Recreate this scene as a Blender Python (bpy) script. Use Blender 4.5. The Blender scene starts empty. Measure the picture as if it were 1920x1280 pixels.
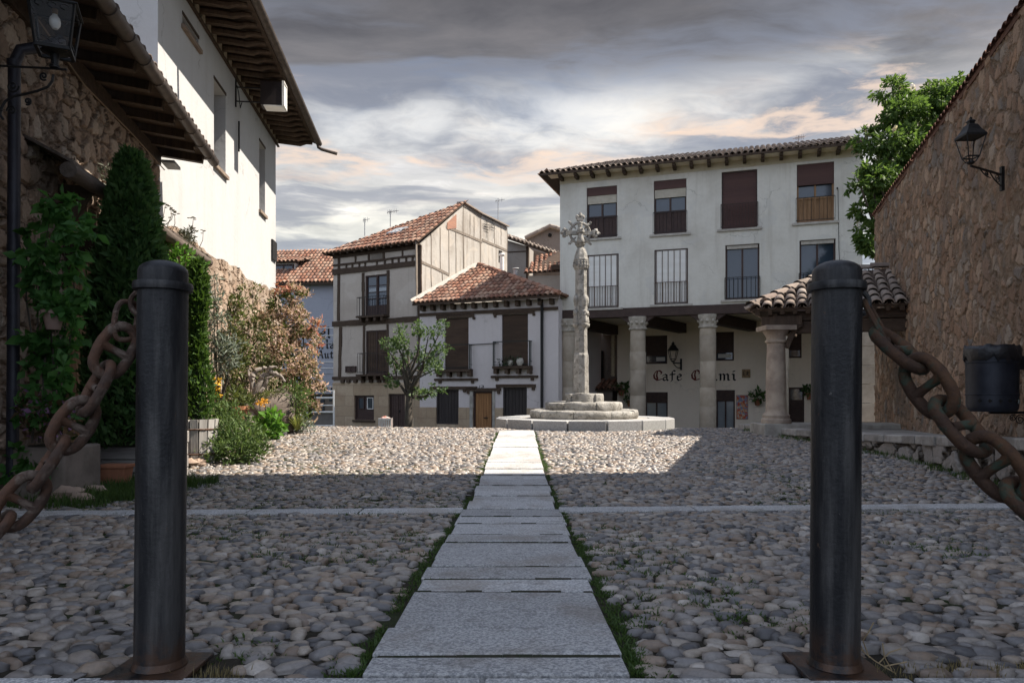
import bpy, bmesh, math, random
import numpy as np
from mathutils import Vector, Matrix, geometry, noise as mnoise

random.seed(7)
RNG = np.random.default_rng(11)
F, CX, HZ, ZC = 1350.0, 960.0, 735.0, 0.784
SC = bpy.context.scene
COL = SC.collection


def P(px, py, d):
    """A point of the place: bearing and height as surveyed from the photograph, at distance d."""
    return Vector(((px - CX) / F * d, d, ZC + (HZ - py) / F * d))


def sstep(a, b, x):
    t = np.clip((x - a) / (b - a), 0, 1)
    return t * t * (3 - 2 * t)


_GD = [-12, 0, 2.04, 5.67, 8.1, 13.9, 15.5, 18, 22, 30, 40, 60, 90]
_GZ = [.30, .078, 0, -.14, -.115, .0, .012, -.16, -.37, -.79, -1.30, -2.3, -3.6]


def gz(x, y):
    z = np.interp(y, _GD, _GZ)
    z = z + .012 * np.maximum(0, -x - 1.0) * sstep(7, 14, y)
    return z


def ground_d(px, py):
    """distance at which the ground is met along a bearing"""
    ds = np.linspace(1.0, 16, 3000)
    zz = ZC + (HZ - py) / F * ds - gz((px - CX) / F * ds, ds)
    i = np.argmax(zz < 0)
    return float(ds[i])


# ---------------------------------------------------------------- objects
def tag(o, label=None, cat=None, group=None, kind=None):
    if label: o["label"] = label
    if cat: o["category"] = cat
    if group: o["group"] = group
    if kind: o["kind"] = kind
    return o


def thing(name, label, cat, loc, group=None, rz=0.0):
    o = bpy.data.objects.new(name, None)
    o.empty_display_size = .2
    o.location = loc
    o.rotation_euler = (0, 0, rz)
    COL.objects.link(o)
    return tag(o, label, cat, group)


def root_loc(o):
    while o.parent is not None:
        o = o.parent
    return Vector(o.location)


class MB:
    def __init__(s):
        s.v, s.f, s.t = [], [], []
        s.tone = 0.5

    def add(s, vs, fs, tone=None):
        b = len(s.v)
        s.v.extend([tuple(p) for p in vs])
        t = s.tone if tone is None else tone
        s.t.extend([t] * len(vs))
        s.f.extend([tuple(i + b for i in f) for f in fs])
        return b

    def hexa(s, c, tone=None):
        """8 corners: 4 bottom loop, 4 top loop"""
        s.add(c, [(3, 2, 1, 0), (4, 5, 6, 7), (0, 1, 5, 4), (1, 2, 6, 5), (2, 3, 7, 6), (3, 0, 4, 7)], tone)

    def box(s, x0, x1, y0, y1, z0, z1, tone=None):
        s.hexa([(x0, y0, z0), (x1, y0, z0), (x1, y1, z0), (x0, y1, z0),
                (x0, y0, z1), (x1, y0, z1), (x1, y1, z1), (x0, y1, z1)], tone)

    def obox(s, c, ax, ay, az, tone=None):
        c = Vector(c)
        o = []
        for k in (-1, 1):
            for i, j in ((-1, -1), (1, -1), (1, 1), (-1, 1)):
                o.append(c + ax * i + ay * j + az * k)
        s.hexa(o, tone)

    def bar(s, a, b, w, h=None, up=(0, 0, 1), tone=None):
        a, b = Vector(a), Vector(b)
        h = h or w
        d = (b - a)
        L = d.length
        if L < 1e-6: return
        d = d / L
        u = Vector(up)
        if abs(d.dot(u)) > .98: u = Vector((0, 1, 0))
        sd = d.cross(u).normalized()
        u = sd.cross(d).normalized()
        s.obox((a + b) / 2, d * (L / 2), sd * (w / 2), u * (h / 2), tone)

    def prism(s, poly, vec, tone=None):
        n = len(poly)
        vec = Vector(vec)
        a = [Vector(p) for p in poly]
        b = [p + vec for p in a]
        fs = [tuple(range(n)), tuple(range(2 * n - 1, n - 1, -1))]
        for i in range(n):
            j = (i + 1) % n
            fs.append((i, n + i, n + j, j))
        s.add(a + b, fs, tone)

    def fbox(s, fac, u0, u1, z0, z1, n0, n1, tone=None):
        c = [fac.pt(u0, z0, n0), fac.pt(u1, z0, n0), fac.pt(u1, z0, n1), fac.pt(u0, z0, n1),
             fac.pt(u0, z1, n0), fac.pt(u1, z1, n0), fac.pt(u1, z1, n1), fac.pt(u0, z1, n1)]
        s.hexa(c, tone)

    def tube(s, path, r, seg=8, closed=False, caps=True, tone=None):
        pts = [Vector(p) for p in path]
        n = len(pts)
        rr = r if isinstance(r, (list, tuple)) else [r] * n
        tan = []
        for i in range(n):
            if closed:
                t = pts[(i + 1) % n] - pts[i - 1]
            else:
                t = pts[min(i + 1, n - 1)] - pts[max(i - 1, 0)]
            tan.append(t.normalized() if t.length > 1e-9 else Vector((0, 0, 1)))
        up = Vector((0, 0, 1)) if abs(tan[0].z) < .9 else Vector((1, 0, 0))
        nrm = (up - tan[0] * up.dot(tan[0])).normalized()
        vs = []
        for i in range(n):
            nrm = (nrm - tan[i] * nrm.dot(tan[i]))
            nrm = nrm.normalized() if nrm.length > 1e-6 else tan[i].orthogonal().normalized()
            bn = tan[i].cross(nrm)
            for k in range(seg):
                a = 2 * math.pi * k / seg
                vs.append(pts[i] + (nrm * math.cos(a) + bn * math.sin(a)) * rr[i])
        fs = []
        m = n if closed else n - 1
        for i in range(m):
            i2 = (i + 1) % n
            for k in range(seg):
                k2 = (k + 1) % seg
                fs.append((i * seg + k, i * seg + k2, i2 * seg + k2, i2 * seg + k))
        if caps and not closed:
            fs.append(tuple(range(seg - 1, -1, -1)))
            fs.append(tuple(range((n - 1) * seg, n * seg)))
        s.add(vs, fs, tone)

    def lathe(s, prof, c=(0, 0, 0), seg=24, jit=0.0, sq=None, tone=None, phase=0.0):
        """prof: list of (radius, z)"""
        c = Vector(c)
        vs, fs = [], []
        n = len(prof)
        for r, z in prof:
            for k in range(seg):
                a = 2 * math.pi * k / seg + phase
                q = r
                if jit: q += jit * mnoise.noise(Vector((math.cos(a) * 2 + c.x * 3, math.sin(a) * 2 + c.y, z * 4)))
                vs.append(c + Vector((math.cos(a) * q, math.sin(a) * q, z)))
        for i in range(n - 1):
            for k in range(seg):
                k2 = (k + 1) % seg
                fs.append((i * seg + k, i * seg + k2, (i + 1) * seg + k2, (i + 1) * seg + k))
        if prof[0][0] > 1e-5: fs.append(tuple(range(seg - 1, -1, -1)))
        if prof[-1][0] > 1e-5: fs.append(tuple(range((n - 1) * seg, n * seg)))
        s.add(vs, fs, tone)

    def blob(s, c, r, seg=8, rings=6, jit=.15, seed=0, tone=None):
        c = Vector(c)
        r = Vector(r) if not isinstance(r, (int, float)) else Vector((r, r, r))
        vs, fs = [], []
        for i in range(rings + 1):
            th = math.pi * i / rings
            for k in range(seg):
                a = 2 * math.pi * k / seg
                d = Vector((math.sin(th) * math.cos(a), math.sin(th) * math.sin(a), math.cos(th)))
                q = 1 + jit * mnoise.noise(d * 2.1 + Vector((seed * 3.7, seed, c.x)))
                vs.append(c + Vector((d.x * r.x, d.y * r.y, d.z * r.z)) * q)
        for i in range(rings):
            for k in range(seg):
                k2 = (k + 1) % seg
                fs.append((i * seg + k, (i + 1) * seg + k, (i + 1) * seg + k2, i * seg + k2))
        s.add(vs, fs, tone)

    def build(s, name, mat, parent=None, smooth=False, bevel=0.0, at=None, recalc=True, angle=40, weld=True):
        off = Vector((0, 0, 0)) if parent is None else root_loc(parent)
        if parent is not None and at == 'local': off = Vector((0, 0, 0))
        if parent is None and at is not None: off = Vector(at)
        me = bpy.data.meshes.new(name)
        me.from_pydata([(v[0] - off.x, v[1] - off.y, v[2] - off.z) for v in s.v], [], s.f)
        a = me.attributes.new("tone", 'FLOAT', 'POINT')
        a.data.foreach_set("value", np.array(s.t, dtype=np.float32))
        if recalc or weld:
            bm = bmesh.new()
            bm.from_mesh(me)
            if weld: bmesh.ops.remove_doubles(bm, verts=bm.verts, dist=1e-5)
            if recalc: bmesh.ops.recalc_face_normals(bm, faces=bm.faces)
            bm.to_mesh(me)
            bm.free()
        for m in (mat if isinstance(mat, (list, tuple)) else [mat]): me.materials.append(m)
        if smooth:
            me.shade_smooth()
        o = bpy.data.objects.new(name, me)
        COL.objects.link(o)
        if parent is not None: o.parent = parent
        elif at is not None: o.location = off
        if bevel:
            b = o.modifiers.new("Bevel", 'BEVEL')
            b.width = bevel
            b.segments = 2
            b.limit_method = 'ANGLE'
            b.angle_limit = math.radians(angle)
        if smooth and angle and not bevel:
            try:
                me.set_sharp_from_angle(angle=math.radians(angle))
            except Exception:
                pass
        return o


def np_mesh(name, verts, faces, tone, mat, parent=None, smooth=False, at=None):
    """verts Nx3, faces MxK (K=3 or 4) or list of such arrays"""
    off = np.array(root_loc(parent)) if parent is not None else (np.array(at) if at is not None else np.zeros(3))
    me = bpy.data.meshes.new(name)
    fl = faces if isinstance(faces, list) else [faces]
    fl = [f for f in fl if len(f)]
    nl = sum(f.size for f in fl)
    nf = sum(len(f) for f in fl)
    me.vertices.add(len(verts))
    me.vertices.foreach_set("co", (verts - off).astype(np.float32).ravel())
    me.loops.add(nl)
    me.loops.foreach_set("vertex_index", np.concatenate([f.ravel() for f in fl]).astype(np.int32))
    me.polygons.add(nf)
    tot = np.concatenate([np.full(len(f), f.shape[1]) for f in fl])
    st = np.concatenate([[0], np.cumsum(tot)[:-1]])
    me.polygons.foreach_set("loop_start", st.astype(np.int32))
    try: me.polygons.foreach_set("loop_total", tot.astype(np.int32))
    except Exception: pass
    if smooth: me.polygons.foreach_set("use_smooth", np.ones(nf, dtype=bool))
    me.update(calc_edges=True)
    a = me.attributes.new("tone", 'FLOAT', 'POINT')
    a.data.foreach_set("value", np.asarray(tone, dtype=np.float32))
    me.materials.append(mat)
    o = bpy.data.objects.new(name, me)
    COL.objects.link(o)
    if parent is not None: o.parent = parent
    elif at is not None: o.location = at
    return o


def copy_tree(o, parent=None):
    c = o.copy()
    COL.objects.link(c)
    if parent is not None: c.parent = parent
    for ch in list(o.children): copy_tree(ch, c)
    return c


class Fac:
    """a vertical wall plane through a surveyed corner; u runs to the right along the wall, n points out of it"""

    def __init__(s, px, d, ux, uy):
        L = math.hypot(ux, uy)
        s.u = Vector((ux / L, uy / L, 0))
        s.n = Vector((s.u.y, -s.u.x, 0))
        s.o = Vector(((px - CX) / F * d, d, 0))

    def pt(s, u, z, n=0.0):
        p = s.o + s.u * u + s.n * n
        return Vector((p.x, p.y, z))

    def depth(s, px, off=0.0):
        r = Vector(((px - CX) / F, 1, 0))
        return (off + s.o.dot(s.n)) / r.dot(s.n)

    def at(s, px, py, off=0.0):
        return P(px, py, s.depth(px, off))

    def uz(s, px, py, off=0.0):
        p = s.at(px, py, off)
        return ((Vector((p.x, p.y, 0)) - s.o).dot(s.u), p.z)

    def u_(s, px, off=0.0): return s.uz(px, 0, off)[0]

    def rect(s, x0, y0, x1, y1, off=0.0):
        xm = (x0 + x1) / 2
        return (s.u_(x0, off), s.u_(x1, off), s.uz(xm, y1, off)[1], s.uz(xm, y0, off)[1])


def panel(fac, outer, holes=(), reveal=.2, n=0.0, mb=None):
    """flat wall face with rectangular openings and their reveals; outer [(u,z)], holes [(u0,u1,z0,z1)]"""
    mb = mb or MB()
    loops = [[Vector((u, z, 0)) for u, z in outer]]
    for u0, u1, z0, z1 in holes:
        loops.append([Vector((u0, z0, 0)), Vector((u0, z1, 0)), Vector((u1, z1, 0)), Vector((u1, z0, 0))])
    flat = [p for l in loops for p in l]
    tris = geometry.tessellate_polygon(loops)
    mb.add([fac.pt(p.x, p.y, n) for p in flat], [tuple(t) for t in tris])
    for u0, u1, z0, z1 in holes:
        c = [(u0, z0), (u0, z1), (u1, z1), (u1, z0)]
        for i in range(4):
            a, b = c[i], c[(i + 1) % 4]
            mb.add([fac.pt(*a, n), fac.pt(*b, n), fac.pt(*b, n - reveal), fac.pt(*a, n - reveal)], [(0, 1, 2, 3)])
    return mb


def tile_roof(name, poly, eave, mat, parent, pitch=.2, tlen=.4, r=.09, under=.05, lip=.06, bmat=None, tone0=0.0, jit=.012):
    """barrel tiles laid in columns over a planar polygon; eave = (point, point) along the bottom edge"""
    poly = [Vector(p) for p in poly]
    a, b = Vector(eave[0]), Vector(eave[1])
    u = (b - a).normalized()
    nrm = Vector((0, 0, 0))
    for i in range(len(poly)):
        p, q = poly[i], poly[(i + 1) % len(poly)]
        nrm += p.cross(q)
    nrm = (poly[1] - poly[0]).cross(poly[2] - poly[0]) if nrm.length < 1e-6 else nrm
    c0 = sum(poly, Vector()) / len(poly)
    nrm = Vector((0, 0, 0))
    for i in range(len(poly)):
        nrm += (poly[i] - c0).cross(poly[(i + 1) % len(poly)] - c0)
    nrm.normalize()
    if nrm.z < 0: nrm = -nrm
    v = nrm.cross(u).normalized()
    if v.z < 0: v = -v
    uv = [((p - a).dot(u), (p - a).dot(v)) for p in poly]
    umin, umax = min(p[0] for p in uv), max(p[0] for p in uv)
    mb = MB()
    rnd = random.Random(hash(name) % 1000 + len(poly))

    def span(uu):
        vs = []
        for i in range(len(uv)):
            (x0, y0), (x1, y1) = uv[i], uv[(i + 1) % len(uv)]
            if (x0 - uu) * (x1 - uu) < 0:
                vs.append(y0 + (y1 - y0) * (uu - x0) / (x1 - x0))
        return (min(vs), max(vs)) if len(vs) >= 2 else None

    seg = 6
    ncol = max(1, int((umax - umin) / pitch))
    W = lambda x, y, h: a + u * x + v * y + nrm * h
    for i in range(ncol):
        for kind in (0, 1):
            uc = umin + (i + .5 + .5 * kind) * (umax - umin) / ncol
            sp = span(min(max(uc, umin + 1e-3), umax - 1e-3))
            if not sp: continue
            v0, v1 = sp[0] - (lip if kind == 0 else lip * .3), sp[1]
            y = v0
            first = True
            while y < v1 - .05:
                y2 = min(y + tlen * 1.13, v1 + .03)
                j = rnd.uniform(-jit, jit)
                t = tone0 + rnd.random()
                if kind == 0:   # cover tile, convex
                    ra, rb = r, r * .8
                    ha, hb = .045 + rnd.uniform(0, .012), .018
                    vs = []
                    for (yy, rr, hh) in ((y, ra, ha), (y2, rb, hb)):
                        for k in range(seg + 1):
                            th = math.pi * k / seg
                            vs.append(W(uc + j + math.cos(th) * rr, yy, hh + math.sin(th) * rr * .82))
                    fs = [(k, k + 1, seg + 2 + k, seg + 1 + k) for k in range(seg)]
                    # thick lower rim
                    for k in range(seg + 1):
                        th = math.pi * k / seg
                        vs.append(W(uc + j + math.cos(th) * (ra - .018), y, ha + math.sin(th) * (ra - .018) * .82))
                    q = 2 * (seg + 1)
                    fs += [(k + 1, k, q + k, q + k + 1) for k in range(seg)]
                    if first:
                        for k in range(seg + 1):
                            th = math.pi * k / seg
                            vs.append(W(uc + j + math.cos(th) * (ra - .018), y + .25, ha + math.sin(th) * (ra - .018) * .82))
                        q2 = q + seg + 1
                        fs += [(q + k, q2 + k, q2 + k + 1, q + k + 1) for k in range(seg)]
                    mb.add(vs, fs, t)
                elif first:  # channel tile showing at the eave, concave
                    vs = []
                    for (yy, rr) in ((y, r * .8), (y + tlen, r * .9)):
                        for k in range(seg + 1):
                            th = math.pi * k / seg
                            vs.append(W(uc + j + math.cos(th) * rr, yy, .05 - math.sin(th) * rr * .7))
                    fs = [(k, k + 1, seg + 2 + k, seg + 1 + k) for k in range(seg)]
                    for k in range(seg + 1):
                        th = math.pi * k / seg
                        vs.append(W(uc + j + math.cos(th) * (r * .8 - .015), y, .05 - math.sin(th) * (r * .8 - .015) * .7))
                    q = 2 * (seg + 1)
                    fs += [(k + 1, k, q + k, q + k + 1) for k in range(seg)]
                    mb.add(vs, fs, t)
                first = False
                y += tlen * rnd.uniform(.96, 1.04)
    o = mb.build(name, mat, parent, smooth=True, recalc=False, weld=False, angle=0)
    sl = MB()
    sl.prism([p + nrm * .012 for p in poly], nrm * (-under))
    sl.build("roof_deck", bmat or mat, parent)
    return o, nrm


# ---------------------------------------------------------------- materials
class NT:
    def __init__(s, mat):
        mat.use_nodes = True
        s.t = mat.node_tree
        s.t.nodes.clear()

    def n(s, typ, ins=None, **at):
        nd = s.t.nodes.new(typ)
        for k, v in at.items(): setattr(nd, k, v)
        for k, v in (ins or {}).items():
            sock = nd.inputs[k]
            if isinstance(v, bpy.types.NodeSocket): s.t.links.new(v, sock)
            elif isinstance(v, (tuple, list)) and len(v) == 3 and sock.type == 'RGBA': sock.default_value = (*v, 1)
            else: sock.default_value = v
        return nd

    def mix(s, f, a, b, blend='MIX'):
        return s.n('ShaderNodeMix', {0: f, 6: a, 7: b}, data_type='RGBA', blend_type=blend).outputs[2]

    def math(s, op, a, b=0.0, c=0.0, clamp=False):
        return s.n('ShaderNodeMath', {0: a, 1: b, 2: c}, operation=op, use_clamp=clamp).outputs[0]

    def noise(s, vec, scale, detail=4, rough=.55, dist=0.0):
        return s.n('ShaderNodeTexNoise', {'Vector': vec, 'Scale': scale, 'Detail': detail, 'Roughness': rough, 'Distortion': dist})

    def ramp(s, f, stops, interp='LINEAR'):
        nd = s.n('ShaderNodeValToRGB', {'Fac': f})
        cr = nd.color_ramp
        cr.interpolation = interp
        while len(cr.elements) < len(stops): cr.elements.new(.5)
        for e, (p, c) in zip(cr.elements, stops):
            e.position = p
            e.color = (*c, 1) if len(c) == 3 else c
        return nd.outputs[0]

    def rng(s, x, a, b, c=0.0, d=1.0, smooth=True):
        return s.n('ShaderNodeMapRange', {0: x, 1: a, 2: b, 3: c, 4: d}, interpolation_type='SMOOTHSTEP' if smooth else 'LINEAR').outputs[0]

    def scale(s, vec, sc):
        return s.n('ShaderNodeMapping', {'Vector': vec, 'Scale': sc}).outputs[0]

    def obj(s): return s.n('ShaderNodeTexCoord').outputs['Object']

    def pos(s): return s.n('ShaderNodeNewGeometry').outputs['Position']

    def tone(s): return s.n('ShaderNodeAttribute', attribute_name='tone').outputs['Fac']

    def bump(s, h, strength=.5, dist=.02):
        return s.n('ShaderNodeBump', {'Height': h, 'Strength': strength, 'Distance': dist}).outputs[0]

    def out(s, col, rough=.8, normal=None, metal=0.0, spec=.3, disp=None, mid=.03):
        b = s.n('ShaderNodeBsdfPrincipled', {'Base Color': col, 'Roughness': rough, 'Metallic': metal, 'Specular IOR Level': spec})
        if normal is not None: s.t.links.new(normal, b.inputs['Normal'])
        o = s.n('ShaderNodeOutputMaterial', {'Surface': b.outputs[0]})
        if disp is not None:
            d = s.n('ShaderNodeDisplacement', {'Height': disp, 'Midlevel': mid, 'Scale': 1.0})
            s.t.links.new(d.outputs[0], o.inputs['Displacement'])
        return b


def M(name):
    m = bpy.data.materials.new(name)
    return m, NT(m)


def m_plain(name, c1, c2, scale=6, rough=.8, bump=.3, bscale=40, metal=0.0, spec=.3, stretch=(1, 1, 1), lo=.35, hi=.65, toned=0.0, bd=.01):
    m, t = M(name)
    p = t.scale(t.obj(), stretch)
    f = t.rng(t.noise(p, scale, 6, .6).outputs[0], lo, hi)
    c = t.mix(f, c1, c2)
    if toned:
        k = t.math('MULTIPLY_ADD', t.tone(), 2 * toned, 1 - toned)
        c = t.mix(1.0, c, t.n('ShaderNodeCombineColor', {0: k, 1: k, 2: k}).outputs[0], 'MULTIPLY')
    nb = t.bump(t.noise(p, bscale, 5, .6).outputs[0], bump, bd) if bump else None
    t.out(c, rough, nb, metal, spec)
    return m


def m_plaster(name, c, dirt, streak=.35, patch=.4, scale=1.0, bump=.25, patchcol=None):
    """lime render: broad stains, rain streaks below openings and eaves, trowel relief"""
    m, t = M(name)
    p = t.obj()
    big = t.noise(p, .55 * scale, 6, .62).outputs[0]
    st = t.noise(t.scale(p, (3.2, 3.2, .22)), 1.2 * scale, 5, .6).outputs[0]
    fine = t.noise(p, 9 * scale, 6, .65).outputs[0]
    col = t.mix(t.math('MULTIPLY', t.rng(big, .42, .7), patch), c, dirt)
    col = t.mix(t.math('MULTIPLY', t.rng(st, .5, .74), streak), col, dirt)
    col = t.mix(t.math('MULTIPLY', t.rng(fine, .4, .7), .16), col, dirt)
    if patchcol:
        pn = t.noise(p, .9 * scale, 4, .5, .6).outputs[0]
        col = t.mix(t.math('MULTIPLY', t.rng(pn, .56, .6), .5), col, patchcol)
    dp = t.n('ShaderNodeVectorMath', {0: p, 1: t.n('ShaderNodeVectorMath', {0: t.noise(p, 2.2, 5, .6).outputs['Color'], 'Scale': .7}, operation='SCALE').outputs[0]}, operation='ADD').outputs[0]
    cr = t.n('ShaderNodeTexVoronoi', {'Vector': dp, 'Scale': .55}, feature='DISTANCE_TO_EDGE').outputs['Distance']
    crack = t.math('MULTIPLY', t.math('SUBTRACT', 1.0, t.rng(cr, .002, .010)), t.rng(t.noise(p, .7, 3).outputs[0], .48, .62))
    col = t.mix(t.math('MULTIPLY', crack, .45), col, tuple(x * .5 for x in dirt))
    h = t.math('ADD', t.noise(p, 14, 6, .7).outputs[0], t.math('MULTIPLY', t.noise(p, 2.5, 3).outputs[0], 1.3))
    t.out(col, .9, t.bump(h, bump, .03), 0, .15)
    return m


def m_wood(name, c1, c2, axis=2, rough=.75, scale=1.0, bump=.5, toned=.0):
    m, t = M(name)
    s = [14, 14, 14]
    s[axis] = .9
    p = t.scale(t.obj(), tuple(x * scale for x in s))
    a = t.noise(p, 1.0, 6, .65, .4).outputs[0]
    b = t.noise(p, 4.0, 4, .6).outputs[0]
    col = t.mix(t.rng(a, .3, .7), c1, c2)
    col = t.mix(t.math('MULTIPLY', t.rng(b, .5, .75), .45), col, tuple(x * .45 for x in c1))
    if toned:
        k = t.math('MULTIPLY_ADD', t.tone(), 2 * toned, 1 - toned)
        col = t.mix(1.0, col, t.n('ShaderNodeCombineColor', {0: k, 1: k, 2: k}).outputs[0], 'MULTIPLY')
    t.out(col, rough, t.bump(t.math('ADD', a, t.math('MULTIPLY', b, .5)), bump, .015), 0, .2)
    return m


def m_stone(name, stops, mortar, scale=4.0, squash=1.5, depth=.035, gap=(.02, .09), cover=.45, stain=(.05, .045, .04), stainamt=.5,
            pit=.5, true_disp=True, dist=.22):
    """rubble masonry: irregular stones in a broad, patchy mortar"""
    m, t = M(name)
    o = t.obj()
    w = t.noise(o, 2.6, 3, .5)
    w2 = t.noise(o, 9, 3, .6)
    p = t.n('ShaderNodeVectorMath', {0: o, 1: t.n('ShaderNodeVectorMath', {0: t.n('ShaderNodeVectorMath', {0: w.outputs['Color'], 1: (.5, .5, .5)}, operation='SUBTRACT').outputs[0], 'Scale': dist}, operation='SCALE').outputs[0]}, operation='ADD').outputs[0]
    p = t.n('ShaderNodeVectorMath', {0: p, 1: t.n('ShaderNodeVectorMath', {0: t.n('ShaderNodeVectorMath', {0: w2.outputs['Color'], 1: (.5, .5, .5)}, operation='SUBTRACT').outputs[0], 'Scale': dist * .35}, operation='SCALE').outputs[0]}, operation='ADD').outputs[0]
    p = t.scale(p, (1, 1, squash))
    vc = t.n('ShaderNodeTexVoronoi', {'Vector': p, 'Scale': scale}, feature='F1')
    ve = t.n('ShaderNodeTexVoronoi', {'Vector': p, 'Scale': scale}, feature='DISTANCE_TO_EDGE')
    rnd = t.n('ShaderNodeSeparateColor', {0: vc.outputs['Color']})
    cover_n = t.noise(o, 1.1, 4, .6).outputs[0]
    gw = t.math('ADD', t.math('MULTIPLY', t.rng(cover_n, .4, .72), cover * .25), gap[1])
    edge = t.rng(ve.outputs['Distance'], gap[0], gap[1])
    e = t.n('ShaderNodeMapRange', {0: ve.outputs['Distance'], 1: gap[0], 2: gw, 3: 0.0, 4: 1.0}, interpolation_type='SMOOTHSTEP').outputs[0]
    sc = t.ramp(rnd.outputs[0], stops)
    fine = t.noise(o, 22, 6, .7).outputs[0]
    med = t.noise(o, 6, 5, .65).outputs[0]
    sc = t.mix(t.math('MULTIPLY', t.rng(fine, .35, .7), .45), sc, t.mix(.5, sc, (.04, .035, .03)))
    sc = t.mix(t.math('MULTIPLY', rnd.outputs[1], .35), sc, t.mix(.5, sc, (.42, .34, .27)))
    mc = t.mix(t.rng(med, .3, .7), mortar, tuple(x * .62 for x in mortar))
    col = t.mix(e, mc, sc)
    stn = t.noise(t.scale(o, (1, 1, .55)), .8, 6, .68).outputs[0]
    col = t.mix(t.math('MULTIPLY', t.rng(stn, .47, .68), stainamt), col, stain)
    h = t.math('MULTIPLY', e, t.math('MULTIPLY_ADD', rnd.outputs[2], .6, .5))
    h = t.math('ADD', h, t.math('MULTIPLY', med, .5))
    h = t.math('ADD', h, t.math('MULTIPLY', fine, pit * .35))
    if true_disp:
        t.out(col, .92, t.bump(fine, .55, .02), 0, .12, disp=t.math('MULTIPLY', h, depth), mid=depth * .8)
        m.displacement_method = 'BOTH'
    else:
        t.out(col, .92, t.bump(h, .9, depth * 1.6), 0, .12)
    return m


def m_tile(name, stops, lichen=(.09, .085, .07), amt=.5):
    m, t = M(name)
    o = t.obj()
    c = t.ramp(t.tone(), stops)
    n1 = t.noise(o, 1.1, 6, .7).outputs[0]
    n2 = t.noise(o, 13, 5, .7).outputs[0]
    c = t.mix(t.math('MULTIPLY', t.rng(n1, .45, .7), amt), c, lichen)
    c = t.mix(t.math('MULTIPLY', t.rng(n2, .48, .72), .5), c, tuple(x * .8 for x in lichen))
    t.out(c, .88, t.bump(n2, .5, .01), 0, .15)
    return m


def m_leaf(name, c1, c2, trans=.35, rough=.55):
    m, t = M(name)
    c = t.mix(t.tone(), c1, c2)
    b = t.n('ShaderNodeBsdfPrincipled', {'Base Color': c, 'Roughness': rough, 'Specular IOR Level': .3})
    tr = t.n('ShaderNodeBsdfTranslucent', {'Color': t.mix(.35, c, (c2[0] * 1.6, c2[1] * 1.7, c2[2] * .8))})
    mx = t.n('ShaderNodeMixShader', {0: trans, 1: b.outputs[0], 2: tr.outputs[0]})
    t.n('ShaderNodeOutputMaterial', {'Surface': mx.outputs[0]})
    return m


def m_glass(name, c=(.02, .03, .045), rough=.06):
    m, t = M(name)
    n = t.noise(t.obj(), 1.3, 3).outputs[0]
    t.out(t.mix(n, c, tuple(x * 1.8 for x in c)), rough, t.bump(n, .08, .02), 0, .8)
    return m


# ---------------------------------------------------------------- foliage
def leaf_mesh(name, pts, mat, parent=None, size=.05, aspect=.5, out=None, tone=None, at=None, up=.2, seed=0, fold=.18, sv=.48, droop=0.0):
    """many small folded leaves; pts Nx3, out Nx3 (outward directions)"""
    rg = np.random.default_rng(seed + 5)
    n = len(pts)
    d = rg.normal(size=(n, 3))
    if out is not None: d = d * .75 + out * 1.0
    d[:, 2] += up
    d /= np.linalg.norm(d, axis=1)[:, None] + 1e-9
    d[:, 2] -= droop
    d /= np.linalg.norm(d, axis=1)[:, None] + 1e-9
    r = rg.normal(size=(n, 3))
    s = np.cross(d, r)
    s /= np.linalg.norm(s, axis=1)[:, None] + 1e-9
    q = np.cross(s, d)
    L = (size * (1 + sv * rg.normal(size=n)).clip(.45, 1.9))[:, None]
    W = L * aspect * .5
    a = pts
    tip = pts + d * L - q * L * .12
    m1 = pts + d * L * .5 + s * W + q * L * fold * .4
    m2 = pts + d * L * .5 - s * W + q * L * fold * .4
    v = np.stack([a, m1, tip, m2], 1).reshape(-1, 3)
    b = (np.arange(n) * 4)[:, None]
    f = np.concatenate([b + np.array([[0, 1, 2]]), b + np.array([[0, 2, 3]])], 0)
    tn = rg.random(n) if tone is None else tone
    return np_mesh(name, v, f, np.repeat(tn, 4), mat, parent, at=at)


DENS = 3.2


def clump_pts(clumps, dens, seed=0, shell=.55, sub=None):
    """clumps: [(center, (rx,ry,rz))]; leaves gathered in sub-clusters so that gaps open between them"""
    rg = np.random.default_rng(seed)
    P_, O_ = [], []
    for c, r in clumps:
        c = np.array(c); r = np.array(r if hasattr(r, '__len__') else (r, r, r))
        n = max(6, int(DENS * dens * (r[0] * r[1] * r[2]) ** (2 / 3)))
        if sub:
            k = max(4, n // sub)
            d = rg.normal(size=(k, 3)); d /= np.linalg.norm(d, axis=1)[:, None]
            rad = (shell + (1 - shell) * rg.random(k) ** .5)[:, None]
            cc = d * rad
            idx = rg.integers(0, k, n)
            p = cc[idx] + rg.normal(size=(n, 3)) * .13
            o = d[idx]
        else:
            d = rg.normal(size=(n, 3)); d /= np.linalg.norm(d, axis=1)[:, None]
            rad = (shell + (1 - shell) * rg.random(n) ** .5)[:, None]
            p, o = d * rad, d
        P_.append(c + p * r); O_.append(o)
    return np.concatenate(P_), np.concatenate(O_)


def tuft(mb, c, n, h, spread, w, rnd, tone=None, bend=.5):
    for i in range(n):
        a = rnd.uniform(0, 2 * math.pi)
        r = rnd.random() ** .5 * spread
        b = Vector(c) + Vector((math.cos(a) * r, math.sin(a) * r, 0))
        hh = h * rnd.uniform(.5, 1.2)
        a2 = rnd.uniform(0, 2 * math.pi)
        s = Vector((math.cos(a2), math.sin(a2), 0)) * w * .5
        l = Vector((math.cos(a), math.sin(a), 0)) * hh * bend * rnd.uniform(.2, 1)
        m = b + Vector((0, 0, hh * .6)) + l * .4
        t = b + Vector((0, 0, hh)) + l
        mb.add([b - s, b + s, m + s * .7, m - s * .7, t], [(0, 1, 2, 3), (3, 2, 4)], rnd.random() if tone is None else tone)
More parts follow.
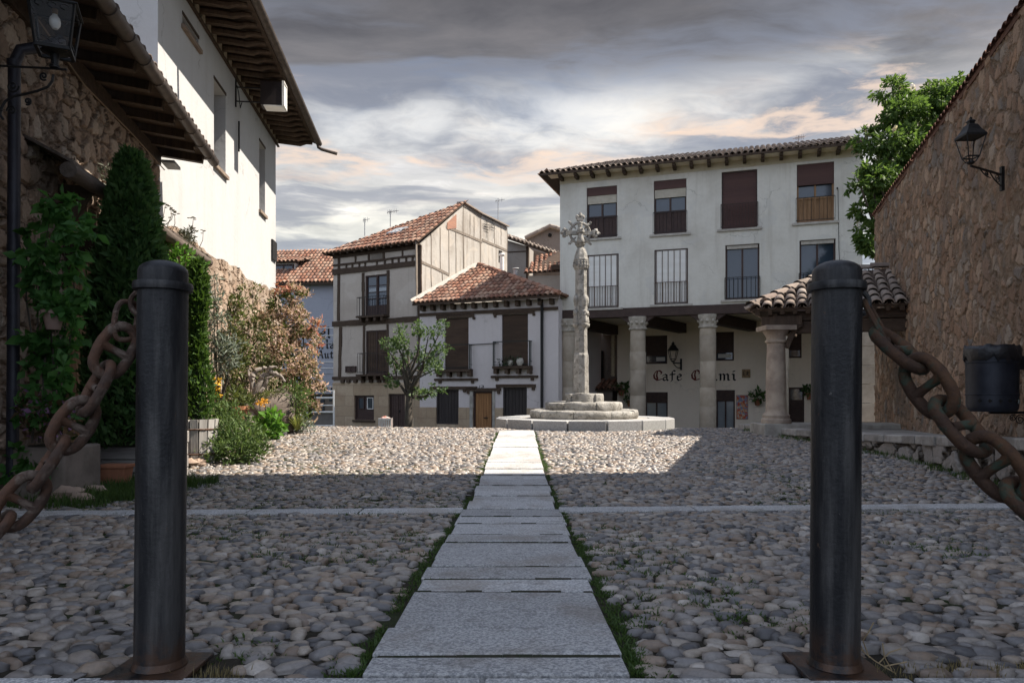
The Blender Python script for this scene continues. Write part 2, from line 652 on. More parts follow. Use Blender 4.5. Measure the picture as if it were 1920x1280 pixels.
# ================================================================ camera, sun, sky
cam = bpy.data.cameras.new("camera")
cam.sensor_width = 36
cam.lens = 36 * F / 1920
cam.shift_y = 95 / 1920
cam.clip_end = 2000
cam.clip_start = .05
camo = bpy.data.objects.new("camera", cam)
camo.location = (0, 0, ZC)
camo.rotation_euler = (math.radians(90), 0, 0)
COL.objects.link(camo)
SC.camera = camo

SUN_AZ, SUN_EL = math.radians(2.0), math.radians(52.5)      # azimuth from +x towards +y
sdir = Vector((math.cos(SUN_AZ) * math.cos(SUN_EL), math.sin(SUN_AZ) * math.cos(SUN_EL), math.sin(SUN_EL)))
sun = bpy.data.lights.new("sun", 'SUN')
sun.energy = 5.0
sun.angle = math.radians(.5)
sun.color = (1.0, .91, .79)
so = bpy.data.objects.new("sun", sun)
so.rotation_euler = (-sdir).to_track_quat('-Z', 'Y').to_euler()
so.location = (20, 0, 30)
COL.objects.link(so)

wd = bpy.data.worlds.new("World")
SC.world = wd
wd.use_nodes = True
wt = NT.__new__(NT)
wt.t = wd.node_tree
wt.t.nodes.clear()
sky = wt.n('ShaderNodeTexSky', sky_type='NISHITA', sun_disc=False)
sky.sun_elevation = SUN_EL
sky.sun_rotation = math.radians(90) - SUN_AZ
sky.altitude = 900
sky.air_density = 1.0
sky.dust_density = 1.5
gdir = wt.n('ShaderNodeTexCoord').outputs['Generated']
sp = wt.n('ShaderNodeSeparateXYZ', {0: gdir})
zz = wt.math('MAXIMUM', sp.outputs[2], 0.0)
den = wt.math('ADD', zz, .10)
cp = wt.n('ShaderNodeCombineXYZ', {0: wt.math('DIVIDE', sp.outputs[0], den), 1: wt.math('DIVIDE', sp.outputs[1], den), 2: 0.0}).outputs[0]
wv = wt.noise(wt.scale(cp, (1.1, 1.6, 1)), 1.0, 4, .5).outputs['Color']
wv = wt.n('ShaderNodeVectorMath', {0: wt.n('ShaderNodeVectorMath', {0: wv, 1: (.5, .5, .5)}, operation='SUBTRACT').outputs[0], 'Scale': .55}, operation='SCALE').outputs[0]
cw = wt.n('ShaderNodeVectorMath', {0: cp, 1: wv}, operation='ADD').outputs[0]
n1 = wt.noise(wt.scale(cw, (1.0, 1.45, 1)), 1.0, 12, .62).outputs[0]
n2 = wt.noise(wt.n('ShaderNodeVectorMath', {0: wt.scale(cw, (.85, 1.9, 1)), 1: (3.1, 1.7, 0)}, operation='ADD').outputs[0], 1.0, 12, .62).outputs[0]
n3 = wt.noise(wt.scale(cw, (.36, .8, 1)), 1.0, 8, .58).outputs[0]
n4 = wt.noise(wt.n('ShaderNodeVectorMath', {0: wt.scale(cw, (.75, 2.1, 1)), 1: (7.3, 2.2, 0)}, operation='ADD').outputs[0], 1.0, 10, .6).outputs[0]
# cloud deck by elevation: pale low band, slate grey deck above; the unseen sky behind the viewer is brightened to fill shaded facades
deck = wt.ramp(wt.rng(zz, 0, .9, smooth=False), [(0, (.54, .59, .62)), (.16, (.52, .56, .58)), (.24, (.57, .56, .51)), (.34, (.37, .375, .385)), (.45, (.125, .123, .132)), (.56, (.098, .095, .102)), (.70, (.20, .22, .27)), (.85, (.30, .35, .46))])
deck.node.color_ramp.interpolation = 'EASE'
dark = wt.ramp(n1, [(.30, (.50, .52, .57)), (.46, (.88, .89, .91)), (.56, (1.15, 1.13, 1.12)), (.70, (1.9, 1.84, 1.82))])
cloud = wt.mix(1.0, deck, dark, 'MULTIPLY')
shade = wt.math('MULTIPLY', wt.math('SUBTRACT', 1.0, wt.rng(zz, .40, .50)), wt.rng(n4, .45, .57))
cloud = wt.mix(wt.math('MULTIPLY', shade, .72), cloud, (.165, .185, .235))
lowband = wt.math('MULTIPLY', wt.rng(zz, .24, .31), wt.math('SUBTRACT', 1.0, wt.rng(zz, .35, .42)))
azi = wt.math('DIVIDE', sp.outputs[0], wt.math('MAXIMUM', sp.outputs[1], .05))
brk = wt.math('MULTIPLY', wt.math('MULTIPLY', wt.rng(azi, -.42, -.06), wt.math('SUBTRACT', 1.0, wt.rng(azi, .12, .50))), wt.math('MULTIPLY', wt.rng(zz, .29, .335), wt.math('SUBTRACT', 1.0, wt.rng(zz, .355, .395))))
lit = wt.math('MULTIPLY', lowband, wt.rng(n3, .50, .60))
cloud = wt.mix(wt.math('MULTIPLY', lit, .72), cloud, (.60, .60, .59))
glow = wt.math('MULTIPLY', lowband, wt.math('MULTIPLY', wt.rng(n2, .52, .58), wt.math('SUBTRACT', 1.0, wt.rng(n2, .58, .65))))
cloud = wt.mix(wt.math('MULTIPLY', glow, .75), cloud, (.60, .47, .38))
brk2 = wt.math('MULTIPLY', brk, wt.rng(n1, .44, .58))
cloud = wt.mix(wt.math('MULTIPLY', brk2, .72), cloud, wt.mix(wt.rng(n2, .44, .58), (.66, .64, .60), (.72, .53, .39)))
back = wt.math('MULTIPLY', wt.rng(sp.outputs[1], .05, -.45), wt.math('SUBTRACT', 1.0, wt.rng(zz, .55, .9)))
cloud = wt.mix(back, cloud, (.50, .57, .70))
bg1 = wt.n('ShaderNodeBackground', {'Color': sky.outputs[0], 'Strength': .07})
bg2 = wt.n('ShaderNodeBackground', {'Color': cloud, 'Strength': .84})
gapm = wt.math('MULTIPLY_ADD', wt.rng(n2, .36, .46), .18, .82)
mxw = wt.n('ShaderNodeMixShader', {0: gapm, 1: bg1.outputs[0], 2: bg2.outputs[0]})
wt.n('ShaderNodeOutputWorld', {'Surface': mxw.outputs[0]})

SC.view_settings.view_transform = 'Standard'
SC.view_settings.look = 'None'
SC.view_settings.exposure = 1.02
SC.view_settings.gamma = 1.0
SC.render.engine = 'CYCLES'
SC.cycles.use_denoising = True
SC.cycles.max_bounces = 7
SC.cycles.transparent_max_bounces = 4
SC.cycles.caustics_reflective = False
SC.cycles.caustics_refractive = False

# ================================================================ ground
m, t = M("packed_earth")
o = t.obj()
na = t.noise(o, 3, 6, .65).outputs[0]
nb = t.noise(o, 30, 5, .7).outputs[0]
vor = t.n('ShaderNodeTexVoronoi', {'Vector': o, 'Scale': 9.0}, feature='F1')
c = t.mix(t.rng(na, .35, .65), (.030, .026, .021), (.055, .046, .036))
mo = t.noise(o, .75, 5, .65).outputs[0]
c = t.mix(t.math('MULTIPLY', t.rng(nb, .4, .7), .6), c, (.035, .036, .024))
c = t.mix(t.math('MULTIPLY', t.rng(mo, .46, .58), .8), c, (.030, .048, .016))
t.out(c, .95, t.bump(t.math('ADD', nb, vor.outputs['Distance']), .8, .02), 0, .1)
M_EARTH = m

m, t = M("river_cobble")
o = t.obj()
c = t.ramp(t.tone(), [(0, (.06, .058, .062)), (.16, (.13, .125, .128)), (.32, (.20, .185, .178)), (.46, (.30, .26, .225)), (.58, (.19, .14, .105)), (.7, (.27, .20, .145)), (.82, (.36, .31, .26)), (.92, (.17, .155, .15)), (1, (.47, .42, .37))])
f1 = t.noise(o, 60, 5, .7).outputs[0]
f2 = t.noise(o, 1.1, 4, .6).outputs[0]
f3 = t.noise(o, 17, 4, .6).outputs[0]
c = t.mix(t.math('MULTIPLY', t.rng(f1, .4, .7), .35), c, (.08, .075, .07))
c = t.mix(t.math('MULTIPLY', t.rng(f2, .5, .72), .45), c, (.075, .07, .064))
c = t.mix(t.math('MULTIPLY', t.rng(f3, .52, .7), .3), c, (.38, .35, .31))
rgh = t.math('MULTIPLY_ADD', f3, .35, .24)
b = t.out(c, .6, t.bump(f1, .35, .006), 0, .5)
t.t.links.new(rgh, b.inputs['Roughness'])
M_COBBLE = m

m, t = M("speckled_granite")
o = t.obj()
s1 = t.noise(o, 95, 3, .7).outputs[0]
s2 = t.noise(o, 38, 4, .7).outputs[0]
s3 = t.noise(o, 2.2, 5, .6).outputs[0]
k = t.math('MULTIPLY_ADD', t.tone(), .34, .78)
c = t.mix(t.rng(s1, .38, .62), (.30, .305, .315), (.62, .61, .60))
c = t.mix(t.math('MULTIPLY', t.rng(s2, .5, .68), .55), c, (.20, .195, .19))
c = t.mix(t.math('MULTIPLY', t.rng(s3, .46, .70), .6), c, (.27, .23, .19))
s4 = t.noise(o, 6.5, 6, .7).outputs[0]
c = t.mix(t.math('MULTIPLY', t.rng(s4, .54, .68), .4), c, (.15, .14, .125))
c = t.mix(1.0, c, t.n('ShaderNodeCombineColor', {0: k, 1: k, 2: k}).outputs[0], 'MULTIPLY')
h = t.math('ADD', s1, t.math('MULTIPLY', s2, 1.2))
t.out(c, .8, t.bump(h, .55, .008), 0, .25)
M_GRANITE = m


def on_path(x, y, pad=0.0):
    c = -.041 + (y - 2) * .0104
    hw = np.where(y < 5.67, .372, .347) + pad
    return (np.abs(x - c) < hw) & (y < 14.6)


def strip_y(x): return 5.60 + .055 * (x + .4)


xs = np.concatenate([np.linspace(-60, -12, 25), np.linspace(-11.6, -.4, 57), np.array([-.36, -.3, -.2, -.1, 0, .1, .2, .3, .36, .42]), np.linspace(.5, 11.6, 56), np.linspace(12, 60, 25)])
ys = np.concatenate([np.linspace(-12, 0, 13), np.linspace(.2, 18, 90), np.linspace(19, 90, 48)])
X, Y = np.meshgrid(xs, ys)
Z = gz(X, Y) - .0140 - .07 * ((np.abs(X - (-.041 + (Y - 2) * .0104)) < .31) & (Y < 14.5))
V = np.stack([X, Y, Z], -1).reshape(-1, 3)
nx, ny = len(xs), len(ys)
ii = (np.arange(ny - 1)[:, None] * nx + np.arange(nx - 1)[None]).ravel()
FQ = np.stack([ii, ii + 1, ii + nx + 1, ii + nx], 1)
g = np_mesh("ground", V, FQ, np.zeros(len(V)), M_EARTH, smooth=True)
tag(g, kind="structure")

# far land, reaching the horizon
gm = MB()
gm.add([(-900, 88, -3.6), (900, 88, -3.6), (900, 1500, -14), (-900, 1500, -14)], [(0, 1, 2, 3)])
gm.add([(-900, -200, .25), (-59, -200, .25), (-59, 88, -3.65), (-900, 88, -3.65)], [(0, 1, 2, 3)])
gm.add([(59, -200, .25), (900, -200, .25), (900, 88, -3.65), (59, 88, -3.65)], [(0, 1, 2, 3)])
gm.add([(-60, -200, .25), (60, -200, .25), (60, -11.9, .27), (-60, -11.9, .27)], [(0, 1, 2, 3)])
tag(gm.build("terrain", M_EARTH, recalc=False), kind="structure")


def cobbles(name, x0, x1, y0, y1, cx, cy, seg, prof, seed, keep):
    rg = np.random.default_rng(seed)
    rows = int((y1 - y0) / cy)
    C = []
    for j in range(rows):
        y = y0 + (j + .5) * cy
        n = int((x1 - x0) / cx)
        x = x0 + (np.arange(n) + .5 * (j % 2) + .25) * cx + rg.normal(size=n) * cx * .20
        C.append(np.stack([x, y + rg.normal(size=n) * cy * .20 + .05 * np.sin(x * 1.3 + j * .7) * cy], 1))
    C = np.concatenate(C)
    C = C[keep(C[:, 0], C[:, 1])]
    n = len(C)
    a = cx * .575 * (1 + .30 * rg.normal(size=n)).clip(.45, 1.8)
    b = cy * .575 * (1 + .26 * rg.normal(size=n)).clip(.5, 1.6)
    h = .0138 * (1 + .50 * rg.normal(size=n)).clip(.35, 1.8)
    rot = rg.normal(size=n) * .35
    tilt = rg.normal(size=(n, 2)) * .07
    ex = rg.uniform(.55, 1.05, n)
    th = np.arange(seg) / seg * 2 * np.pi
    vs = [np.stack([np.zeros(n), np.zeros(n), h], 1)[:, None]]
    for (r, hh) in prof:
        ca, sa = np.cos(th)[None], np.sin(th)[None]
        px = np.sign(ca) * np.abs(ca) ** ex[:, None] * r
        py = np.sign(sa) * np.abs(sa) ** ex[:, None] * r
        jr = 1 + .13 * rg.normal(size=(n, seg))
        px = px * a[:, None] * jr
        py = py * b[:, None] * jr
        vs.append(np.stack([px, py, np.broadcast_to((h * hh)[:, None], px.shape)], 2))
    v = np.concatenate(vs, 1)
    v[:, :, 2] += v[:, :, 0] * tilt[:, :1] + v[:, :, 1] * tilt[:, 1:]
    cr, sr = np.cos(rot)[:, None], np.sin(rot)[:, None]
    x = v[:, :, 0] * cr - v[:, :, 1] * sr + C[:, :1]
    y = v[:, :, 0] * sr + v[:, :, 1] * cr + C[:, 1:]
    z = v[:, :, 2] + gz(C[:, 0], C[:, 1])[:, None] - .0105 + rg.normal(size=(n, 1)) * .004
    v = np.stack([x, y, z], 2)
    k = 1 + seg * len(prof)
    ft = np.array([[0, 1 + i, 1 + (i + 1) % seg] for i in range(seg)])
    fq = np.array([[1 + l * seg + i, 1 + (l + 1) * seg + i, 1 + (l + 1) * seg + (i + 1) % seg, 1 + l * seg + (i + 1) % seg] for l in range(len(prof) - 1) for i in range(seg)])
    base = (np.arange(n) * k)[:, None, None]
    tone = np.repeat(rg.random(n), k)
    o = np_mesh(name, v.reshape(-1, 3), [(base + ft).reshape(-1, 3), (base + fq).reshape(-1, 4)], tone, M_COBBLE, smooth=True)
    return tag(o, kind="structure")


def keep_near(x, y):
    k = ~on_path(x, y, .055) & (np.abs(y - strip_y(x)) > .15)
    k &= y > 2.0
    k &= ~((np.abs(np.abs(x + .005) - .985) < .17) & (np.abs(y - 2.03) < .15))
    return k


def keep_far(x, y):
    k = ~on_path(x, y, .05) & ((x - 1.66) ** 2 + (y - 16.5) ** 2 > 2.15 ** 2)
    k &= x > -.40 * y - .4 - 0.0 * y
    k &= x < .60 * y + .8
    return k


cobbles("cobbled_square", -5.6, 6.2, 1.98, 6.2, .069, .051, 8, [(.55, .90), (.84, .55), (.98, -.1), (1.0, -.9)], 3, lambda x, y: keep_near(x, y) & (np.abs(x) < .85 * y + 1.2))
cobbles("cobbled_square", -6.5, 9.6, 6.2, 17.6, .077, .058, 6, [(.68, .78), (.97, -.1), (1.0, -.9)], 4, keep_far)

# granite walk of cross-laid slabs
rnd = random.Random(5)
pm = MB()
jy = [1290, 1233, 1180, 1111, 1086, 1064, 1047, 1017, 1003, 982, 968, 955, 941, 930, 921, 910, 900, 891]
js = [ground_d(950, y) for y in jy]
js[0] = 1.975
while js[-1] < 14.5: js.append(js[-1] + rnd.uniform(.34, .72))
js[-1] = 14.6
for a, b in zip(js[:-1], js[1:]):
    ym = (a + b) / 2
    c = -.041 + (ym - 2) * .0104
    hw = .372 if ym < 5.7 else .347
    za, zb = float(gz(c, a)) + .006, float(gz(c, b)) + .006
    l, r = c - hw + rnd.uniform(-.012, .012), c + hw + rnd.uniform(-.012, .012)
    gap = .0095
    dz = rnd.uniform(-.006, .006)
    sk = rnd.uniform(-.012, .012)
    parts = [(l, r)] if True else [(l, c + .1 - .004), (c + .1 + .004, r)]
    for l, r in parts:
        pm.hexa([(l, a + gap, za - .1), (r, a + gap + sk, za - .1), (r, b - gap + sk, zb - .1), (l, b - gap, zb - .1),
                 (l, a + gap, za + dz), (r, a + gap + sk, za + dz), (r, b - gap + sk, zb + dz), (l, b - gap, zb + dz)], rnd.random())
tag(pm.build("path", M_GRANITE, bevel=.006), kind="structure")
jm = MB()
for j in js[1:-1]:
    c = -.041 + (j - 2) * .0104
    hw = .36 if j < 5.7 else .335
    xx = c - hw
    while xx < c + hw - .02:
        L = rnd.uniform(.05, .16)
        z = float(gz(c, j))
        if rnd.random() < .9:
            jm.box(xx, min(xx + L, c + hw), j - .0125 - rnd.uniform(0, .004), j + .0125 + rnd.uniform(0, .005), z - .06, z + .004 + rnd.uniform(-.004, .0025))
        xx += L + .001
tag(jm.build("moss", m_plain("joint_moss", (.018, .026, .010), (.040, .034, .024), 14, .95, .5, 60), recalc=False, weld=False), "dark moss and soil filling the cross joints of the granite path", "moss", kind="stuff")

# drain strip crossing the square, and the granite threshold at the bollards
km = MB()
x = -5.2
while x < 6.6:
    L = rnd.uniform(.8, 1.3)
    x1 = x + L - .012
    if not (x < .3 and x1 > -.36):
        za, zb = float(gz(x, strip_y(x))) + .008, float(gz(x1, strip_y(x1))) + .008
        w = .105
        km.hexa([(x, strip_y(x) - w, za - .1), (x1, strip_y(x1) - w, zb - .1), (x1, strip_y(x1) + w, zb - .1), (x, strip_y(x) + w, za - .1),
                 (x, strip_y(x) - w, za), (x1, strip_y(x1) - w, zb), (x1, strip_y(x1) + w, zb), (x, strip_y(x) + w, za)], rnd.random())
        x += L
    else:
        if x < -.36:
            x1 = -.385
            za = float(gz(x, strip_y(x))) + .008
            km.hexa([(x, strip_y(x) - .105, za - .1), (x1, strip_y(x1) - .105, za - .1), (x1, strip_y(x1) + .105, za - .1), (x, strip_y(x) + .105, za - .1),
                     (x, strip_y(x) - .105, za), (x1, strip_y(x1) - .105, za), (x1, strip_y(x1) + .105, za), (x, strip_y(x) + .105, za)], rnd.random())
        x = .372
x = -4.2
while x < 4.2:
    L = rnd.uniform(.9, 1.25)
    km.box(x, x + L - .012, 1.62, 1.955, -.1, .012 + rnd.uniform(-.002, .002), rnd.random())
    x += L
tag(km.build("kerb_strip", M_GRANITE, bevel=.008), kind="structure")

# ================================================================ bollards and chains
m, t = M("blackened_steel")
o = t.obj()
st = t.noise(t.scale(o, (9, 9, .8)), 1.6, 6, .65).outputs[0]
sp_ = t.noise(o, 45, 4, .7).outputs[0]
big = t.noise(t.scale(o, (3, 3, 1.2)), 1.5, 4, .6).outputs[0]
c = t.mix(t.rng(st, .40, .70), (.016, .016, .018), (.085, .081, .078))
c = t.mix(t.math('MULTIPLY', t.rng(big, .55, .75), .6), c, (.05, .033, .024))
c = t.mix(t.math('MULTIPLY', t.rng(sp_, .68, .76), .7), c, (.15, .14, .13))
oz = t.n('ShaderNodeSeparateXYZ', {0: o}).outputs[2]
foot = t.math('MULTIPLY', t.math('SUBTRACT', 1.0, t.rng(oz, .0, .16)), t.rng(t.noise(o, 14, 5, .7).outputs[0], .38, .58))
c = t.mix(t.math('MULTIPLY', foot, .85), c, (.085, .042, .022))
chip = t.rng(t.noise(t.scale(o, (1, 1, .5)), 16, 5, .75).outputs[0], .66, .70)
c = t.mix(t.math('MULTIPLY', chip, .7), c, (.12, .075, .05))
b = t.out(c, .5, t.bump(t.math('ADD', st, sp_), .3, .008), .35, .4)
t.t.links.new(t.math('MULTIPLY_ADD', st, .45, .26), b.inputs['Roughness'])
M_STEEL = m


def rust(name, c1, c2, c3, amt):
    m, t = M(name)
    o = t.obj()
    a = t.noise(o, 9, 6, .7).outputs[0]
    b_ = t.noise(o, 55, 5, .7).outputs[0]
    d = t.noise(o, 20, 5, .6, .6).outputs[0]
    c = t.mix(t.rng(a, .38, .62), c1, c2)
    c = t.mix(t.math('MULTIPLY', t.rng(d, .5, .62), amt), c, c3)
    c = t.mix(t.math('MULTIPLY', t.rng(b_, .5, .7), .5), c, (.05, .03, .022))
    t.out(c, .78, t.bump(t.math('ADD', b_, d), .75, .006), .25, .3)
    return m


M_RUST = rust("rusty_iron", (.115, .060, .038), (.065, .043, .034), (.20, .155, .125), .65)
M_RUSTG = rust("painted_rusty_iron", (.045, .026, .018), (.085, .043, .022), (.032, .058, .042), .8)


def bollard(label, loc, lean, lug_side):
    t = thing("bollard", label, "bollard", (0, 0, 0), "black steel bollards holding the chains")
    q = MB()
    q.box(-.112, .112, -.105, .105, .0, .014)
    q.build("base_plate", M_STEEL, t, bevel=.004)
    q = MB()
    q.lathe([(.0665, .016), (.0665, .05), (.0662, .6), (.066, 1.072)], seg=40)
    q.lathe([(.0665, .014), (.0745, .016), (.0695, .028), (.0665, .034)], seg=40)
    q.build("post", M_STEEL, t, smooth=True)
    q = MB()
    pr = [(.060, 1.070), (.0775, 1.070), (.0785, 1.076), (.0785, 1.087), (.0765, 1.092), (.0655, 1.0935), (.0655, 1.122)]
    for k in range(9):
        a = math.pi / 2 * k / 8
        pr.append((.0655 * math.cos(a) if k < 8 else 0.0, 1.122 + .034 * math.sin(a)))
    q.lathe(pr, seg=40)
    q.build("cap", M_STEEL, t, smooth=True)
    q = MB()
    pts = []
    for k in range(13):
        a = -math.pi / 2 + math.pi * k / 12
        pts.append((lug_side * (.064 + .028 * math.cos(a)), 0, 1.035 + .032 * math.sin(a)))
    q.tube(pts, .0075, 8)
    q.build("eye_lug", M_RUST if lug_side < 0 else M_STEEL, t, smooth=True)
    t.location = loc
    t.rotation_euler = lean
    return t


DB = 2.036
BL = P(299, 1255, DB); BL.z = 0
BR = P(1565, 1255, DB); BR.z = 0
bollard("black steel bollard with domed cap, chain hanging from its left side", BL, (0, math.radians(.55), 0), -1)
bollard("black steel bollard with domed cap, chain hanging from its right side", BR, (0, math.radians(.3), 0), 1)
bollard("black steel bollard ending the chain beyond the left edge", BL + Vector((-1.62, -.34, .012)), (0, 0, 0), 1)
bollard("black steel bollard ending the chain beyond the right edge", BR + Vector((1.66, -.52, .012)), (0, 0, 0), -1)


def link_mesh(name, L, W, r, mat):
    q = MB()
    pts = []
    R = W / 2 - r
    h = L / 2 - W / 2
    for k in range(11):
        a = -math.pi / 2 + math.pi * k / 10
        pts.append((h + R * math.cos(a) * 1.06, R * math.sin(a) + .0, 0))
    for k in range(11):
        a = math.pi / 2 + math.pi * k / 10
        pts.append((-h + R * math.cos(a) * 1.06, R * math.sin(a), 0))
    full = []
    for i in range(len(pts)):
        p, n_ = Vector(pts[i]), Vector(pts[(i + 1) % len(pts)])
        full.append(p)
        if (n_ - p).length > L * .2:
            for f in (.33, .66): full.append(p.lerp(n_, f) + Vector((0, math.copysign(r * .18, p.y), 0)))
    rr = [r * (1 + .08 * mnoise.noise(p * 40)) for p in full]
    q.tube(full, rr, 12, closed=True)
    st = [Vector((0, -R, 0)), Vector((0, -R * .55, 0)), Vector((0, 0, 0)), Vector((0, R * .55, 0)), Vector((0, R, 0))]
    q.tube(st, [r * 1.15, r * .82, r * .72, r * .82, r * 1.15], 10, caps=False)
    for i, v in enumerate(q.v):
        n_ = mnoise.noise(Vector(v) * 70) * r * .06
        q.v[i] = (v[0] + n_, v[1] + n_, v[2] + n_)
    return q


def chain(label, pts, L, W, r, mat, first):
    t = thing("chain", label, "chain", pts[0], "heavy rusty chains slung from the bollards")
    P_ = [Vector(p) for p in pts]
    # dense smooth path through the given points
    dense = []
    for i in range(len(P_) - 1):
        p0, p1, p2, p3 = P_[max(i - 1, 0)], P_[i], P_[i + 1], P_[min(i + 2, len(P_) - 1)]
        for k in range(24):
            s = k / 24
            dense.append(.5 * ((2 * p1) + (p2 - p0) * s + (2 * p0 - 5 * p1 + 4 * p2 - p3) * s * s + (3 * p1 - p0 - 3 * p2 + p3) * s ** 3))
    dense.append(P_[-1])
    pitch = L - 4 * r
    # shackle: slim long link from the eye to the first stud link
    acc, centers, last = 0.0, [], dense[0]
    want = first
    for p in dense[1:]:
        seg = (p - last).length
        while acc + seg >= want:
            f = (want - acc) / seg
            centers.append((last.lerp(p, f), (p - last).normalized()))
            want += pitch
        acc += seg
        last = p
    q = MB()
    a, b = dense[0], centers[0][0] - centers[0][1] * (L / 2 - 2.6 * r)
    d = (b - a).normalized()
    sd = d.cross(Vector((0, 1, 0))).normalized().lerp(Vector((0, 1, 0)), .6).normalized()
    lp = []
    Ln = (b - a).length / 2 + r * .9
    mid = (a + b) / 2
    for k in range(20):
        an = 2 * math.pi * k / 20
        lp.append(mid + d * (Ln * math.copysign(abs(math.cos(an)) ** .7, math.cos(an))) + sd * (W * .30 * math.copysign(abs(math.sin(an)) ** .6, math.sin(an))))
    q.tube(lp, r * .55, 8, closed=True)
    q.build("shackle", mat, t, smooth=True)
    lm = link_mesh("chain_link", L, W, r, mat)
    me = None
    for i, (c, tn) in enumerate(centers):
        if i == 0:
            o = lm.build("chain_link", mat, None, smooth=True, angle=0)
            me = o.data
        else:
            o = bpy.data.objects.new("chain_link", me)
            COL.objects.link(o)
        o.parent = t
        up = Vector((0, -1, 0))
        s = tn.cross(up).normalized()
        n_ = s.cross(tn).normalized()
        ang = math.radians((38 if i % 2 == 0 else -52) + RNG.normal() * 6)
        y = s * math.cos(ang) + n_ * math.sin(ang)
        z = tn.cross(y)
        mt = Matrix((tn, y, z)).transposed()
        o.rotation_euler = mt.to_euler()
        o.location = c - t.location
    return t


lug = BL + Vector((-.090, 0, 1.028))
chain("rust brown stud-link chain hanging from the bollard beside the green conifer",
      [lug, P(243, 612, 2.03), P(214, 660, 2.0), P(190, 710, 1.98), P(160, 762, 1.96), P(115, 832, 1.93), P(65, 905, 1.90), P(0, 985, 1.86), P(-90, 1062, 1.82), P(-190, 1105, 1.78), P(-330, 1120, 1.74), P(-480, 1080, 1.71), P(-620, 985, 1.69), P(-740, 850, 1.68), BL + Vector((-1.53, -.34, 1.02))],
      .170, .104, .0140, M_RUST, .140)
lug = BR + Vector((.092, 0, 1.03))
chain("dark green and rust flaked stud-link chain hanging in front of the litter bin",
      [lug, P(1650, 622, 2.0), P(1702, 672, 1.93), P(1752, 738, 1.87), P(1800, 798, 1.82), P(1845, 850, 1.77), P(1905, 915, 1.72), P(1990, 985, 1.66), P(2100, 1050, 1.60), P(2230, 1085, 1.55), P(2370, 1080, 1.52), P(2520, 1010, 1.51), P(2640, 880, 1.51), BR + Vector((1.57, -.52, 1.03))],
      .190, .120, .0158, M_RUSTG, .165)
# ================================================================ common materials
M_TIMBER = m_wood("dark_old_timber", (.055, .038, .028), (.095, .066, .047), 2)
M_TIMBERH = m_wood("dark_old_beam", (.050, .034, .025), (.088, .060, .043), 0)
M_BROWN = m_plain("brown_paint", (.045, .028, .024), (.060, .038, .032), 5, .65, .2)
M_IRON = m_plain("black_iron", (.012, .012, .013), (.022, .021, .021), 20, .55, .2, metal=.2, spec=.4)
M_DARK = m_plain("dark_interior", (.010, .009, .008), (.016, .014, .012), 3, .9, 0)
M_GLASS = m_glass("window_glass")
M_LGLASS = m_glass("curtained_glass", (.16, .18, .20), .12)
M_TILE = m_tile("clay_roof_tiles", [(0, (.19, .095, .068)), (.25, (.30, .145, .098)), (.5, (.36, .185, .125)), (.75, (.44, .29, .21)), (1, (.27, .16, .125))], (.14, .115, .095), .6)
M_TILEOLD = m_tile("weathered_roof_tiles", [(0, (.17, .135, .115)), (.3, (.27, .215, .18)), (.6, (.34, .28, .235)), (.85, (.22, .17, .145)), (1, (.42, .36, .31))], (.12, .11, .095), .55)
M_STONEBLK = m_plain("grey_limestone", (.40, .38, .34), (.27, .25, .225), 3.5, .9, .7, 25, bd=.02)

WALLM = m_stone("brown_rubble_masonry",
                [(0, (.18, .115, .08)), (.2, (.31, .20, .135)), (.38, (.25, .17, .125)), (.5, (.40, .275, .19)), (.66, (.36, .295, .235)), (.8, (.15, .14, .135)), (1, (.38, .24, .155))],
                (.27, .20, .145), 4.7, 1.02, .030, (.012, .13), .95, (.095, .085, .078), .66, 1.0, dist=.36)
LEFTM = m_stone("pale_rubble_masonry",
                [(0, (.30, .215, .16)), (.25, (.42, .33, .26)), (.45, (.34, .26, .20)), (.6, (.50, .41, .33)), (.8, (.30, .25, .21)), (1, (.47, .33, .24))],
                (.30, .22, .165), 3.9, 1.25, .06, (.012, .085), .4, (.13, .095, .07), .40, .8, dist=.26)
LOWM = m_stone("grey_rubble_masonry",
               [(0, (.20, .185, .17)), (.3, (.33, .30, .28)), (.6, (.42, .39, .36)), (1, (.26, .22, .19))],
               (.085, .07, .055), 3.1, 1.0, .07, (.02, .10), .2, (.07, .065, .05), .35, .6)


def gridwall(name, fac, u0, u1, zf0, zf1, step, mat, parent, holes=(), n=0.0, thick=.4):
    """a finely meshed wall face whose stones stand out in relief, with a body behind it"""
    nu = max(2, int((u1 - u0) / step))
    us = np.linspace(u0, u1, nu + 1)
    nz = max(2, int((max(zf1(u) for u in us) - min(zf0(u) for u in us)) / step))
    V, Fc = [], []
    for i, u in enumerate(us):
        a, b = zf0(u), zf1(u)
        for k in range(nz + 1):
            V.append(fac.pt(u, a + (b - a) * k / nz, n))
    for i in range(nu):
        for k in range(nz):
            uc, zc = (us[i] + us[i + 1]) / 2, (V[i * (nz + 1) + k].z + V[i * (nz + 1) + k + 1].z) / 2
            if any(h[0] < uc < h[1] and h[2] < zc < h[3] for h in holes): continue
            Fc.append((i * (nz + 1) + k, (i + 1) * (nz + 1) + k, (i + 1) * (nz + 1) + k + 1, i * (nz + 1) + k + 1))
    V = np.array([tuple(v) for v in V])
    f = np.array(Fc)
    # orient outwards
    a, b, c = V[f[0][0]], V[f[0][1]], V[f[0][2]]
    if np.dot(np.cross(b - a, c - a), np.array(fac.n)) < 0: f = f[:, ::-1]
    return np_mesh(name, V, f, np.zeros(len(V)), mat, parent, smooth=True)


